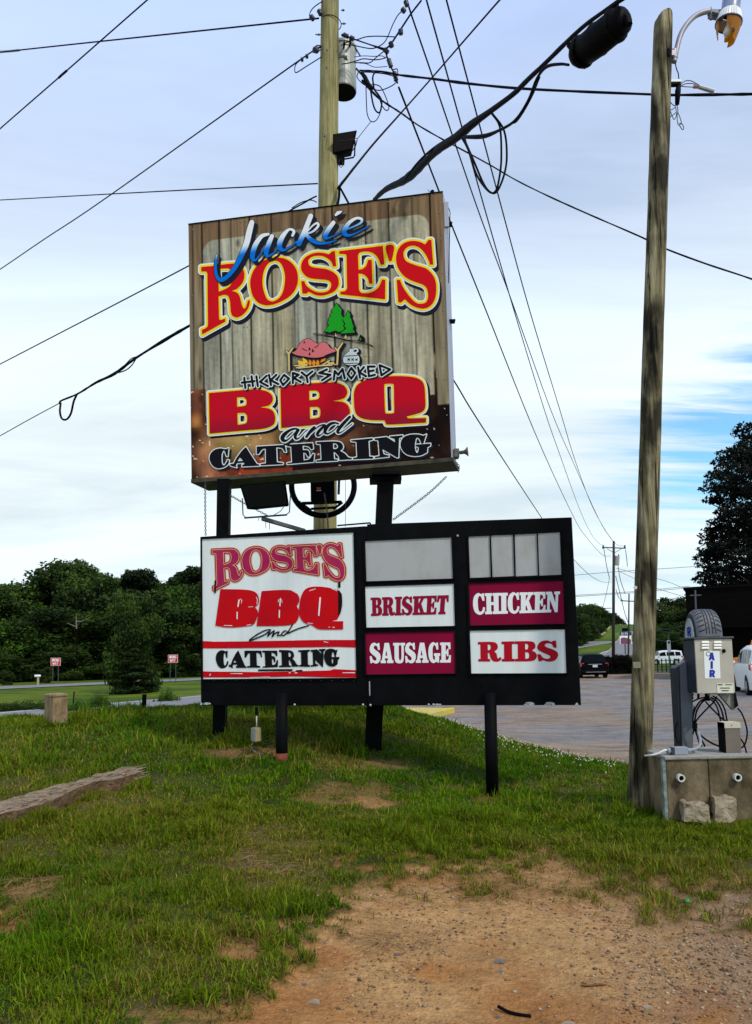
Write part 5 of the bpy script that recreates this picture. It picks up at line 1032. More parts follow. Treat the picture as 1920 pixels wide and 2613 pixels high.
# thick lashed bundle to the splice case
cable([(955, 512), (960, 505), (988, 481), (1038, 456), (1087, 411), (1125.5, 375.6), (1164, 351), (1206, 316), (1255, 281), (1311.6, 238.6), (1347, 203.5), (1400, 153), (1457, 97), (1505, 55), (1590, -5), (1660, -55)], 11.8, 4.8, .05, 'thick black bundle of lashed cables rising right from the tall sign', name='cable_bundle', r_px=[5, 8, 12, 9, 12, 12, 8, 7, 7, 6, 6, 6, 5.5, 6, 8, 8], noise=.08, seg=10)
cable([(1032, 462), (1062, 420), (1100, 383), (1140, 356), (1160, 348), (1200, 350)], 9.7, 8.2, .012, 'slack cable bowed above the thick bundle', r_px=[3, 3, 3, 3, 4])
sc_ = thing('splice_case', 'big black splice case hanging under the thick cable bundle at top', 'splice case', P(1528, 100, 5.3))
cable_o = MB()
W = [P(x, y, Y) for x, y, Y in ((1460, 152, 5.6), (1468, 146, 5.58), (1480, 137, 5.55), (1528, 100, 5.35), (1575, 62, 5.2), (1590, 50, 5.15), (1598, 44, 5.12))]
cable_o.tube(W, [.05, .085, .106, .112, .108, .092, .03], 16); cable_o.build('case_body', black_metal, sc_, smooth=True)
m = MB()
for t in (.16, .5, .86):
    c = np.array(W[1]) * (1 - t) + np.array(W[5]) * t; dd = (W[5] - W[1]) / np.linalg.norm(W[5] - W[1]); m.tube([c - dd * .012, c + dd * .012], [.118, .118], 16)
m.build('clamp_band', black_metal, sc_)
MB().tube([P(1452, 112, 5.6), P(1466, 130, 5.6)], .022, 6).tube([P(1572, 18, 5.2), P(1576, 48, 5.2)], .03, 6).tube([P(1578, 30, 5.15), P(1602, 46, 5.12), P(1606, 62, 5.12)], .028, 6).build('hanger', black_metal, sc_)
cable([(1189, 349), (1241, 344), (1287, 326), (1319, 302), (1350, 253), (1371, 200), (1395, 170), (1430, 163), (1452, 165)], 7.6, 5.6, .01, 'black lead curving from the bundle to the splice case', r_px=[4.5, 4, 3.6, 3.8, 4, 4.4, 3.6])
cable([(1180, 352), (1241, 350), (1300, 318), (1323, 305), (1356, 250), (1378, 196)], 7.65, 6, .008, 'thinner lead beside the one to the splice case', r_px=[2, 2, 2, 2, 2.4])
for i, q in enumerate((((1255, 288), (1276, 323), (1280, 397), (1276, 446), (1266, 486), (1248, 488), (1217, 446), (1196, 383), (1180, 352)), ((1257, 289), (1287, 333), (1294, 397), (1287, 446), (1269, 488), (1252, 490), (1234, 467), (1210, 411), (1184, 352)))):
    cable(q, 7.0, 7.3, .01, ['inner slack loop hanging below the thick cable bundle', 'outer slack loop hanging below the thick cable bundle'][i], name='cable_loop', r_px=[2.8] * 5, cat='cable loop')
# insulators and jumpers right of the pole
cable([(1076, 0), (1049, 35), (1027, 68), (998, 112), (985, 129), (996, 165), (1008, 190), (1015, 212)], 12.2, 12.5, .018, 'heavy dead end strand with insulators right of the pole', r_px=[2.4] * 8)
cable([(872, 88), (900, 98), (950, 115), (985, 127)], 12.35, 12.4, .014, 'short span guy from the pole to the insulator cluster', r_px=[3.4, 1.8, 1.6, 4])
insul = mat('porcelain_dark', (.03, .03, .045), .4)
ins_pts = [(1135, 300, 1138, 350, 12.2), (1030, 430, 1048, 480, 12.35), (965, 500, 1010, 540, 12.4), (1010, 600, 1040, 690, 12.4), (1068, 730, 1092, 830, 12.5), (1185, 5, 1205, 60, 12.0), (1150, 85, 1180, 120, 12.0), (215, 160, 245, 200, 12.3), (250, 490, 290, 530, 12.3), (295, 100, 320, 150, 12.35), (545, 350, 600, 375, 12.3), (615, 380, 660, 400, 12.3), (160, 575, 190, 575, 12.3), (112, 608, 140, 608, 12.3)]
where = ['second from top on the strand right of the pole', 'just above the cluster right of the pole', 'at the cluster hub right of the pole', 'just below the cluster hub', 'at the lower end of the strand above the sign', 'at the top edge right of the pole', 'hanging below the topmost one right of the pole', 'at the left of the pole on the level guy', 'on the lower hook left of the pole', 'highest on the left side of the pole', 'on the right of the pole by the hook', 'second along the short span guy', 'small on the wire left of the pole', 'smallest, farthest left on that sloping wire']
for (x0, y0, x1, y1, Y), wh_ in zip(ins_pts, where):
    a, b_ = cP(x0, y0, Y), cP(x1, y1, Y); m = MB(); n_ = 9; m.tube([a * (1 - t) + b_ * t for t in np.linspace(0, 1, n_)], [(.016 if k in (0, n_ - 1) else (.044 if k % 2 else .026)) for k in range(n_)], 8)
    tag(m.build('insulator', insul, None, smooth=True), 'dark insulator ' + wh_, 'insulator', 'insulators on the lines by the pole')
jl = [([(525, 465), (620, 415), (700, 400), (780, 375), (900, 368), (1075, 375)], 'arched over the transformer'), ([(545, 455), (640, 460), (760, 485), (840, 495), (900, 480)], 'level above the transformer'), ([(900, 480), (960, 440), (1000, 380), (1060, 240), (1110, 150), (1155, 110)], 'rising to the top insulator'),
      ([(530, 655), (620, 640), (700, 615), (760, 600), (880, 610), (980, 590), (990, 560)], 'wavy from the transformer bushing'), ([(660, 640), (740, 640), (820, 640), (880, 590), (960, 525)], 'curving from the bushing to the cluster'), ([(660, 580), (760, 570), (860, 575), (940, 570), (985, 590)], 'thin and high by the tank rim'), ([(720, 645), (780, 650), (870, 685), (1000, 678)], 'thin below the rim'),
      ([(735, 735), (850, 740), (1000, 760), (1100, 800), (1070, 860), (960, 915), (880, 918), (790, 860)], 'swinging in a wide loop'), ([(1060, 710), (1100, 705), (1105, 750), (1080, 790)], 'tight by the lower insulator'), ([(780, 860), (785, 1050), (795, 1170), (830, 1240), (880, 1235), (920, 1170), (940, 1080), (930, 1000), (880, 930), (800, 880)], 'hanging lowest'),
      ([(825, 900), (850, 1050), (880, 1130), (920, 1150), (940, 1080), (935, 1010), (870, 920), (855, 850), (850, 790), (870, 745), (930, 730), (1060, 750)], 'thick, looping back up to the service line'), ([(840, 860), (920, 880), (970, 960), (1010, 1070), (1010, 1120), (980, 1125), (940, 1070), (905, 970), (840, 880)], 'small in the middle of the tangle'),
      ([(700, 740), (690, 790), (740, 850), (790, 880)], 'under the tank terminal'), ([(335, 10), (260, 60), (215, 110), (200, 160)], 'arched at the upper left of the pole'), ([(325, 580), (150, 690), (70, 740), (50, 720), (60, 660), (110, 610)], 'left of the pole below the hook'), ([(20, 2130), (110, 2075), (185, 2050), (275, 2010)], 'slanting at the pole above the sign top'), ([(185, 2050), (230, 2050), (275, 2070)], 'short at the pole above the sign top'), ([(830, 1245), (700, 1410), (690, 1430)], 'thin down to the high floodlight'), ([(690, 1430), (670, 1500), (620, 1560), (530, 1600)], 'round the high floodlight yoke')]
for q, lab in jl:
    rp = 2.3 if 'thick' in lab else (.9 if 'thin' in lab else 1.35)
    cable([(740 + x / 4.015, y / 4.015) for x, y in q], 12.4, 12.35, .01, 'jumper wire ' + lab, name='jumper_wire', r_px=[rp] * 3, cat='wire', group='jumper wires by the transformer')
m = MB().tube([cP(735, 740, 12.4), cP(770, 790, 12.4), cP(800, 860, 12.4), cP(850, 910, 12.4)], [.03, .04, .045, .03], 8); tag(m.build('connector', wire_m, None), 'lumpy dark connectors where wires leave the transformer', 'connector')
m = MB().tube([cP(270, 500, 12.35), cP(235, 500, 12.35), cP(235, 530, 12.35), cP(270, 540, 12.35), cP(320, 500, 12.4), cP(320, 465, 12.4), cP(280, 465, 12.35), cP(240, 490, 12.35)], .013, 6); tag(m.build('wire_hook', galv_dark, None), 'bent guy hook on the left of the pole beside the transformer', 'hook')
# ------------------------------------------------------------------ concrete pedestal and the air machine
conc = mat('stained_concrete', (.225, .17, .095), .9, (.035, .024, .010), nscale=2.6, nstretch=(1, 1, .62), bump=.6, bscale=24, lo=.36, hi=.66, detail=12)
conc_top = mat('concrete_top', (.33, .32, .29), .9, (.22, .20, .17), nscale=9, bump=.4, bscale=40)
YB = 7.3
bTL, bTR = P(1698, 1930, YB), P(1914, 1930, YB)
gz = h1((bTL[0] + bTR[0]) / 2, YB) - .12
ped = thing('concrete_pedestal', 'stained concrete block with two white pipes carrying the air machine', 'concrete block', ((bTL[0] + bTR[0]) / 2, YB + .35, gz + .1))
dz = np.array([0, 0, gz]); zt = bTL[2]
def q4(x0, x1, y0, y1, z0, z1): return [(x0, y0, z0), (x1, y0, z0), (x1, y0, z1), (x0, y0, z1), (x0, y1, z0), (x1, y1, z0), (x1, y1, z1), (x0, y1, z1)]
xl, xr = bTL[0], bTR[0] + .02; xm = P(1807, 1930, YB)[0]; dep = .66
MB().hexa(q4(xl, xm - .002, YB, YB + dep, gz, zt - .025)).build('block', conc, ped, bevel=.012); MB().hexa(q4(xm + .002, xr + .005, YB - .004, YB + dep, gz, zt - .025)).build('block', conc, ped, bevel=.012)
MB().hexa(q4(xl - .012, xr + .012, YB - .02, YB + dep + .01, zt - .035, zt)).build('cap_slab', conc_top, ped, bevel=.01)
MB().hexa(q4(xl - .03, xl + .0, YB - .004, YB + .05, gz, zt - .03)).build('painted_corner_strip', mat('pale_teal_paint', (.25, .33, .31), .7, (.12, .12, .09), nscale=20), ped)
for px, py in ((1738, 1985.5), (1882.5, 1984)):
    c = P(px, py, YB - .03); rot = Vector((0, -1, 0)).to_track_quat('Z', 'Y').to_matrix()
    MB().lathe([(.0, -.05), (.024, -.05), (.024, .022), (.035, .022), (.035, -.03)], 18, c, rot).build('pipe_end', mat('pvc_white', (.62, .62, .55), .45), ped, smooth=False)
    MB().lathe([(0, .0), (.024, .0)], 14, c, rot).build('pipe_bore', black_metal, ped)
air = thing('air_machine', 'steel coin air pump marked AIR with a half tire on top', 'air pump', (P(1822, 1700, 7.75)[0], 7.75, zt))
beige = mat('air_box_steel', (.52, .475, .385), .42, (.42, .38, .30), nscale=2.5, metal=.15); slate = mat('slate_blue_paint', (.030, .042, .062), .5, (.022, .03, .045), nscale=4)  # slate has the shade of the left faces put into its colour
YA = 7.62
A_TL, A_TR, A_BR, A_BL = P(1773, 1632, YA), P(1868.5, 1631.5, YA), P(1874.5, 1769, YA), P(1779, 1770, YA)
x0, x1 = (A_TL[0] + A_BL[0]) / 2, (A_TR[0] + A_BR[0]) / 2; z0, z1 = A_BL[2], A_TL[2]; DB_ = .29
MB().hexa(q4(x0 + .004, x1 - .004, YA + .006, YA + DB_, z0 + .003, z1 - .003)).build('cabinet', slate, air, bevel=.004)
MB().hexa(q4(x0, x1, YA - .012, YA + .008, z0, z1)).build('door', beige, air, bevel=.004)
tz = z1
MB().hexa(q4(x0 - .02, x1 + .012, YA - .03, YA + DB_ + .03, tz + .004, tz + .022)).build('top_plate', mat('top_plate_dark', (.05, .055, .065), .5, (.09, .09, .09), nscale=10), air, bevel=.002)
MB().hexa(q4(x0 - .02, x1 - .12, YA - .03, YA - .031 + .001, tz + .022, tz + .026)).build('top_plate_edge', beige, air)
aP = lambda x, y, Y=YA - .014: P(1620 + x / 5.507, 1540 + y / 5.507, Y)
lv = mat('louver_white', (.72, .70, .62), .35)
for cx_ in (0, 1):
    for r in range(3):
        a = aP(935 + cx_ * 172, 528 + r * 40); b_ = aP(1045 + cx_ * 175, 555 + r * 40)
        MB().hexa([(a[0], YA - .030, b_[2]), (b_[0], YA - .030, b_[2]), (b_[0] - .008, YA - .022, a[2]), (a[0] + .008, YA - .022, a[2]), (a[0], YA - .012, b_[2]), (b_[0], YA - .012, b_[2]), (b_[0], YA - .012, a[2]), (a[0], YA - .012, a[2])]).build('louver', lv, air)
st = [aP(990, 1055, YA - .015), aP(1210, 1055, YA - .015), aP(1195, 668, YA - .015), aP(975, 665, YA - .015)]
stk = MB().hexa([tuple(p) for p in st] + [tuple(np.array(p) + [0, .003, 0]) for p in st]).build('air_sticker', mat('sticker_white', (.78, .80, .78), .4), air)
pa = Plane((0, YA - .017, 0), (1, 0)); sA = (1620, 1540, 5.507)
L_ = Art(); L_.p(path(sA, [(1072, 690), (1100, 690), (1125, 795), (1098, 795), (1094, 775), (1076, 775), (1072, 795), (1048, 795)]), path(sA, [(1085, 712), (1090, 752), (1079, 752)]))
L_.p(path(sA, [(1072, 812), (1100, 812), (1100, 915), (1072, 915)]))
L_.p(path(sA, [(1058, 935), (1105, 935, 1), (1130, 955, 1), (1125, 985, 1), (1112, 995), (1132, 1035), (1104, 1035), (1090, 1000), (1084, 1000), (1084, 1035), (1058, 1035)]), path(sA, [(1084, 955), (1100, 957), (1102, 975), (1084, 980)]))
sheet('air_lettering', L_, .35, pa, .001, ink['blue'], stk, step=.35)
rg_ = [(1038 + 30 * math.cos(t), 706 + 30 * math.sin(t), 3.2) for t in np.linspace(0, 2 * math.pi, 17)]
sheet('round_seal', Art().s(line(sA, rg_)), 0, pa, .0015, mat('seal_green', (.05, .10, .08), .5), stk, step=.35)
MB().lathe([(0, .012), (.014, .012), (.02, 0)], 14, aP(1257, 667), Vector((0, -1, 0)).to_track_quat('Z', 'Y').to_matrix()).build('lock', black_metal, air)
lb = [aP(1165, 1258, YA - .016), aP(1393, 1258, YA - .016), aP(1390, 1125, YA - .016), aP(1157, 1127, YA - .016)]
lo_ = MB().hexa([tuple(p) for p in lb] + [tuple(np.array(p) + [0, .003, 0]) for p in lb]).build('notice_plate', mat('notice_cream', (.66, .66, .52), .5), air)
tx = Art()
for a, b, y, r in ((1175, 1230, 1142, 7), (1278, 1375, 1142, 5), (1208, 1340, 1188, 6), (1228, 1330, 1225, 6)):
    x = a
    while x < b: tx.s(line(sA, [(x, y, r), (x + 9, y + ((x * 7) % 5) - 2, r * .8)])); x += 17
sheet('notice_text', tx, 0, pa, .0022, ink['black'], lo_, step=.35)
# column behind
cYa = 7.86
for nm, xa, xb, ya, yb, mm in (('column', 633, 760, cYa, cYa + .12, mat('column_grey', (.13, .145, .165), .5, (.10, .11, .125), nscale=3)), ('column_left_face', 600, 634, cYa - .02, cYa + .13, slate)):  # narrow left face of the column built separately, its shade put into the slate
    p_ = lambda x, y: P(1560 + x / 3.625, 1500 + y / 3.625, ya)
    tl_, tr_, br_, bl_ = p_(xa - (0 if nm == 'column' else 4), 745 - (xa - 600) * .92), p_(xb - 5, 745 - (xb - 605) * .92 if xb < 700 else 640), p_(xb + 3, 1480), p_(xa + 38 - (xa - 600) * .3, 1472)
    bl_[2] = br_[2] = zt; f_ = [bl_, br_, tr_, tl_]; MB().hexa(f_ + [p + np.array([0, yb - ya, 0]) for p in f_]).build(nm, mm, air, bevel=.003)
# half tire on top
tire = thing('half_tire', 'half tire with a white hub and blue letter R on the air machine', 'tire topper', (P(1803, 1620, 7.76)[0], 7.76, tz + .022))
rub = mat('tire_rubber', (.13, .135, .155), .55, (.085, .088, .10), nscale=9); grv = mat('tire_groove', (.012, .012, .016), .8)
txl, txr = P(1778, 1600, 7.64)[0], P(1845, 1600, 7.64)[0]; tw = txr - txl; ry, rz = .17, P(1800, 1554, 7.76)[2] - tz - .022
cxt, cyt, czt = (txl + txr) / 2, 7.79, tz + .022
def tprof(u):  # u -1..1 across; radius factor
    return 1 - .16 * abs(u) ** 6 - .02 * u * u
V = []; F = []; nu_, nt_ = 24, 30
for i in range(nt_ + 1):
    th = math.pi * i / nt_
    for j in range(nu_ + 1):
        u = -1 + 2 * j / nu_; k = tprof(u); V.append((cxt + tw / 2 * u * (1 - .0), cyt - ry * k * math.cos(th), czt + rz * k * math.sin(th)))
for i in range(nt_):
    for j in range(nu_): a = i * (nu_ + 1) + j; F.append([a, a + 1, a + nu_ + 2, a + nu_ + 1])
mesh_np('tread', V, F, rub, tire, smooth=True)
def on_t(u, th, o=.004): k = tprof(u); return (cxt + tw / 2 * u, cyt - (ry * k + o) * math.cos(th), czt + (rz * k + o) * math.sin(th))
m = MB()
def rib(us, ths, w):
    n_ = len(us)
    for i in range(n_ - 1):
        du = us[i + 1] - us[i]; dt = ths[i + 1] - ths[i]; 
        if abs(du) * tw > abs(dt) * rz: a = [on_t(us[i], ths[i] - w), on_t(us[i + 1], ths[i + 1] - w), on_t(us[i + 1], ths[i + 1] + w), on_t(us[i], ths[i] + w)]
        else: ww = w * 1.6; a = [on_t(us[i] - ww, ths[i]), on_t(us[i] + ww, ths[i]), on_t(us[i + 1] + ww, ths[i + 1]), on_t(us[i + 1] - ww, ths[i + 1])]
        m.add(a, [[0, 1, 2, 3]])
for u in (-.30, -.08, .16, .40): rib([u] * 14, list(np.linspace(.12, 3.0, 14)), .018)
for t in np.arange(.2, 3.0, .19):
    rib([-.86, -.6, -.4], [t, t + .03, t + .06], .020); rib([.50, .7, .90], [t + .06, t + .03, t], .020); rib([-.24, -.14], [t + .08, t + .14], .013); rib([.22, .34], [t + .14, t + .08], .013)
m.build('tread_grooves', grv, tire)
m = MB(); b0 = 0
pts_o = [(cxt - tw / 2 - .001, cyt - ry * .84 * math.cos(t), czt + rz * .84 * math.sin(t)) for t in np.linspace(0, math.pi, 25)]; m.add(pts_o + [(cxt - tw / 2 - .001, cyt, czt)], [[i, i + 1, 25] for i in range(24)]); m.build('sidewall', mat('sidewall_rubber', (.05, .052, .062), .6), tire)
hubx = cxt - tw / 2 - .012
pts_o = [(hubx, cyt - ry * .62 * math.cos(t), czt + rz * .66 * math.sin(t)) for t in np.linspace(0, math.pi, 25)]; m = MB(); m.add(pts_o + [(hubx, cyt, czt)], [[i, i + 1, 25] for i in range(24)]); m.tube(pts_o, .006, 5); m.build('hub', mat('hub_white', (.50, .56, .58), .4), tire)
m = MB(); hx = hubx - .003
for a, b_ in (((-.6, .0), (-.6, 1.0)), ((-.6, 1.0), (.3, 1.0)), ((.3, 1.0), (.45, .78)), ((.45, .78), (.3, .55)), ((.3, .55), (-.6, .55)), ((0, .55), (.5, 0))): m.tube([(hx, cyt - .01 - a[0] * .055, czt + .015 + a[1] * .085), (hx, cyt - .01 - b_[0] * .055, czt + .015 + b_[1] * .085)], .009, 4)
m.build('letter_r', ink['blue'], tire)
# underside bits, hoses
cA = lambda x, y, Y: P(1620 + x / 5.507, 1540 + y / 5.507, Y)
mm = MB()
for x in (898, 1005, 1030): mm.tube([cA(x, 1268, YA + .1), cA(x, 1340 + (x == 1030) * 30, YA + .1)], .013 if x != 1030 else .02, 8)
mm.build('fitting', wire_m, air); MB().box(cA(1098, 1280, YA + .05), (.07, .05, .02)).build('underside_plate', beige, air)
wg = [cA(1190, 1275, YA + .06), cA(1415, 1270, YA + .06), cA(1412, 1492, YA + .06), cA(1385, 1498, YA + .06)]
MB().hexa([tuple(wg[3]), tuple(wg[2]), tuple(wg[1]), tuple(wg[0])] + [tuple(p + np.array([0, .05, 0])) for p in (wg[3], wg[2], wg[1], wg[0])]).build('gusset_bracket', mat('bracket_beige_grey', (.27, .26, .22), .5, (.2, .19, .16), nscale=8), air)
MB().hexa([tuple(cA(x, y, YA + .03)) for x, y in ((1405, 1480), (1462, 1440), (1430, 1290), (1395, 1140))] + [tuple(cA(x, y, YA + .2)) for x, y in ((1405, 1480), (1462, 1440), (1430, 1290), (1395, 1140))]).build('hose_holster', black_metal, air)
hose = thing('air_hose', 'black hose coiled in big loops between the air machine and the block', 'hose', cA(1000, 1400, YA + .12))
for q, r in (([(1040, 1330), (930, 1370), (860, 1470), (825, 1600), (830, 1720), (880, 1860), (910, 1960), (950, 2010)], 9), ([(1060, 1340), (960, 1380), (880, 1500), (850, 1640), (845, 1720), (870, 1790), (960, 1880), (1080, 1960), (1240, 2030)], 10),
             ([(1000, 1380), (1060, 1450), (1150, 1540), (1230, 1620), (1290, 1650)], 9), ([(1160, 1310), (1100, 1400), (1000, 1500), (890, 1620), (850, 1700), (820, 1840)], 9), ([(1030, 1330), (1110, 1380), (1160, 1460), (1190, 1560), (1215, 1670)], 9),
             ([(1070, 1320), (1150, 1370), (1210, 1470), (1240, 1560), (1255, 1650)], 10), ([(1100, 1300), (1200, 1370), (1265, 1480), (1290, 1590), (1305, 1660)], 9), ([(820, 1380), (900, 1340), (990, 1320)], 8), ([(830, 1340), (815, 1300), (835, 1265)], 6), ([(845, 1720), (900, 1860), (960, 1950), (990, 2010)], 10),
             ([(1450, 1470), (1510, 1550), (1560, 1680), (1585, 1820), (1560, 1960), (1520, 2020), (1490, 2030)], 9), ([(1475, 1880), (1530, 1960), (1560, 2040), (1575, 2100)], 9), ([(605, 1670), (575, 1760), (580, 1860), (600, 1930), (625, 1965)], 8), ([(840, 1440), (825, 1560), (822, 1680)], 7)):
    dY = .06 + .012 * ((q[0][0] * 7) % 9); o = MB().tube(cr_spline([cA(x, y, YA + dY) for x, y in q], 6), 1.3 * r / 5.507 * 7.7 / FPX, 8).build('hose_loop', wire_m, hose, smooth=True)
MB().tube([cA(848, 1680, YA + .05), cA(848, 1760, YA + .05)], .026, 8).build('hose_tie', black_metal, hose)
pb = thing('meter_pedestal', 'short tan metal box, black on its left side, standing on the right of the block', 'box', (P(1865, 1900, 7.5)[0], 7.5, zt))
X0, X1 = cA(1268, 1700, 7.42)[0], cA(1482, 1700, 7.42)[0]; Z1 = cA(1268, 1680, 7.42)[2]; grt = mat('taupe_paint', (.175, .15, .115), .6, (.14, .12, .09), nscale=4)
MB().hexa(q4(X0 - .0, X1, 7.42, 7.57, zt, Z1)).build('body', grt, pb, bevel=.003); MB().hexa(q4(X0 - .004, X0 - .001, 7.42, 7.57, zt, Z1)).build('left_side', black_metal, pb)  # left side is a thin separate black sheet over the tan body
MB().hexa(q4(X0 - .004, X1 + .003, 7.415, 7.575, Z1 - .05, Z1 + .003)).build('top_band', mat('band_cream', (.55, .50, .38), .5), pb); MB().ball(cA(1368, 1713, 7.412), .005, 6, 4).build('screw', black_metal, pb)
jb = thing('junction_box', 'small grey junction box with conduits lying on the block behind the pole', 'junction box', (P(1735, 1915, 7.42)[0], 7.42, zt))
a, b_ = cA(568, 2100, 7.36), cA(752, 1990, 7.36); jm = mat('grey_plastic', (.26, .285, .32), .5)
jz0, jz1 = zt + .002, zt + .002 + (b_[2] - a[2]) * 1.0
MB().hexa(q4(a[0], b_[0], 7.36, 7.44, jz0, jz1)).build('box_body', jm, jb, bevel=.004); MB().hexa(q4(a[0] - .025, a[0] - .002, 7.362, 7.44, jz0, jz1 - .003)).build('box_end', slate, jb)
MB().tube([(a[0] - .06, 7.40, jz0 + .035), (a[0] - .02, 7.40, jz0 + .035)], .03, 10).build('gland', jm, jb, smooth=True); MB().tube([(b_[0], 7.40, jz0 + .035), (b_[0] + .03, 7.40, jz0 + .035)], .022, 10).build('gland', jm, jb, smooth=True)
MB().tube(cr_spline([(a[0] - .05, 7.40, jz0 + .04), cA(420, 2065, 7.38), cA(330, 2110, 7.38), cA(230, 2135, 7.40), cA(150, 2140, 7.5)]), .011, 8).build('white_conduit', mat('pvc_white', (.62, .62, .55), .45), jb, smooth=True)
MB().tube(cr_spline([(b_[0] + .02, 7.40, jz0 + .035), cA(860, 2040, 7.42), cA(920, 1990, 7.5), cA(920, 1900, 7.65), cA(890, 1800, 7.7)]), .014, 8).build('grey_conduit', jm, jb, smooth=True)

def rock(name, label, cat, c, size, seed, material, parent=None, n=14, sub=True, squash=1, flat=.35):
    rg = np.random.default_rng(seed); import bmesh
    bm = bmesh.new(); bmesh.ops.create_icosphere(bm, subdivisions=2, radius=1)
    pl_ = [(Vector(rg.normal(size=3)).normalized(), rg.uniform(.55, .85)) for _ in range(n)]
    for v in bm.verts:
        p = v.co.copy()
        for nn, d in pl_:
            k = p.dot(nn)
            if k > d: p -= nn * (k - d)
        p += Vector(rg.normal(size=3)) * .02; v.co = Vector((p.x * size[0], p.y * size[1], p.z * size[2])) / .8
    me = bpy.data.meshes.new(name); bm.to_mesh(me); bm.free(); me.materials.append(material); o = bpy.data.objects.new(name, me); COL.objects.link(o); o.location = [float(x) for x in c]
    if parent: o.parent = parent
    return tag(o, label, cat)
# broken concrete pieces at the foot of the block
brk = mat('broken_concrete', (.34, .28, .19), .9, (.20, .15, .09), nscale=9, bump=.5, bscale=40)
f_ = [P(1746, 2092, 7.18), P(1815, 2094, 7.18), P(1811, 2056, 7.18), P(1795, 2050, 7.18), P(1760, 2052, 7.18), P(1752, 2046, 7.18), P(1745, 2049, 7.18)]
def prism(name, pts, d, material, parent=None, bevel=.006):
    n_ = len(pts); m = MB(); m.add([tuple(p) for p in pts] + [tuple(np.array(p) + d) for p in pts], [list(range(n_))] + [list(range(n_, 2 * n_))[::-1]] + [[i, i + n_, (i + 1) % n_ + n_, (i + 1) % n_] for i in range(n_)]); return m.build(name, material, parent, bevel=bevel)
o = prism('concrete_chunk', [p - np.array([0, 0, .02 if i < 2 else 0]) for i, p in enumerate(f_)], np.array([.01, .10, 0]), brk); tag(o, 'low broken concrete piece lying against the block, left of the other', 'concrete chunk')
f_ = [P(1826, 2098, 7.16), P(1860, 2102, 7.16), P(1882, 2094, 7.2), P(1880, 2040, 7.2), P(1868, 2034, 7.2), P(1822, 2034, 7.2), P(1826, 2042, 7.17)]
o = prism('concrete_chunk', f_, np.array([.015, .11, 0]), brk); tag(o, 'taller upright broken concrete piece leaning on the block, right of the other', 'concrete chunk')

def roughen(o, st, lv, size=.08, noise='NOISE'):
    for md in list(o.modifiers): o.modifiers.remove(md)
    a = o.modifiers.new('facets', 'SUBSURF'); a.subdivision_type = 'SIMPLE'; a.levels = lv; a.render_levels = lv
    tx = bpy.data.textures.new('lumps', 'CLOUDS'); tx.noise_scale = size; tx.noise_depth = 3; d = o.modifiers.new('lumps', 'DISPLACE'); d.texture = tx; d.strength = st; d.texture_coords = 'GLOBAL'; d.mid_level = .5
for o in bpy.data.objects:
    if o.name.startswith('concrete_chunk'): roughen(o, .05, 4)
# concrete stub post and steel brackets along the crest
g = ground_hit(150, 1852); stub = thing('concrete_post', 'short square concrete post standing on the grass at left', 'concrete post', g); Ys = float(g[1])
cS = lambda x, y, Y: P(x / 3.177, 1400 + y / 3.177, Y)
tl_, tr_, br_, bl_ = cS(425, 1185, Ys), cS(545, 1175, Ys), cS(557, 1440, Ys), cS(430, 1450, Ys); lt, lb_ = cS(357, 1180, Ys + .28), cS(372, 1400, Ys + .28)
sm = mat('rusty_concrete', (.31, .215, .11), .9, (.10, .045, .018), nscale=7, nstretch=(1, 1, .5), bump=.7, bscale=20, lo=.42, hi=.68, detail=10)
for p in (br_, bl_, lb_): p[2] -= .15
bk = lt - tl_; bk[2] = 0; MB().hexa([bl_, br_, tr_, tl_, bl_ + bk, br_ + bk, tr_ + bk, tl_ + bk]).build('shaft', sm, stub, bevel=.012)
e = .012; u_ = np.array([e, 0, 0]); f2_ = np.array([0, -e, 0]); up = np.array([0, 0, .055])
MB().hexa([tl_ - u_ + f2_ - up * .8, tr_ + u_ + f2_ - up * .8, tr_ + u_ + f2_ + up * .1, tl_ - u_ + f2_ + up * .1] + [p + bk - f2_ * 2 for p in (tl_ - u_ - up * .8, tr_ + u_ - up * .8, tr_ + u_ + up * .1, tl_ - u_ + up * .1)]).build('cap', sm, stub, bevel=.015)
bkt = thing('broken_sign_post', 'bent rusty post stub with a leaning dark strip, beside the concrete post', 'post', ground_hit(200, 1815)); Yb = float(bkt.location[1])
MB().tube([cS(592, 1275, Yb), cS(602, 1157, Yb)], .030, 4, sq=True).build('upright_strip', black_metal, bkt); MB().hexa([tuple(cS(x, y, Yb)) for x, y in ((612, 1330), (655, 1325), (662, 1268), (608, 1262))] + [tuple(cS(x, y, Yb + .12)) for x, y in ((612, 1330), (655, 1325), (662, 1268), (608, 1262))]).build('stub', mat('rust', (.2, .06, .02), .9), bkt)
bkt2 = thing('broken_sign_post', 'black post stub with an offset upright plate, on the crest nearer the sign', 'post', ground_hit(356, 1815)); Yb = float(bkt2.location[1])
for nm, qd, dd in (('upright_plate', ((1150, 1285), (1186, 1292), (1190, 1180), (1153, 1182)), .03), ('stub', ((1108, 1350), (1150, 1348), (1155, 1292), (1104, 1288)), .12), ('base_plate', ((1132, 1270), (1186, 1262), (1186, 1255), (1132, 1257)), .06)):
    MB().hexa([tuple(cS(x, y, Yb)) for x, y in qd] + [tuple(cS(x, y, Yb + dd)) for x, y in qd]).build(nm, black_metal, bkt2)

# railroad tie at left
g = ground_hit(150, 2075); tie = thing('timber_log', 'weathered grey squared timber lying in the grass at left, split at its end', 'timber', g)
wl = mat('weathered_timber', (.29, .215, .135), .9, (.075, .048, .028), nscale=4, nstretch=(1.2, 7, 7), bump=.8, bscale=16, lo=.4, hi=.72, detail=9); rtm = mat('rotten_timber', (.20, .125, .06), .95, (.06, .035, .015), nscale=10, nstretch=(1, 5, 5), bump=.8)
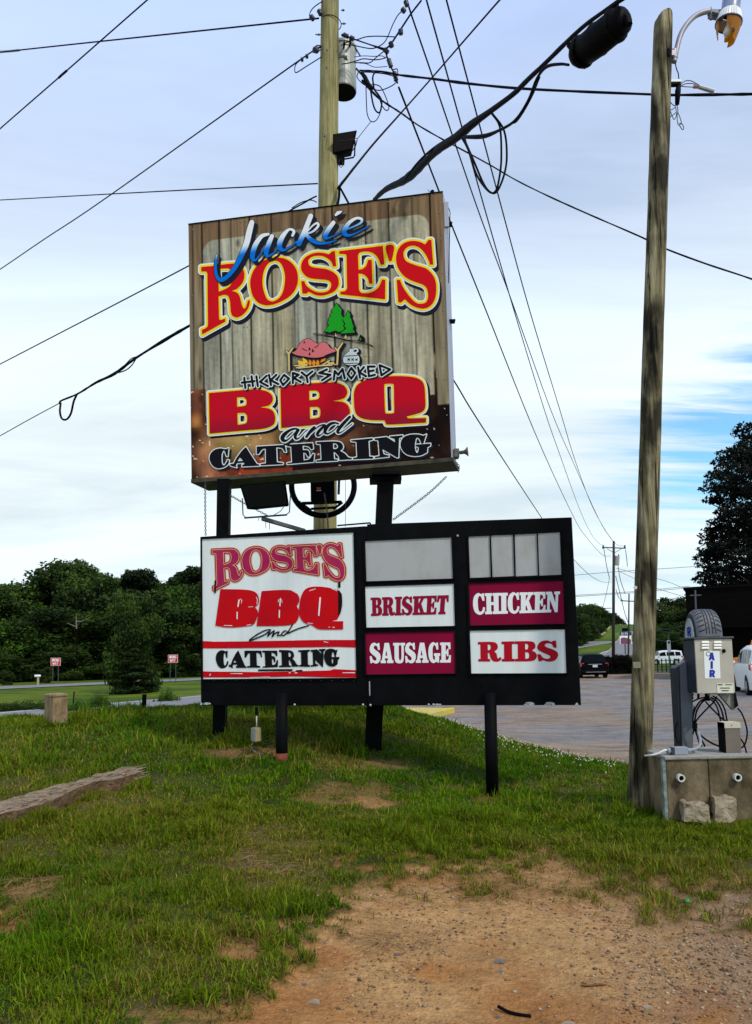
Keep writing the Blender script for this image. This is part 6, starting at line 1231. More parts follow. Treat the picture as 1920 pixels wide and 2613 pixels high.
# top face traced on the ground, thickness below
def lift_hit(px, py, h):
    d = ray(px, py); d = d / d[1]; ys = np.geomspace(3, 16, 3000); p = EYE[None] + d[None] * ys[:, None]; b_ = p[:, 2] < H(p[:, 0], p[:, 1]) + h; return p[int(np.argmax(b_))]
tf = [(-60, 2095), (0, 2078), (60, 2066), (125, 2046), (150, 2035), (195, 2012), (240, 1995), (300, 1988), (340, 1976), (364, 1968)]
tb = [(-60, 2062), (0, 2045), (60, 2030), (120, 2010), (160, 2001), (200, 1992), (250, 1976), (290, 1967), (322, 1955), (358, 1961)]
V = []; F = []
n_ = len(tf)
for i, (a, b_) in enumerate(zip(tf, tb)):
    pa_ = lift_hit(a[0], a[1], .135); d = ray(b_[0], b_[1]); t = (pa_[2] + .012 - EYE[2]) / d[2]; pb_ = EYE + d * t
    V += [tuple(pa_), tuple(pb_), (pa_[0], pa_[1] - .01, pa_[2] - .19 - .04 * (i % 2)), (pb_[0], pb_[1], pb_[2] - .22)]
for i in range(n_ - 1):
    a = i * 4; b_ = a + 4; F += [[a, b_, b_ + 1, a + 1], [a + 2, b_ + 2, b_, a], [a + 1, b_ + 1, b_ + 3, a + 3]]
F.append([(n_ - 1) * 4 + k for k in (0, 2, 3, 1)]); bo_ = mesh_np('beam', V, F, wl, tie); bo_.data.materials.append(rtm)
for k_, p_ in enumerate(bo_.data.polygons): p_.material_index = 1 if (k_ % 3 == 1 and k_ < 3 * (n_ - 1)) else 0
V_tie = [np.array(V[i * 4]) for i in range(n_)]
e0 = np.array(V[(n_ - 1) * 4]); e1 = np.array(V[(n_ - 1) * 4 + 1]); rgt = (e0 - np.array(V[(n_ - 2) * 4])); rgt /= np.linalg.norm(rgt)
m = MB(); rs_ = np.random.default_rng(5)
for i in range(26):
    t = rs_.uniform(0, 1); s0 = e0 * (1 - t) + e1 * t + np.array([0, 0, -rs_.uniform(0, .16)]); L0 = rs_.uniform(.02, .11); m.tube([s0 - rgt * .12, s0 + rgt * L0 + np.array([0, 0, -.05 * rs_.uniform(0, 1)])], [.022, .004], 4)
for i in range(34):
    k = rs_.uniform(.1, .95) * (n_ - 1); i0 = int(k); f = k - i0; pA = np.array(V[i0 * 4]) * (1 - f) + np.array(V[(i0 + 1) * 4]) * f; pB = np.array(V[i0 * 4 + 1]) * (1 - f) + np.array(V[(i0 + 1) * 4 + 1]) * f; t = rs_.uniform(0, 1); c = pA * (1 - t) + pB * t; L0 = rs_.uniform(.05, .22); m.tube([c - rgt * L0, c + np.array([0, 0, .008]), c + rgt * L0], [.002, .008, .002], 4)
m.build('splinters', wl, tie)
0 and MB().tube([np.array(V[3 * 4]) + [0, -.02, -.09], np.array(V[6 * 4]) + [0, -.02, -.1], np.array(V[9 * 4]) + [-.05, -.02, -.1]], [.05, .07, .05], 6).build('rotten_face', rtm, tie)

roughen(bo_, .06, 4, .10)
# stones and sticks in the worn dirt
stn = mat('field_stone', (.33, .26, .17), .9, (.2, .15, .09), nscale=12, bump=.3); stg = mat('grey_stone', (.17, .15, .12), .9, (.11, .095, .075), nscale=14, bump=.3)
for i, (px, py, w, lab, mt_) in enumerate(((802, 2531, 36, 'flat pale triangular stone in the dirt at bottom left of centre', stn), (1273, 2436, 30, 'pale grey stone half sunk in the sandy dirt, upper of two', stg), (1277, 2458, 20, 'grey stone in the sandy dirt, lower of two', stg), (1014, 2418, 20, 'small grey round stone at the left gravel edge', stg),
                                           (1653, 2552, 26, 'wide pale stone half buried near the lower right', stn), (1450, 2596, 34, 'pale flat stone at the bottom edge of the photo', stn), (812, 2283, 9, 'small white pebble on the grass edge', mat('white_pebble', (.7, .7, .66), .6)), (974, 1978, 28, 'pale stone in the shaded grass behind the menu sign posts', stg),
                                           (1271, 2568, 16, 'dark grey stone beside the black stick', mat('dark_stone', (.08, .08, .08), .8)), (1186, 2310, 12, 'small pale stone by the pine straw', stn), (775, 2487, 16, 'small grey stone above the pale triangular stone', stg), (1560, 2310, 14, 'small white stone at the right gravel edge', stn))):
    g = ground_hit(px, py); s = w / FPX * g[1] * .5; rock('stone', lab, 'stone', (g[0], g[1], surf(g[0], g[1]) + s * .05), (s, s * .8, s * .35), 100 + i, mt_)
g = ground_hit(1755, 2296); tag(MB().lathe([(0, 0), (.016, 0), (.016, .01), (0, .012)], 12, (g[0], g[1], surf(g[0], g[1]) + .012), Matrix.Rotation(.5, 3, 'X')).build('bottle_cap', mat('green_plastic', (.01, .28, .11), .4)), 'tiny green bottle cap at the grass edge on the right', 'bottle cap')
def on_s(x, y, z): g = ground_hit(x, y); return np.array([g[0], g[1], surf(g[0], g[1]) + z])
q = [on_s(x, y, z) for x, y, z in ((1271, 2552, .02), (1295, 2561, .009), (1325, 2570, .007), (1355, 2575, .007))]
tag(MB().tube(cr_spline(q, 4), [.0075] * 13, 6).build('stick', black_metal, smooth=True), 'thin black curved stick on the dirt near the bottom edge', 'stick')
q = [on_s(x, y, .007) for x, y in ((1482, 2501), (1505, 2502), (1530, 2500), (1549, 2500))]
tag(MB().tube(q, [.004, .006, .006, .003], 5).build('twig', mat('twig_brown', (.14, .06, .03), .9)), 'thin reddish brown twig on the dirt right of the black stick', 'twig')
ks = ground_hit(1077, 1808)
# yellow kerb at the lot edge
ya_, yb_ = P(1003, 1806, 24), P(1150, 1806, 24.5); zz = -.17
kerb = thing('yellow_kerb', 'faded yellow painted kerb at the edge of the lot behind the sign', 'kerb', (1.6, 22.5, zz)); ym = mat('kerb_yellow', (.58, .44, .04), .7, (.42, .33, .08), nscale=4)
k0, k1, k2 = ground_hit(1015, 1809), ground_hit(1056, 1818), ground_hit(1140, 1807)
kk = MB()
for a, b_ in ((np.array([.62, 22.0, zz]), np.array([1.05, 20.8, zz])), (np.array([1.05, 20.8, zz]), np.array([2.25, 23.6, zz]))):
    n2 = np.array([-(b_ - a)[1], (b_ - a)[0], 0]); n2 /= np.linalg.norm(n2); n2 *= .09; up = np.array([0, 0, .16]); lo2 = np.array([0, 0, -.1]); kk.hexa([a + n2 + lo2, b_ + n2 + lo2, b_ + n2 + up, a + n2 + up, a - n2 + lo2, b_ - n2 + lo2, b_ - n2 + up, a - n2 + up])
kk.build('kerb_stone', ym, kerb, bevel=.02)
MB().add([(.66, 22.0, zz + .15), (1.05, 20.9, zz + .15), (2.2, 23.6, zz + .15), (.9, 24.2, zz + .15)], [[0, 1, 2, 3]]).build('painted_top', ym, kerb)

# ------------------------------------------------------------------ roads
road_m = mat('road_asphalt', (.21, .20, .205), .85, (.165, .16, .16), nscale=.8, nstretch=(1, 1, 1)); white_p = mat('road_paint', (.75, .75, .72), .6)
def strip(name, pts, w, material, lift=.03, off=0.0, sub=14, dash=None):
    q = cr_spline([(p[0], p[1]) for p in pts], sub); q = np.array(q); V = []; F = []
    T = np.gradient(q, axis=0); T /= np.linalg.norm(T, axis=1)[:, None]; Nn = np.stack([T[:, 1], -T[:, 0]], 1)
    cols = 5
    for p, n_ in zip(q, Nn):
        for k in range(cols):
            s = p + n_ * (off + w * k / (cols - 1)); V.append((s[0], s[1], max(h1(s[0], s[1]), h1(p[0], p[1]) - .3) + lift))
    for i in range(len(q) - 1):
        if dash and (i % dash[1]) >= dash[0]: continue
        for k in range(cols - 1): a = i * cols + k; F.append([a, a + 1, a + cols + 1, a + cols])
    return mesh_np(name, V, F, material, smooth=True)
NR = [(-46, -14), (-30, 9), (-17, 34), (-10.6, 46.5), (5, 76), (35, 135), (68, 205)]
tag(strip('road', NR, 7.4, road_m, .05), kind='structure'); 
tag(strip('road_edge_line', NR, .14, white_p, .056, off=.5), kind='structure'); tag(strip('road_lane_line', NR, .14, white_p, .056, off=4.0, sub=40, dash=(10, 40)), kind='structure')
FR = [(-90, 5), (-60, 42), (-36.5, 73.5), (-21, 92), (20, 150), (60, 215)]
tag(strip('road', FR, 8, road_m, .06), kind='structure'); tag(strip('road_edge_line', FR, .15, white_p, .066, off=7.4), kind='structure')
def hill_strip(name, left, right, material, lift=.12, n=24):
    L0 = cr_spline(left, 8); R0 = cr_spline(right, 8); L0 = np.array(L0); R0 = np.array(R0); V = []; F = []
    for i in range(n + 1):
        t = i / n; a = np.array([np.interp(t, np.linspace(0, 1, len(L0)), L0[:, k]) for k in (0, 1)]); b_ = np.array([np.interp(t, np.linspace(0, 1, len(R0)), R0[:, k]) for k in (0, 1)])
        for s in np.linspace(0, 1, 5):
            p = ground_hit(*(a * (1 - s) + b_ * s), y0=100); V.append((p[0], p[1], p[2] + lift))
    for i in range(n):
        for k in range(4): a = i * 5 + k; F.append([a, a + 1, a + 6, a + 5])
    return mesh_np(name, V, F, material, smooth=True)
tag(hill_strip('road', [(1543, 1674), (1562, 1655), (1584, 1627), (1600, 1612)], [(1590, 1674), (1600, 1652), (1612, 1627), (1618, 1612)], road_m), kind='structure')
hr2 = mat('worn_concrete_road', (.34, .29, .25), .85, (.28, .24, .21), nscale=.6)
tag(hill_strip('road', [(1500, 1622.5), (1517, 1615), (1532, 1603), (1541, 1597.8)], [(1534, 1621), (1543, 1612), (1553, 1603), (1559, 1597.8)], hr2), kind='structure')
tag(hill_strip('road_shoulder', [(1534, 1621.3), (1543, 1612.3), (1553, 1603.3), (1559, 1597.9)], [(1538, 1621.5), (1547, 1614), (1556, 1604), (1561, 1598)], mat('pale_shoulder', (.42, .36, .22), .9), lift=.14), kind='structure')
tag(hill_strip('road_edge_line', [(1541, 1674), (1560, 1655), (1582.5, 1627)], [(1543, 1674), (1562, 1655), (1584, 1627)], mat('pale_shoulder', (.42, .36, .22), .9), lift=.15), kind='structure')

# ------------------------------------------------------------------ vehicles
glass = mat('car_glass', (.003, .004, .006), .15, spec=.08); tyre_m = mat('tyre', (.012, .012, .012), .85); rim_m = mat('rim_alloy', (.38, .39, .40), .35, metal=.7); red_l = mat('tail_light_red', (.45, .012, .015), .2, spec=.6); chrome = mat('chrome', (.55, .56, .58), .2, metal=.9); trimb = mat('black_trim', (.004, .004, .005), .7, spec=.05)
def suv(name, label, cat, px_loc, yaw, col, L=4.6, W=1.82, Ht=1.65, boxy=0.0, group=None, rough=.35, hood=.95, plate=True):
    root = bpy.data.objects.new(name, None); COL.objects.link(root); root.location = [float(c) for c in px_loc]; root.rotation_euler = (0, 0, yaw); tag(root, label, cat, group)
    pm = mat('carpaint_' + cat.replace(' ', '_') + '_' + str(abs(hash(col)) % 999), col, rough if sum(col) > .1 else .5, spec=.15 if sum(col) > .1 else .02, coat=.04 if sum(col) > .1 else 0.0)
    hw = W / 2; belt = Ht * .60; cl = .22
    # stations from the rear (y=0 at the rear bumper) to the front (y=L): y, z bottom, z belt/side top, z roof, halfwidth low, halfwidth belt, halfwidth roof
    r = 1 - boxy
    St = [(0, .42, .62, .64, .86, .84, .80), (.06, .30, belt - .06, belt - .04, .94, .95, .88), (.14, cl, belt, belt + .02, .98, .985, .90), (.14 + .22 * r + .03, cl, belt, Ht - .10, .99, .99, .70 + .1 * boxy), (.75, cl, belt, Ht - .02, 1, 1, .72 + .1 * boxy), (1.5, cl, belt, Ht, 1, 1, .74 + .1 * boxy), (2.4, cl, belt, Ht - .02, 1, 1, .74 + .1 * boxy),
          (2.95, cl, belt, Ht - .10, 1, 1, .72 + .1 * boxy), (L - hood - .25 + .3 * boxy * 0, cl, belt - .02, belt + .06, 1, .99, .86), (L - hood + .1, cl, belt - .06, belt - .03, .99, .97, .84), (L - .30, cl, belt - .15, belt - .12, .96, .93, .80), (L - .06, .30, .66, .70, .88, .86, .75), (L, .40, .55, .58, .80, .78, .70)]
    V = []; F = []
    for (y, zb, zs, zr, a, b_, c) in St:
        zm = (zb + zs) / 2
        V += [(-hw * a * .97, y, zb), (-hw * a * 1.0, y, zm), (-hw * b_ * .985, y, zs), (-hw * (b_ * .25 + c * .75), y, zs + (zr - zs) * .82), (-hw * c * .86, y, zr - .012), (0, y, zr + .012 * (zr > 1)), (hw * c * .86, y, zr - .012), (hw * (b_ * .25 + c * .75), y, zs + (zr - zs) * .82), (hw * b_ * .985, y, zs), (hw * a, y, zm), (hw * a * .97, y, zb)]
    k = 11
    for i in range(len(St) - 1):
        for j in range(k - 1): a = i * k + j; F.append([a, a + k, a + k + 1, a + 1])
        F.append([i * k + k - 1, (i + 1) * k + k - 1, (i + 1) * k, i * k])
    F.append(list(range(k))); F.append([(len(St) - 1) * k + j for j in range(k)][::-1])
    body = mesh_np('body', V, F, pm, root, smooth=True, local=True)
    md = body.modifiers.new('edges', 'EDGE_SPLIT'); md.split_angle = R(38)
    Va = np.array(V).reshape(len(St), k, 3)
    def side_win(i0, i1, sgn, f0, f1, nm='side_window'):
        jj = (2, 3) if sgn < 0 else (8, 7)
        def pt(f, up):
            i = int(min(max(f, 0), len(St) - 2)); t = f - i; lo_ = Va[i, jj[0]] * (1 - t) + Va[i + 1, jj[0]] * t; hi = Va[i, jj[1]] * (1 - t) + Va[i + 1, jj[1]] * t; p = lo_ * (1 - up) + hi * up; return p + np.array([sgn * .012, 0, 0])
        a = [pt(f0, .08), pt(f1, .08), pt(f1 - .12 * (f1 > 6.5), .93), pt(f0 + .12, .93)]
        MB().add(a, [[0, 1, 2, 3]]).build(nm, glass, root, local=True)
    for s in (-1, 1):
        side_win(3, 4, s, 3.25, 4.35); side_win(4, 6, s, 4.45, 5.6); side_win(5, 7, s, 5.7, 7.35)
    # rear window, windscreen
    rw = [Va[2, 3] * .0 + np.array([-hw * .78, Va[2, 5, 1] - .005, belt + .05]), np.array([hw * .78, Va[2, 5, 1] - .005, belt + .05]), np.array([hw * .64, Va[3, 5, 1] - .02, Ht - .16]), np.array([-hw * .64, Va[3, 5, 1] - .02, Ht - .16])]
    MB().add([p - np.array([0, .02, 0]) for p in rw], [[0, 1, 2, 3]]).build('rear_window', glass, root, local=True)
    ws = [np.array([-hw * .80, Va[8, 5, 1] - .02, belt + .10]), np.array([hw * .80, Va[8, 5, 1] - .02, belt + .10]), np.array([hw * .62, Va[7, 5, 1] + .03, Ht - .13]), np.array([-hw * .62, Va[7, 5, 1] + .03, Ht - .13])]
    MB().add([p + np.array([0, .03, .01]) for p in ws], [[1, 0, 3, 2]]).build('windscreen', glass, root, local=True)
    for s in (-1, 1):
        MB().hexa([(s * hw * .62, .05, belt - .20), (s * hw * .97, .07, belt - .20), (s * hw * .97, .12, belt + .02), (s * hw * .80, .10, belt + .04), (s * hw * .62, .2, belt - .20), (s * hw * .99, .32, belt - .18), (s * hw * .99, .34, belt + .02), (s * hw * .80, .3, belt + .04)]).build('tail_light', red_l, root, local=True)
        MB().box((s * hw * 1.04, L - hood - .35, belt + .06), (.16, .12, .13)).build('mirror', pm, root, local=True, bevel=.03)
        for y in (.95, L - .95):
            w = MB(); rot = Matrix.Rotation(math.pi / 2, 3, 'Y'); w.lathe([(.15, -.11), (.30, -.12), (.345, -.08), (.345, .08), (.30, .12), (.15, .11)], 24, (s * (hw - .10), y, .345), rot)
            wo = w.build('wheel', tyre_m, root, smooth=True, local=True); MB().lathe([(0, .10 * s), (.08, .12 * s), (.20, .115 * s), (.225, .10 * s)], 18, (s * (hw - .10), y, .345), rot).build('rim', rim_m, wo, local=True)
            MB().lathe([(0, .0), (.40, .0)], 20, (s * (hw + .004), y, .37), rot).build('wheel_arch', trimb, root, local=True)
            wo2 = MB().lathe([(.0, .0), (.33, .0)], 20, (s * (hw + .012), y, .345), rot); 
    MB().box((0, -.03, .47), (W * .92, .16, .20)).build('rear_bumper', pm if boxy > .3 else trimb, root, local=True, bevel=.04)
    if plate: MB().box((0, .02, belt - .18), (.32, .02, .16)).build('number_plate', mat('plate_white', (.55, .56, .55), .5), root, local=True)
    MB().box((0, .045, belt - .06), (.9, .02, .03)).box((0, -.115, .42), (1.3, .01, .03)).build('chrome_strip', chrome, root, local=True)
    return root
gz_ = h1(14.9, 52)
c = P(1521, 1729, 51.5); suv('parked_car', 'black SUV parked facing away at the far side of the lot', 'car', (c[0], 51.5, h1(c[0], 51.5)), R(-4), (.003, .003, .004), W=1.85, Ht=1.66)
suv('parked_car', 'white SUV with its rear corner at the right edge of the photo', 'car', (14.75, 28.2, h1(14.7, 29)), R(-17), (.70, .72, .70), L=5.0, W=1.98, Ht=1.92, boxy=.5)
suv('parked_car', 'orange boxy SUV behind the white one at the right edge', 'car', (21.9, 38.0, h1(20, 38)), R(62), (.62, .19, .02), L=4.4, W=1.9, Ht=2.3, boxy=.9)
c = P(1742, 1691, 96); suv('parked_car', 'white jeep parked by the dark trees beyond the air machine', 'car', (c[0], 96, h1(c[0], 96)), R(84), (.66, .69, .70), L=4.3, W=1.8, Ht=1.85, boxy=.8)
if 0: suv('parked_car', 'silver car mostly hidden behind the menu sign and the black SUV', 'car', (c[0], 72, h1(c[0], 72)), R(-60), (.5, .51, .52), L=4.4, Ht=1.45)
c = P(1536, 1597, 355); suv('parked_car', 'tiny yellow vehicle at the top of the hill road', 'car', (c[0], 352, h1(c[0], 352)), R(20), (.66, .55, .12), L=5, W=2.4, Ht=2.6, boxy=.9)

# ------------------------------------------------------------------ roadside signs, mailbox, far poles
def face_sign(name, label, cat, cen, w, h, material, Y, posts, txt=None, textmat=None, border=None):
    cx_, cy_ = cen; c = P(cx_, cy_, Y); root = thing(name, label, cat, (c[0], Y, h1(c[0], Y)))
    MB().box(c, (w, .03, h)).build('panel', material, root)
    if border: MB().box(c + np.array([0, .004, 0]), (w + .05, .03, h + .05)).build('border', border, root)
    for dx in posts:
        x = c[0] + dx; MB().tube([(x, Y + .03, h1(x, Y) - .2), (x, Y + .03, c[2] + h / 2)], .035, 4).build('post', galv_dark, root)
    if txt:
        pl_ = Plane((0, Y - .017, 0), (1, 0)); s = FPX / Y
        for i, t_ in enumerate(txt):
            n_ = len(t_); lw = w * .8 / n_ * s * (.72 if n_ > 3 else .6); hh = h * .32 * s; x0 = cx_ - (n_ * lw * 1.33) / 2 + .1; y0 = cy_ + (i - len(txt) / 2) * h * .46 * s + h * .07 * s
            sheet('lettering', stick(t_, x0, y0, lw, hh, .020 * s), 0, pl_, .004, textmat, root, step=.25)
    return root
redsign = mat('sign_red', (.55, .012, .015), .45)
face_sign('wrong_way_sign', 'red WRONG WAY sign on two posts across the road, at left', 'road sign', (142, 1689), .96, .76, redsign, 80, (-.28, .28), ['WRONG', 'WAY'], ink['vwhite'], ink['vwhite'])
face_sign('wrong_way_sign', 'red WRONG WAY sign on two posts near the menu sign edge', 'road sign', (441.5, 1681), .92, .74, redsign, 77, (-.28, .28), ['WRONG', 'WAY'], ink['vwhite'], ink['vwhite'])
c = P(96, 1725, 78); mbx = thing('mailbox', 'white mailbox on a pale wooden post across the far road', 'mailbox', (c[0], 78, h1(c[0], 78)))
MB().box(c, (.60, .3, .24)).build('box', mat('mailbox_white', (.8, .8, .8), .4), mbx, bevel=.08); MB().box((c[0] + .06, 78, (c[2] + h1(c[0], 78)) / 2 - .1), (.16, .16, c[2] - h1(c[0], 78))).build('post', mat('pale_wood', (.42, .33, .2), .8), mbx)
# small billboard beyond the pole
Yc = 150; c = P(1602, 1630, Yc); bb = thing('roadside_billboard', 'blue and white CITY billboard half hidden behind the old pole', 'billboard', (c[0], Yc, h1(c[0], Yc)))
def pxbox(x0, y0, x1, y1, Y, d, nm, mt_, par):
    a, b_ = P(x0, y1, Y), P(x1, y0, Y); return MB().box(((a[0] + b_[0]) / 2, Y + d / 2, (a[2] + b_[2]) / 2), (b_[0] - a[0], d, b_[2] - a[2])).build(nm, mt_, par)
pxbox(1583.5, 1613, 1612, 1622, Yc, .3, 'blue_band', mat('billboard_blue', (.015, .02, .16), .5), bb); pxbox(1583.5, 1622, 1612, 1644, Yc, .3, 'white_board', ink['vwhite'], bb); pxbox(1589, 1602.5, 1608, 1612, Yc, .3, 'top_box', trimb, bb)
plb = Plane((0, Yc - .02, 0), (1, 0)); sheet('lettering', stick('CITY', 1586.5, 1615.2, 3.6, 4.4, .55, adv=7.4), 0, plb, .03, ink['vwhite'], bb, step=.3)
sheet('picture', Art().p(path(S1, [(1585, 1629), (1590, 1627, 1), (1600, 1628, 1), (1611, 1632), (1611, 1643), (1585, 1643)])), 0, plb, .03, mat('billboard_picture', (.12, .05, .16), .5, (.25, .06, .03), nscale=1.2), bb, step=.4)
MB().tube([(c[0] - .4, Yc + .4, h1(c[0], Yc) - .3), (c[0] - .4, Yc + .4, P(1602, 1613, Yc)[2])], .12, 8).build('post', galv_dark, bb)
# far utility pole
fpb = P(1565, 1700, YF); fpz = h1(fpb[0], YF); fpt = P(1567, 1381, YF)
fp = thing('utility_pole', 'far utility pole with crossarm and grey transformer beyond the lot', 'utility pole', (fpb[0], YF, fpz)); dkw = mat('dark_pole_wood', (.045, .04, .035), .9, (.03, .026, .02), nscale=3)
MB().tube([(fpb[0], YF, fpz - .5), fpt], [.19, .13], 12).build('shaft', dkw, fp, smooth=True)
cB = lambda x, y, Y=YF: P(1180 + x / 3.4417, 1040 + y / 3.4417, Y)
MB().tube([cB(1230, 1228), cB(1438, 1236)], .075, 4, sq=True).build('crossarm', dkw, fp); MB().tube([cB(1270, 1238), cB(1328, 1272)], .03, 4).tube([cB(1400, 1240), cB(1340, 1275)], .03, 4).build('brace', dkw, fp)
for x in (1240, 1429): MB().tube([cB(x, 1240), cB(x, 1208)], [.12, .08], 8).build('insulator', galv_dark, fp)
MB().tube([cB(1358, 1385), cB(1362, 1305)], .27, 14).build('transformer_can', trm, fp, smooth=False); MB().tube([cB(1374, 1310), cB(1376, 1288)], .06, 6).tube([cB(1342, 1308), cB(1342, 1296)], .04, 6).build('bushing', galv_dark, fp)
MB().tube([cB(1230, 1764), cB(1312, 1762)], .04, 4).build('street_light_arm', dkw, fp)
Y2 = 140; c2 = P(1588, 1690, Y2); fp2 = thing('utility_pole', 'second utility pole farther off, nearly hidden behind the old pole', 'utility pole', (c2[0] + 1.2, Y2, h1(c2[0], Y2)))
MB().tube([(c2[0] + 1.2, Y2, h1(c2[0], Y2) - .5), P(1606, 1515, Y2)], [.18, .12], 8).build('shaft', dkw, fp2); MB().tube([P(1584, 1533, Y2), P(1628, 1535, Y2)], .09, 4).build('crossarm', dkw, fp2)
for q, Ya, Yb_, lab in (([(1542, 1401), (1548, 1440), (1556, 1476)], YF, YF, 'short drop from the left end of the far crossarm'), ([(1597, 1403), (1600, 1425), (1602, 1445)], YF, 120, 'line beyond the right end of the far crossarm'), ([(1578, 1445), (1584, 1480), (1596, 1515)], YF, Y2, 'sagging line from the far transformer to the second pole'), ([(1572, 1470), (1582, 1510), (1594, 1560), (1604, 1590)], YF, 200, 'lower sagging line beyond the far pole'), ([(1573, 1505), (1580, 1525), (1590, 1532)], YF, Y2, 'short line to the second pole crossarm'),
                      ([(1573, 1450), (1600, 1457), (1700, 1483), (1760, 1505), (1900, 1540)], YF, 50, 'thin line right of the old pole sloping down to the dark building'), ([(1580, 1458), (1600, 1467), (1668, 1498), (1758, 1527)], YF, 52, 'lower thin line right of the old pole'), ([(1440, 1470), (1560, 1460), (1680, 1452), (1800, 1444)], 200, 200, 'faint level line low in the sky at right'), ([(1440, 1524), (1600, 1514), (1760, 1500)], 200, 200, 'second faint level line near the horizon at right'), ([(1440, 1521), (1600, 1511), (1760, 1496)], 200, 200, 'third faint level line near the horizon at right'),
                      ([(1665, 1603), (1700, 1606), (1740, 1598), (1775, 1582)], 60, 46, 'pale sagging wire before the dark trees, upper'), ([(1665, 1606), (1720, 1615), (1760, 1606), (1790, 1590)], 60, 46, 'pale sagging wire before the dark trees, middle'), ([(1665, 1630), (1700, 1637), (1730, 1635), (1780, 1622)], 60, 46, 'pale sagging wire before the dark trees, lower'), ([(1556, 1476), (1548, 1515), (1539, 1550)], YF, YF, 'thin guy from the far pole down to the left')):
    faint = 'faint' in lab or 'pale' in lab
    cable(q, Ya, Yb_, .01, lab, material=wire_g if faint else wire_m, r_px=[.55] * 2 if faint or 'thin' in lab else [.8] * 2, seg=4)
# dark building at right with a pole before it
bm_ = mat('dark_brown_siding', (.004, .0035, .003), .9, (.006, .005, .0045), nscale=1.2, nstretch=(1, 1, 6), spec=0.0); bld = P(1758, 1660, 46); bz = h1(bld[0], 46)
bd = thing('dark_building', 'tall dark flat-roofed building behind the air machine at the right edge', 'building', (bld[0], 46, bz))
top = P(1758, 1505, 46)[2] - bz; bd.location = (bld[0], 46, bz); bd.rotation_euler = (0, 0, R(-25))
def lbox(x0, x1, y0, y1, z0, z1, nm, mt_): MB().hexa(q4(x0, x1, y0, y1, z0, z1)).build(nm, mt_, bd, local=True)
lbox(0, 15, 0, 10, -.5, top, 'wall', bm_); lbox(-.1, 15.1, -.1, 10.1, top, top + .15, 'roof_edge', mat('roof_edge_dark', (.005, .005, .006), .9, spec=0.0)); lbox(1, 13, -1.4, 0, top - 2.4, top - 2.3, 'awning', bm_); lbox(4.2, 5.6, -.05, -.003, 0, 2.1, 'door', mat('door_dark', (.008, .007, .006), .7))
for k in range(3): lbox(6.4 + k * 2.2, 7.9 + k * 2.2, -.05, -.003, .9, 2.1, 'window', glass)
pp = P(1776, 1600, 44); po = thing('antenna_pole', 'slim pole with a short crossbar before the dark building', 'pole', (pp[0], 44, h1(pp[0], 44)))
MB().tube([(pp[0], 44, h1(pp[0], 44)), P(1775, 1506, 44)], .05, 6).build('shaft', galv_dark, po); MB().tube([P(1762, 1520, 44), P(1790, 1519, 44)], .035, 4).build('crossbar', galv_dark, po)
c = P(1708, 1690, 60); ms = thing('marker_post', 'green and white vertical letter sign on a post before the white jeep', 'sign', (c[0], 60, h1(c[0], 60)))
MB().tube([(c[0], 60, h1(c[0], 60) - .2), P(1707, 1619, 60)], .06, 4).build('post', mat('teal_post', (.05, .14, .11), .6), ms); pxbox(1704.5, 1634, 1711.5, 1665, 59.9, .04, 'panel', ink['vwhite'], ms)
sheet('lettering', stick('CITY', 1706, 1636.5, 4, 5, .6, adv=5.6 / 5 * .97, vertical=True), 0, Plane((0, 59.88, 0), (1, 0)), .004, trimb, ms, step=.35)
fence = thing('wire_fence', 'low dark fence below the jeep along the lot edge', 'fence', P(1700, 1716, 62)); m = MB()
for x in range(1668, 1760, 11):
    a = P(x, 1700, 62); m2 = MB().tube([(a[0], 62, h1(a[0], 62) - .1), (a[0], 62, h1(a[0], 62) + 1.1)], .05, 4).build('fence_post', dkw, fence)
for zz_ in (.45, .95): MB().tube([(P(1655, 1700, 62)[0], 62, h1(21, 62) + zz_), (P(1790, 1700, 62)[0], 62, h1(24, 62) + zz_)], .025, 4).build('rail', dkw, fence)
# ------------------------------------------------------------------ trees and shrubs
def leaf_mat(name, c1, c2, tr=.25):
    m = bpy.data.materials.new(name); m.use_nodes = True; nt = m.node_tree; N = nt.nodes; L = nt.links; b = N['Principled BSDF']; b.inputs['Roughness'].default_value = .7; b.inputs['Specular IOR Level'].default_value = .15
    at = N.new('ShaderNodeAttribute'); at.attribute_name = 'Col'; oi = N.new('ShaderNodeObjectInfo')
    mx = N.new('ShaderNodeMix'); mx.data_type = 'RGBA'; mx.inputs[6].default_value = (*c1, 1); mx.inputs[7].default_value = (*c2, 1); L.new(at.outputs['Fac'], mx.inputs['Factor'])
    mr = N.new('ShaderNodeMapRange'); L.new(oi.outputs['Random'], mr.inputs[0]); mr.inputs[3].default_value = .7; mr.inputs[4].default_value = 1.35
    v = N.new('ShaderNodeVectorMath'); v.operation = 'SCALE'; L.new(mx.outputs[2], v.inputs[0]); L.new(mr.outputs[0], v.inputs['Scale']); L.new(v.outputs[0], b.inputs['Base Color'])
    t = N.new('ShaderNodeBsdfTranslucent'); L.new(v.outputs[0], t.inputs['Color']); ms = N.new('ShaderNodeMixShader'); ms.inputs[0].default_value = tr; L.new(b.outputs[0], ms.inputs[1]); L.new(t.outputs[0], ms.inputs[2]); L.new(ms.outputs[0], N['Material Output'].inputs[0])
    MATS[name] = m; return m
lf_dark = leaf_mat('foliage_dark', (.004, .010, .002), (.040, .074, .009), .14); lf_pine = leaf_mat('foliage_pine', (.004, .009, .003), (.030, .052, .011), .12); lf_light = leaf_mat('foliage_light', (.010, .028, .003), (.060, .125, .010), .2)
lf_black = leaf_mat('foliage_backlit', (.002, .003, .002), (.005, .008, .003), .04)  # backlit darkness put into a near-black leaf colour
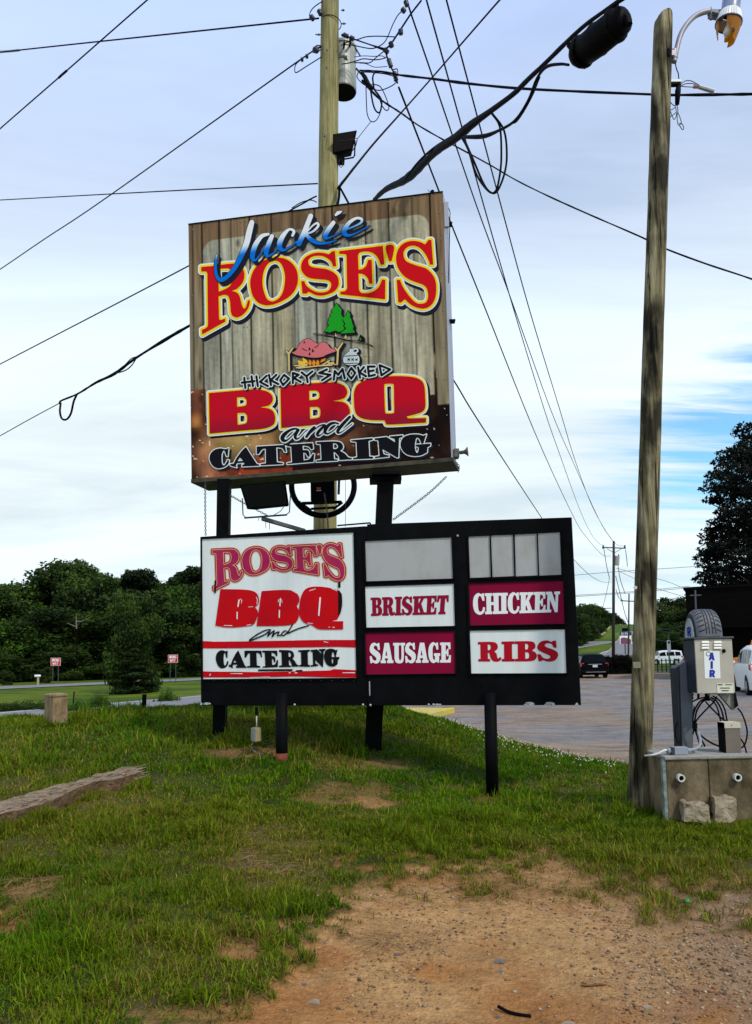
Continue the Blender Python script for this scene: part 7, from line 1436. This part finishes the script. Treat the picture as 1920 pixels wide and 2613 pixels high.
bark = mat('bark', (.10, .075, .05), .9, (.05, .04, .028), nscale=4, nstretch=(1, 1, .3)); bark_pale = mat('pale_bark', (.17, .14, .10), .9)
def clump_mesh(name, blobs, n, leaf, seed, elong=1.0, droop=0.0):
    """leaf-sized faces spread over a set of blobs (cx,cy,cz,rx,ry,rz)"""
    rg = np.random.default_rng(seed); B = np.array(blobs, float); vol = (B[:, 3] * B[:, 4] * B[:, 5]) ** .67; pr = vol / vol.sum(); k = rg.choice(len(B), n, p=pr)
    d = rg.normal(size=(n, 3)); d /= np.linalg.norm(d, axis=1)[:, None]; r = rg.uniform(.45, 1.06, n) ** .6
    # lumpy shells
    lump = 1 + .22 * np.sin(d[:, 0] * 5 + k) * np.sin(d[:, 1] * 6 + k * 2) + .14 * np.sin(d[:, 2] * 9 + k * 3); c = B[k, :3] + d * B[k, 3:6] * (r * lump)[:, None]
    a = rg.normal(size=(n, 3)) + d * .5; a /= np.linalg.norm(a, axis=1)[:, None]; t = rg.normal(size=(n, 3)); u = np.cross(a, t); u /= np.linalg.norm(u, axis=1)[:, None]; w = np.cross(a, u)
    s = leaf * rg.uniform(.5, 1.25, n)[:, None]; u *= s * elong; w *= s * .7; bend = a * s * .3
    V = np.stack([c - u, c - w * .9 + bend, c + u, c + w + bend], 1).reshape(-1, 3)
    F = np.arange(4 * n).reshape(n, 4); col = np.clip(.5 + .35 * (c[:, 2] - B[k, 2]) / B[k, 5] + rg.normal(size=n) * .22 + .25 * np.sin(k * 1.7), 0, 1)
    me = bpy.data.meshes.new(name); me.vertices.add(4 * n); me.vertices.foreach_set('co', V.astype(np.float32).ravel()); me.loops.add(4 * n); me.loops.foreach_set('vertex_index', F.astype(np.int32).ravel()); me.polygons.add(n); me.polygons.foreach_set('loop_start', np.arange(0, 4 * n, 4, dtype=np.int32)); me.polygons.foreach_set('loop_total', np.full(n, 4, dtype=np.int32)); me.update(calc_edges=True)
    at = me.color_attributes.new('Col', 'FLOAT_COLOR', 'POINT'); cc = np.ones((4 * n, 4), np.float32); cc[:, :3] = np.repeat(col, 4)[:, None]; at.data.foreach_set('color', cc.ravel()); return me
def blobs_oak(seed, n=34, w=.5, base=.18):
    rg = np.random.default_rng(seed); out = []
    for i in range(n):
        z = base + (1 - base) * rg.uniform(0, 1) ** .8; env = math.sin(min(1, (z - base) / (1 - base) * .92 + .12) * math.pi) ** .6 * w; a = rg.uniform(0, 2 * math.pi); q = env * rg.uniform(.45, 1) ** .7; s = rg.uniform(.09, .17); out.append((q * math.cos(a), q * math.sin(a), min(z, .97 - s * .4), s * 1.15, s * 1.15, s * .8))
    return out
def blobs_pine(seed, n=30):
    rg = np.random.default_rng(seed); out = []
    for i in range(n):
        z = rg.uniform(.42, 1.0); env = .24 * (1.15 - z) / .6 + .05; a = rg.uniform(0, 2 * math.pi); q = env * rg.uniform(.3, 1); s = rg.uniform(.05, .095); out.append((q * math.cos(a), q * math.sin(a), z - s * .5, s * 1.3, s * 1.3, s * .65))
    return out
def blobs_full(seed, n=40, w=.42):
    rg = np.random.default_rng(seed); out = []
    for i in range(n):
        z = rg.uniform(.04, .95); env = w * (math.sin(math.pi * min(1, z * .8 + .16)) ** .5); a = rg.uniform(0, 2 * math.pi); q = env * rg.uniform(.4, 1); s = rg.uniform(.09, .15); out.append((q * math.cos(a), q * math.sin(a), z, s * 1.2, s * 1.2, s))
    return out
TM = {}
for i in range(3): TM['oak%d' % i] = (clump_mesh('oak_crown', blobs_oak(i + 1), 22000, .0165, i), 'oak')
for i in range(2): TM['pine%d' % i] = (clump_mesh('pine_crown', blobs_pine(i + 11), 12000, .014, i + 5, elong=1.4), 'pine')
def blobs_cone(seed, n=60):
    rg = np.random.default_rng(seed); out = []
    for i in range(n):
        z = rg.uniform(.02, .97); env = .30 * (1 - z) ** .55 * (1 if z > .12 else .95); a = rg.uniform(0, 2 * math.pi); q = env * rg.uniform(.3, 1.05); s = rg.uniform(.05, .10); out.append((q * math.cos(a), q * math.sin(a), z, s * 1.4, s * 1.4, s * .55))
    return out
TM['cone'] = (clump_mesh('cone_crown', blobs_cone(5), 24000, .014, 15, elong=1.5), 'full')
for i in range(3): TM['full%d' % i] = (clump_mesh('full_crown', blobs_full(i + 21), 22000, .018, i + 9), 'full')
def trunk_mesh(kind, seed):
    rg = np.random.default_rng(seed); m = MB(); h = {'oak': .8, 'pine': .97, 'full': .85}[kind]; r = {'oak': .022, 'pine': .012, 'full': .014}[kind]
    m.tube(cr_spline([(0, 0, -.03), (.01, .0, .25 * h), (-.012, .01, .55 * h), (.01, -.01, h)], 4), [r * 1.3, r * 1.1, r, r, r * .95, r * .9, r * .8, r * .7, r * .6, r * .5, r * .4, r * .3, r * .15], 8)
    for i in range(12):
        z = rg.uniform(.22 if kind != 'pine' else .4, .9) * h; a = rg.uniform(0, 6.28); L = (.30 if kind == 'oak' else .16) * rg.uniform(.5, 1); m.tube([(0, 0, z), (math.cos(a) * L * .5, math.sin(a) * L * .5, z + L * .25), (math.cos(a) * L, math.sin(a) * L, z + L * .55)], [r * .45, r * .3, r * .1], 5)
    o = m.build('t', bark); me = o.data; bpy.data.objects.remove(o); return me
TRK = {k: trunk_mesh(k, 3) for k in ('oak', 'pine', 'full')}
def tree(name, label, kind, x, y, hgt, mt_, rot=0.0, wide=1.0, group=None, sink=0.0, bk=None):
    z = h1(x, y) - sink; root = thing(name, label, 'tree', (x, y, z), group); me, kd = TM[kind]
    if not me.materials: me.materials.append(lf_dark)
    c = bpy.data.objects.new('crown', me); COL.objects.link(c); c.material_slots[0].link = 'OBJECT'; c.material_slots[0].material = mt_; c.parent = root; c.scale = (hgt * wide, hgt * wide, hgt); c.rotation_euler = (0, 0, rot)
    t = bpy.data.objects.new('trunk', TRK[kd]); COL.objects.link(t); t.parent = root; t.scale = (hgt, hgt, hgt); t.rotation_euler = (0, 0, rot); return root
def tree_px(name, label, kind, px, top_py, Y, mt_, wide=1.0, rot=None, group=None, sink=0.0):
    a = P(px, 1690, Y); z = h1(a[0], Y) - sink; t = P(px, top_py, Y)[2]; return tree(name, label, kind, a[0], Y, t - z, mt_, rot if rot is not None else px * .37, wide, group, sink)
rt_ = np.random.default_rng(12)
TL_ = [(15, 1500, 96, 'oak0', 'pale green bushy tree at the far left edge of the treeline', 1.2, lf_light), (-60, 1490, 90, 'full1', 'dense tree just outside the left edge of the view', 1.2, lf_dark), (50, 1505, 104, 'full0', 'dark tree whose top shows just right of the left edge', 1.1, lf_dark), (100, 1490, 100, 'pine0', 'small pointed pine top left of the big oak', 1.3, lf_pine),
       (20, 1590, 84, 'full2', 'lower lighter green tree in front at far left', 1.5, lf_light), (150, 1448, 96, 'oak1', 'broad oak with the left shoulder of the high crown', 1.15, lf_dark), (185, 1430, 92, 'oak2', 'tallest broad dark oak of the left treeline', 1.2, lf_dark), (235, 1452, 96, 'oak0', 'rounded oak just right of the tallest one', 1.0, lf_dark), (275, 1472, 100, 'full1', 'rounded dark tree behind the dip in the treeline', 1.1, lf_dark),
       (312, 1468, 98, 'oak1', 'small-topped tree between the oaks and the pine', .8, lf_dark), (344, 1431, 92, 'pine1', 'tall pine with open pointed top in the treeline', 1.1, lf_pine), (380, 1480, 94, 'full0', 'dark tree right of the tall pine', .9, lf_dark), (350, 1520, 82, 'full2', 'full dark tree filling below the tall pine', 1.5, lf_dark), (415, 1488, 96, 'oak2', 'medium green tree right of the tall pine', 1.1, lf_light), (455, 1482, 88, 'full1', 'brighter green tree beside the menu sign edge', 1.2, lf_light),
       (470, 1452, 100, 'pine0', 'pine with flat layered boughs next to the sign', 1.5, lf_pine), (498, 1424, 96, 'pine1', 'tall pine partly hidden by the left edge of the menu sign', 1.5, lf_pine), (520, 1480, 90, 'oak0', 'tree behind the left edge of the menu sign', 1.1, lf_dark), (120, 1560, 84, 'full0', 'shaded tree low in the middle of the left woods', 1.5, lf_dark), (220, 1560, 83, 'full1', 'shaded tree below the tallest oak', 1.6, lf_dark),
       (290, 1580, 84, 'oak0', 'dark leafy tree low beside the bare snag', 1.4, lf_dark), (430, 1590, 82, 'full2', 'low dense tree behind the right wrong way sign', 1.5, lf_dark), (60, 1640, 82, 'full1', 'low brush-like tree behind the mailbox', 1.6, lf_dark), (500, 1570, 82, 'full0', 'low dense tree at the sign edge', 1.4, lf_dark), (-150, 1480, 92, 'oak1', 'broad tree outside the view at left', 1.2, lf_dark), (600, 1470, 92, 'oak2', 'broad tree hidden behind the menu sign', 1.2, lf_dark), (160, 1650, 80, 'full2', 'low dark thicket tree behind the left wrong way sign', 1.7, lf_dark), (360, 1650, 80, 'full1', 'low dark thicket tree right of the median tree', 1.7, lf_dark), (270, 1650, 81, 'full0', 'low dark thicket tree behind the median tree', 1.8, lf_dark), (460, 1655, 80, 'full2', 'low dark thicket tree behind the right wrong way sign', 1.7, lf_dark), (-10, 1660, 80, 'full0', 'low dark thicket tree at the left edge', 1.7, lf_dark)]
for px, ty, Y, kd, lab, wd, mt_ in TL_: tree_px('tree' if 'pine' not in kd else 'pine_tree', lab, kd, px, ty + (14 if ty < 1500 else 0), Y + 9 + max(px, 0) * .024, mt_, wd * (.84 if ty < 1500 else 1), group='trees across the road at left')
# woods floor behind, tree in the median, shrubs
tree_px('tree', 'dark tree standing in the grassy median before the woods', 'full2', 340, 1520, 54, lf_dark, .62)
tree_px('shrub', 'low spreading dark evergreen skirt at the foot of the median tree', 'cone', 342, 1655, 52, lf_dark, 1.45)
for i, (px, ty, Y, kd, lab) in enumerate(((120, 1704, 84, 'full0', 'small round shrub beside the mailbox'), (112, 1708, 86, 'full1', 'second small shrub behind the mailbox'), (30, 1712, 80, 'full2', 'small dark shrub near the left edge'))): tree_px('shrub', lab, kd, px - 6 * i, ty, Y, lf_dark, .9)
def weeds(name, label, px, ty, Y, wpx, n, seed, mt_):
    rg = np.random.default_rng(seed); a = P(px, 1750, Y); z = h1(a[0], Y); top = P(px, ty, Y)[2] - z; root = thing(name, label, 'plant', (a[0], Y, z)); V = []; F = []; C_l = []
    for i in range(n):
        q = rg.normal() * wpx / FPX * Y * .4; hh = top * rg.uniform(.35, 1) * math.exp(-(q / (wpx / FPX * Y * .6)) ** 2); x0 = a[0] + q; y0 = Y + rg.normal() * .4
        for k in range(7):
            t = (k + rg.uniform()) / 7; c = np.array([x0 + rg.normal() * .08 * t, y0 + rg.normal() * .08, z + hh * t]); s = .09 * rg.uniform(.5, 1.2) * (1.3 - t * .8); an = rg.normal(size=3); an /= np.linalg.norm(an); u = np.cross(an, [0, 0, 1.0]); u /= np.linalg.norm(u) + 1e-6; b0 = len(V)
            V += [c - u * s, c + np.array([0, 0, s * .5]), c + u * s, c - np.array([0, 0, s * .5])]; F.append([b0, b0 + 1, b0 + 2, b0 + 3]); C_l += [[min(1, t * .9 + rg.uniform(0, .3))] * 3] * 4
    mesh_np('foliage', np.array(V), np.array(F), mt_, root, colors=np.array(C_l)); return root
for i, (px, ty, Y, w_, lab) in enumerate(((249, 1762, 37, 13, 'tall weeds growing in the near median strip'), (427, 1742, 41, 34, 'bushy weed clump at the road edge near the sign'), (202, 1772, 34.5, 30, 'low weed tuft behind the bent post'), (262, 1768, 37, 12, 'second spike of tall weeds in the median'))): weeds('weed_clump', lab, px, ty, Y, w_, 90, 60 + i, lf_light)
weeds('weed_patch', 'rough dark weeds along the near side of the median at left', 60, 1785, 36, 190, 420, 71, lf_dark)
# bare snag
sg = P(196, 1600, 82); snag = thing('dead_tree', 'pale bare forked snag standing out against the dark oaks', 'tree', (sg[0], 80.5, h1(sg[0], 80.5))); cs_ = lambda x, y: P(x / 3.177, 1400 + y / 3.177, 92)
MB().tube([(cs_(622, 650)), cs_(621, 640), cs_(618, 590), cs_(620, 535)], [.10, .08, .07, .03], 6).tube([cs_(620, 635), cs_(580, 618), cs_(540, 602)], [.07, .05, .02], 5).tube([cs_(622, 592), cs_(660, 592), cs_(700, 575), cs_(740, 552)], [.09, .06, .04, .02], 5).build('trunk', bark_pale, snag)
MB().tube([(cs_(628, 1060)), cs_(622, 650)], [.07, .08], 6).build('lower_trunk', mat('dark_bark', (.006, .006, .004), .9, spec=0.0), snag)
for x, y0, y1, lab in ((937, 870, 1030, 'pale slim trunk at the edge of the woods right of centre'), (1083, 380, 520, 'pale slim trunk high in the tall pine')):
    a = P(x / 3.177, 1400 + y1 / 3.177, 88); b_ = P(x / 3.177, 1400 + y0 / 3.177, 88); a[2] = h1(a[0], 92); dt = thing('dead_tree', lab, 'tree', a); MB().tube([a * np.array([1, 1, 0]) + b_ * np.array([0, 0, 1]) - np.array([0, 0, 3.0 if 'high' not in lab else 5.5]), b_], [.08, .05], 6).build('trunk', bark_pale, dt)
# right side
def big_tree():
    Y = 60.0; base = P(1960, 1700, Y); bz = h1(base[0], Y); root = thing('tree', 'huge nearly black backlit tree at the right edge', 'tree', (base[0], Y, bz)); rg = np.random.default_rng(8); k = FPX / Y
    ed_y = [1085, 1110, 1150, 1190, 1230, 1265, 1290, 1310, 1345, 1390, 1430, 1470, 1500, 1530, 1600, 1690]; ed_x = [1900, 1872, 1846, 1812, 1795, 1790, 1815, 1822, 1795, 1782, 1772, 1778, 1776, 1800, 1830, 1850]
    B = []
    for py in np.arange(1100, 1690, 17):
        xe = float(np.interp(py, ed_y, ed_x)); x = xe + 14 + rg.uniform(0, 8)
        while x < 2240:
            near = x < xe + 60; r = rg.uniform(11, 20) if near else rg.uniform(22, 36); q = P(x, py + rg.normal() * 6, Y + (0 if near else rg.normal() * 2)); B.append((q[0] - base[0], q[1] - Y, q[2] - bz, r * 1.3 / k, r * 1.3 / k, r * .62 / k))
            x += r * 1.55
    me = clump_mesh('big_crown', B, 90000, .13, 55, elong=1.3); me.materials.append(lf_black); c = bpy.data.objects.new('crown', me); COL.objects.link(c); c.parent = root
    m = MB().tube([(base[0], Y, bz - .3), (base[0] - .2, Y, bz + 6), (base[0], Y, bz + 13)], [.5, .4, .2], 10)
    for i in range(14):
        z = rg.uniform(3, 12); a = rg.uniform(0, 6.28); L = rg.uniform(3, 5.5); m.tube([(base[0], Y, bz + z), (base[0] + math.cos(a) * L * .5, Y + math.sin(a) * L * .5, bz + z + .6), (base[0] + math.cos(a) * L, Y + math.sin(a) * L, bz + z + 1.2)], [.16, .1, .03], 6)
    m.build('trunk', bark, root)
big_tree()
for i, (px, ty, Y, kd, lab, wd, mt_) in enumerate(((1700, 1540, 116, 'full1', 'leafy tree right of the old pole above the jeep', 1.0, lf_dark), (1735, 1533, 120, 'full0', 'leafy tree beside the dark building', 1.0, lf_dark), (1765, 1560, 112, 'oak1', 'tree tucked against the dark building', 1.2, lf_dark), (1680, 1590, 106, 'full2', 'lighter shrubby tree above the jeep', 1.0, lf_light), (1720, 1610, 110, 'full1', 'low dark tree behind the jeep', 1.6, lf_dark), (1760, 1620, 108, 'full2', 'low dark tree right of the jeep', 1.6, lf_dark), (1665, 1640, 112, 'full0', 'low dark tree left of the jeep behind the pole', 1.6, lf_dark))): tree_px('tree', lab, kd, px, ty, Y, mt_, wd)
labs = ['nearest', 'second', 'third', 'fourth', 'fifth', 'sixth', 'seventh', 'eighth', 'ninth', 'tenth', 'eleventh', 'twelfth', 'thirteenth']
hg = [(1470, 1556, 200, 'full0'), (1484, 1548, 215, 'full1'), (1500, 1544, 235, 'full2'), (1514, 1545, 255, 'oak0'), (1526, 1552, 280, 'full0'), (1455, 1552, 190, 'full1'), (1490, 1575, 200, 'full2'), (1510, 1580, 230, 'full0'), (1470, 1590, 190, 'full2'), (1525, 1580, 270, 'full1'), (1440, 1550, 185, 'full2'), (1535, 1566, 300, 'full2'), (1500, 1598, 215, 'full1')]
for i, (px, ty, Y, kd) in enumerate(hg): tree_px('tree', 'hillside tree left of the road on the hill, %s from the sign' % labs[i], kd, px, ty, Y, lf_dark, 1.1, group='trees left of the hill road')
for i, (px, ty) in enumerate(((1530, 1566), (1543, 1574), (1556, 1566), (1567, 1565), (1578, 1574), (1588, 1583), (1600, 1590), (1612, 1592), (1650, 1592), (1548, 1580), (1562, 1578))): tree_px('tree', 'distant tree on the hilltop beyond the road, %s from the left' % labs[i], ['full0', 'full1', 'oak0'][i % 3], px, ty, 400 + 8 * (i % 3), lf_dark, 1.4, group='distant trees on the hilltop')
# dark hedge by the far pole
for i, (px, ty) in enumerate(((1548, 1677), (1562, 1676), (1578, 1672), (1592, 1674), (1604, 1680), (1620, 1676))): tree_px('shrub', 'dark bush in the row below the far pole, %s from left' % labs[i], ['full0', 'full1', 'full2'][i % 3], px, ty, 60, lf_black, 1.0, group='dark bushes below the far pole')

# ------------------------------------------------------------------ grass
def blades(name, n, xr, yr, dens_f, lmin, lmax, wid, seed, keep_f=None, col_f=None, curl=1.0, xy=None):
    rg = np.random.default_rng(seed); y = yr[0] + (yr[1] - yr[0]) * rg.uniform(0, 1, n) ** dens_f; hw = np.abs(y) * .54 + 1.5; x = rg.uniform(-1, 1, n) * hw
    if xr is not None: x = rg.uniform(xr[0], xr[1], n)
    if xy is not None: x, y = xy; n = len(x)
    z = H(x, y); drt = dirt_mask(x, y, z) * (0 if xy is not None else 1); lot = lot_mask(x, y); dry = dry_mask(x, y, z)
    cl = fbm(x, y, 5.0, 81, 3); pk = (1 - drt) ** 1.3 * (1 - lot) * np.clip(.35 + 1.2 * cl, 0, 1); k = rg.uniform(0, 1, n) < pk
    x, y, z, drt, dry, cl = x[k], y[k], z[k], drt[k], dry[k], cl[k]; n = len(x)
    z = z + (fbm(x, y, 1.3, 21) - .5) * .06 * sstep(60, 20, y) - .035 * drt - .012
    big = fbm(x, y, .8, 82, 3); L = rg.uniform(lmin, lmax, n) * (.55 + .9 * sstep(.3, .75, cl)) * (1 - .45 * drt) * (1 - .35 * dry); L *= (.75 + .6 * sstep(.4, .7, big))
    ang = rg.uniform(0, 2 * math.pi, n) + 1.5 * (fbm(x, y, 3, 83, 2) - .5); lean = rg.uniform(.15, 1.05, n) * curl; w = wid * rg.uniform(.6, 1.3, n) * np.maximum(1, y / 5.5)
    dx, dy = np.cos(ang), np.sin(ang); sa = rg.uniform(0, 2 * math.pi, n); sx, sy = np.cos(sa) * w / 2, np.sin(sa) * w / 2
    p0 = np.stack([x, y, z], 1); m = p0 + np.stack([dx * L * .38 * lean, dy * L * .38 * lean, L * (.62 - .18 * lean)], 1); t = p0 + np.stack([dx * L * lean * .95, dy * L * lean * .95, L * (1.0 - .55 * lean)], 1)
    s = np.stack([sx, sy, 0 * sx], 1); V = np.stack([p0 - s, p0 + s, m + s * .8, m - s * .8, t], 1).reshape(-1, 3)
    b = np.arange(n) * 5; F = np.concatenate([np.stack([b, b + 1, b + 2], 1), np.stack([b, b + 2, b + 3], 1), np.stack([b + 3, b + 2, b + 4], 1)])
    g1 = np.array([.024, .085, .001]); g2 = np.array([.205, .330, .004]); g3 = np.array([.34, .25, .05]); br = np.array([.19, .09, .03])
    r1 = rg.uniform(0, 1, n); c = g1 + (g2 - g1) * np.clip(r1 ** 1.5 * .8 + .55 * (fbm(x, y, 1.7, 84) - .35), 0, 1)[:, None]
    yel = sstep(.42, .66, fbm(x, y, .45, 86) + .10 * sstep(6, 10, y) * (x < 0))[:, None]; c = c * (1 - .55 * yel) + np.array([.20, .215, .010]) * (.35 + .9 * r1[:, None]) * .55 * yel
    lush = sstep(.45, .7, fbm(x, y, .7, 85))[:, None]; c = c * (1 - lush * .35) + np.array([.020, .12, .002]) * lush * .35
    q = rg.uniform(0, 1, n); isdry = q < (.03 + .42 * dry + .25 * drt); c[isdry] = g3 * rg.uniform(.5, 1.1, isdry.sum())[:, None]; isb = (q > .96) | ((q > .80) & (drt > .25)); c[isb] = br * rg.uniform(.5, 1.3, isb.sum())[:, None]
    o = mesh_np(name, V, F, grass_m, None, colors=np.repeat(c, 5, axis=0)); return tag(o, kind='stuff')
grass_m = bpy.data.materials.new('grass_blade'); grass_m.use_nodes = True; nt = grass_m.node_tree; b = nt.nodes['Principled BSDF']; b.inputs['Roughness'].default_value = .55; b.inputs['Specular IOR Level'].default_value = .08
a_ = nt.nodes.new('ShaderNodeAttribute'); a_.attribute_name = 'Col'; nt.links.new(a_.outputs['Color'], b.inputs['Base Color']); t_ = nt.nodes.new('ShaderNodeBsdfTranslucent'); nt.links.new(a_.outputs['Color'], t_.inputs['Color']); mx_ = nt.nodes.new('ShaderNodeMixShader'); mx_.inputs[0].default_value = .3; nt.links.new(b.outputs[0], mx_.inputs[1]); nt.links.new(t_.outputs[0], mx_.inputs[2]); nt.links.new(mx_.outputs[0], nt.nodes['Material Output'].inputs[0])
o1 = blades('grass', 400000, None, (2.6, 7.5), .8, .05, .12, .0064, 1)
o2 = blades('grass', 370000, None, (7.0, 16), 1.05, .045, .10, .0070, 2)
o3 = blades('grass', 34000, None, (2.6, 13), .9, .10, .19, .0062, 3, curl=.75)
rg4 = np.random.default_rng(44); kk4 = rg4.uniform(0, 1, 9000) ** .8; pa4 = np.array([V_tie[int(k)] * (1 - k % 1) + V_tie[int(k) + 1] * (k % 1) for k in kk4 * (len(V_tie) - 1.001)]); o4 = blades('grass', 9000, None, (3, 9), 1, .10, .20, .006, 5, xy=(pa4[:, 0] + rg4.normal(size=9000) * .05 + .03, pa4[:, 1] - .04 - np.abs(rg4.normal(size=9000)) * .09), curl=.7); o4['label'] = 'tall grass and dry stalks grown up against the timber'
cb = []
for cx_, cy_, w_, d_ in ((P(1806, 2080, 7.2)[0], 7.1, .75, .12), (rp_hit[0], rp_hit[1], .2, .2), (stub.location[0] - .05, stub.location[1] + .1, .3, .25)):
    for _ in range(1300): a_4 = rg4.uniform(0, 6.28); cb.append((cx_ + math.cos(a_4) * w_ * rg4.uniform(.75, 1.1), cy_ + math.sin(a_4) * d_ * rg4.uniform(.8, 1.2) - (.06 if w_ > .5 else 0)))
cb = np.array(cb); o5 = blades('grass', len(cb), None, (3, 9), 1, .06, .15, .006, 6, xy=(cb[:, 0], cb[:, 1]), curl=.8); o5['label'] = 'grass fringe round the foot of the old pole, block and concrete post'
o3['label'] = 'longer grass tufts and seed stalks standing above the lawn'
for o, l in ((o1, 'near lawn grass, green with dry tan patches, ending raggedly at the dirt'), (o2, 'lawn grass on the mound around the sign posts')): o['label'] = l
def dry_straw(n, seed):
    rg = np.random.default_rng(seed); m = MB()
    cs = [(1290, 2275, 200, 28), (700, 2190, 120, 80), (220, 2030, 170, 30), (930, 2035, 90, 30), (90, 2290, 90, 60), (640, 1925, 170, 18), (1000, 2400, 110, 40)]
    for i in range(n):
        c = cs[rg.integers(len(cs))]; px = c[0] + rg.normal() * c[2] * .6; py = c[1] + rg.normal() * c[3] * .6; g = ground_hit_fast(px, py)
        if g is None: continue
        a = rg.uniform(0, 6.28); L = rg.uniform(.04, .12); d = np.array([math.cos(a) * L, math.sin(a) * L, 0]); up = np.array([0, 0, rg.uniform(.004, .035)]); m.tube([g - d + up * .3, g + up, g + d + up * .4], [.0012, .0016, .0008], 3, cap=False)
    return m
def ground_hit_fast(px, py):
    d = ray(px, py); d = d / d[1]; ys = np.geomspace(3, 16, 220); p = EYE[None] + d[None] * ys[:, None]; b_ = p[:, 2] < H(p[:, 0], p[:, 1]); return p[int(np.argmax(b_))] if b_.any() else None
ds = dry_straw(900, 4).build('dry_straw', mat('straw', (.34, .21, .08), .8, (.22, .11, .05), nscale=20)); tag(ds, 'loose dry straw and dead grass scattered over bare patches', None, None, 'stuff')
# gravel in the dirt
def gravel(n, seed):
    rg = np.random.default_rng(seed); y = rg.uniform(2.4, 7.2, n); x = rg.uniform(-1.0, 3.9, n) * (.55 + y * .12); z = H(x, y); d = dirt_mask(x, y, z); cl = fbm(x, y, 1.8, 91); px, py = proj(np.stack([x, y, z], 1))
    right = sstep(1350, 1750, px + (2480 - py) * .5); lef = sstep(160, 40, np.abs(px - 1030 + (py - 2400) * .5)) ; up = sstep(2440, 2330, py)
    pk = d ** 2 * (.06 + .70 * right + .42 * lef + .35 * up) * np.clip(cl * 1.6 - .1, 0, 1); k = rg.uniform(0, 1, n) < pk; x, y, z = x[k], y[k], z[k]; n = len(x)
    z = z + (fbm(x, y, 1.3, 21) - .5) * .06 + (fbm(x, y, 9, 31) - .5) * .022 - .035
    base = np.array([(1, 0, 0), (-1, 0, 0), (0, 1, 0), (0, -1, 0), (0, 0, 1), (.7, .7, .2), (-.6, .6, .3), (0, 0, -1)], float); fc = np.array([(0, 5, 4), (5, 2, 4), (2, 6, 4), (6, 1, 4), (1, 3, 4), (3, 0, 4), (0, 3, 7), (3, 1, 7), (1, 6, 7), (6, 2, 7), (2, 5, 7), (5, 0, 7)])
    s = (.0035 + .013 * rg.uniform(0, 1, n) ** 3.2); a = rg.uniform(0, 6.28, n); b_ = base[None] * (1 + .35 * rg.normal(size=(n, 8, 1)) * .5) * np.stack([s, s * .75, s * .55], 1)[:, None]
    X = b_[..., 0] * np.cos(a)[:, None] - b_[..., 1] * np.sin(a)[:, None] + x[:, None]; Y = b_[..., 0] * np.sin(a)[:, None] + b_[..., 1] * np.cos(a)[:, None] + y[:, None]; Z = b_[..., 2] + z[:, None] + .002
    V = np.stack([X, Y, Z], 2).reshape(-1, 3); F = (fc[None] + (np.arange(n) * 8)[:, None, None]).reshape(-1, 3)
    pal = np.array([(.36, .22, .11), (.30, .17, .08), (.20, .13, .08), (.38, .26, .15), (.12, .075, .045), (.40, .31, .20), (.32, .15, .06)]); c = pal[rg.integers(0, 7, n)] * rg.uniform(.55, 1.15, n)[:, None]
    return mesh_np('gravel', V, F, mat('gravel_stone', (1, 1, 1), .9, (.85, .85, .85), attr='Col', nscale=90), None, colors=np.repeat(c, 8, axis=0))
tag(gravel(70000, 9), 'loose brown and grey gravel over the worn sandy ground', None, None, 'stuff')
# white clover in the grass by the lot edge
def clover(n, seed):
    rg = np.random.default_rng(seed); m = MB()
    for i in range(n):
        t = rg.uniform(0, 1); y = 15.0 - 6.0 * t; ex = float(np.interp(y, [8.2, 9.4, 10.5, 11.7, 14, 15.6], [12, 7.0, 5.0, 3.75, 2.35, 1.2])); x = ex - .28 - abs(rg.normal()) * .75; z = h1(x, y); hh = .05 + .05 * rg.uniform()
        m.ball((x, y, z + hh), (.011, .011, .010), 5, 3)
    return m
tag(clover(430, 3).build('clover_flowers', mat('clover_white', (.62, .60, .46), .8)), 'small white clover blossoms in the grass along the lot edge', None, None, 'stuff')
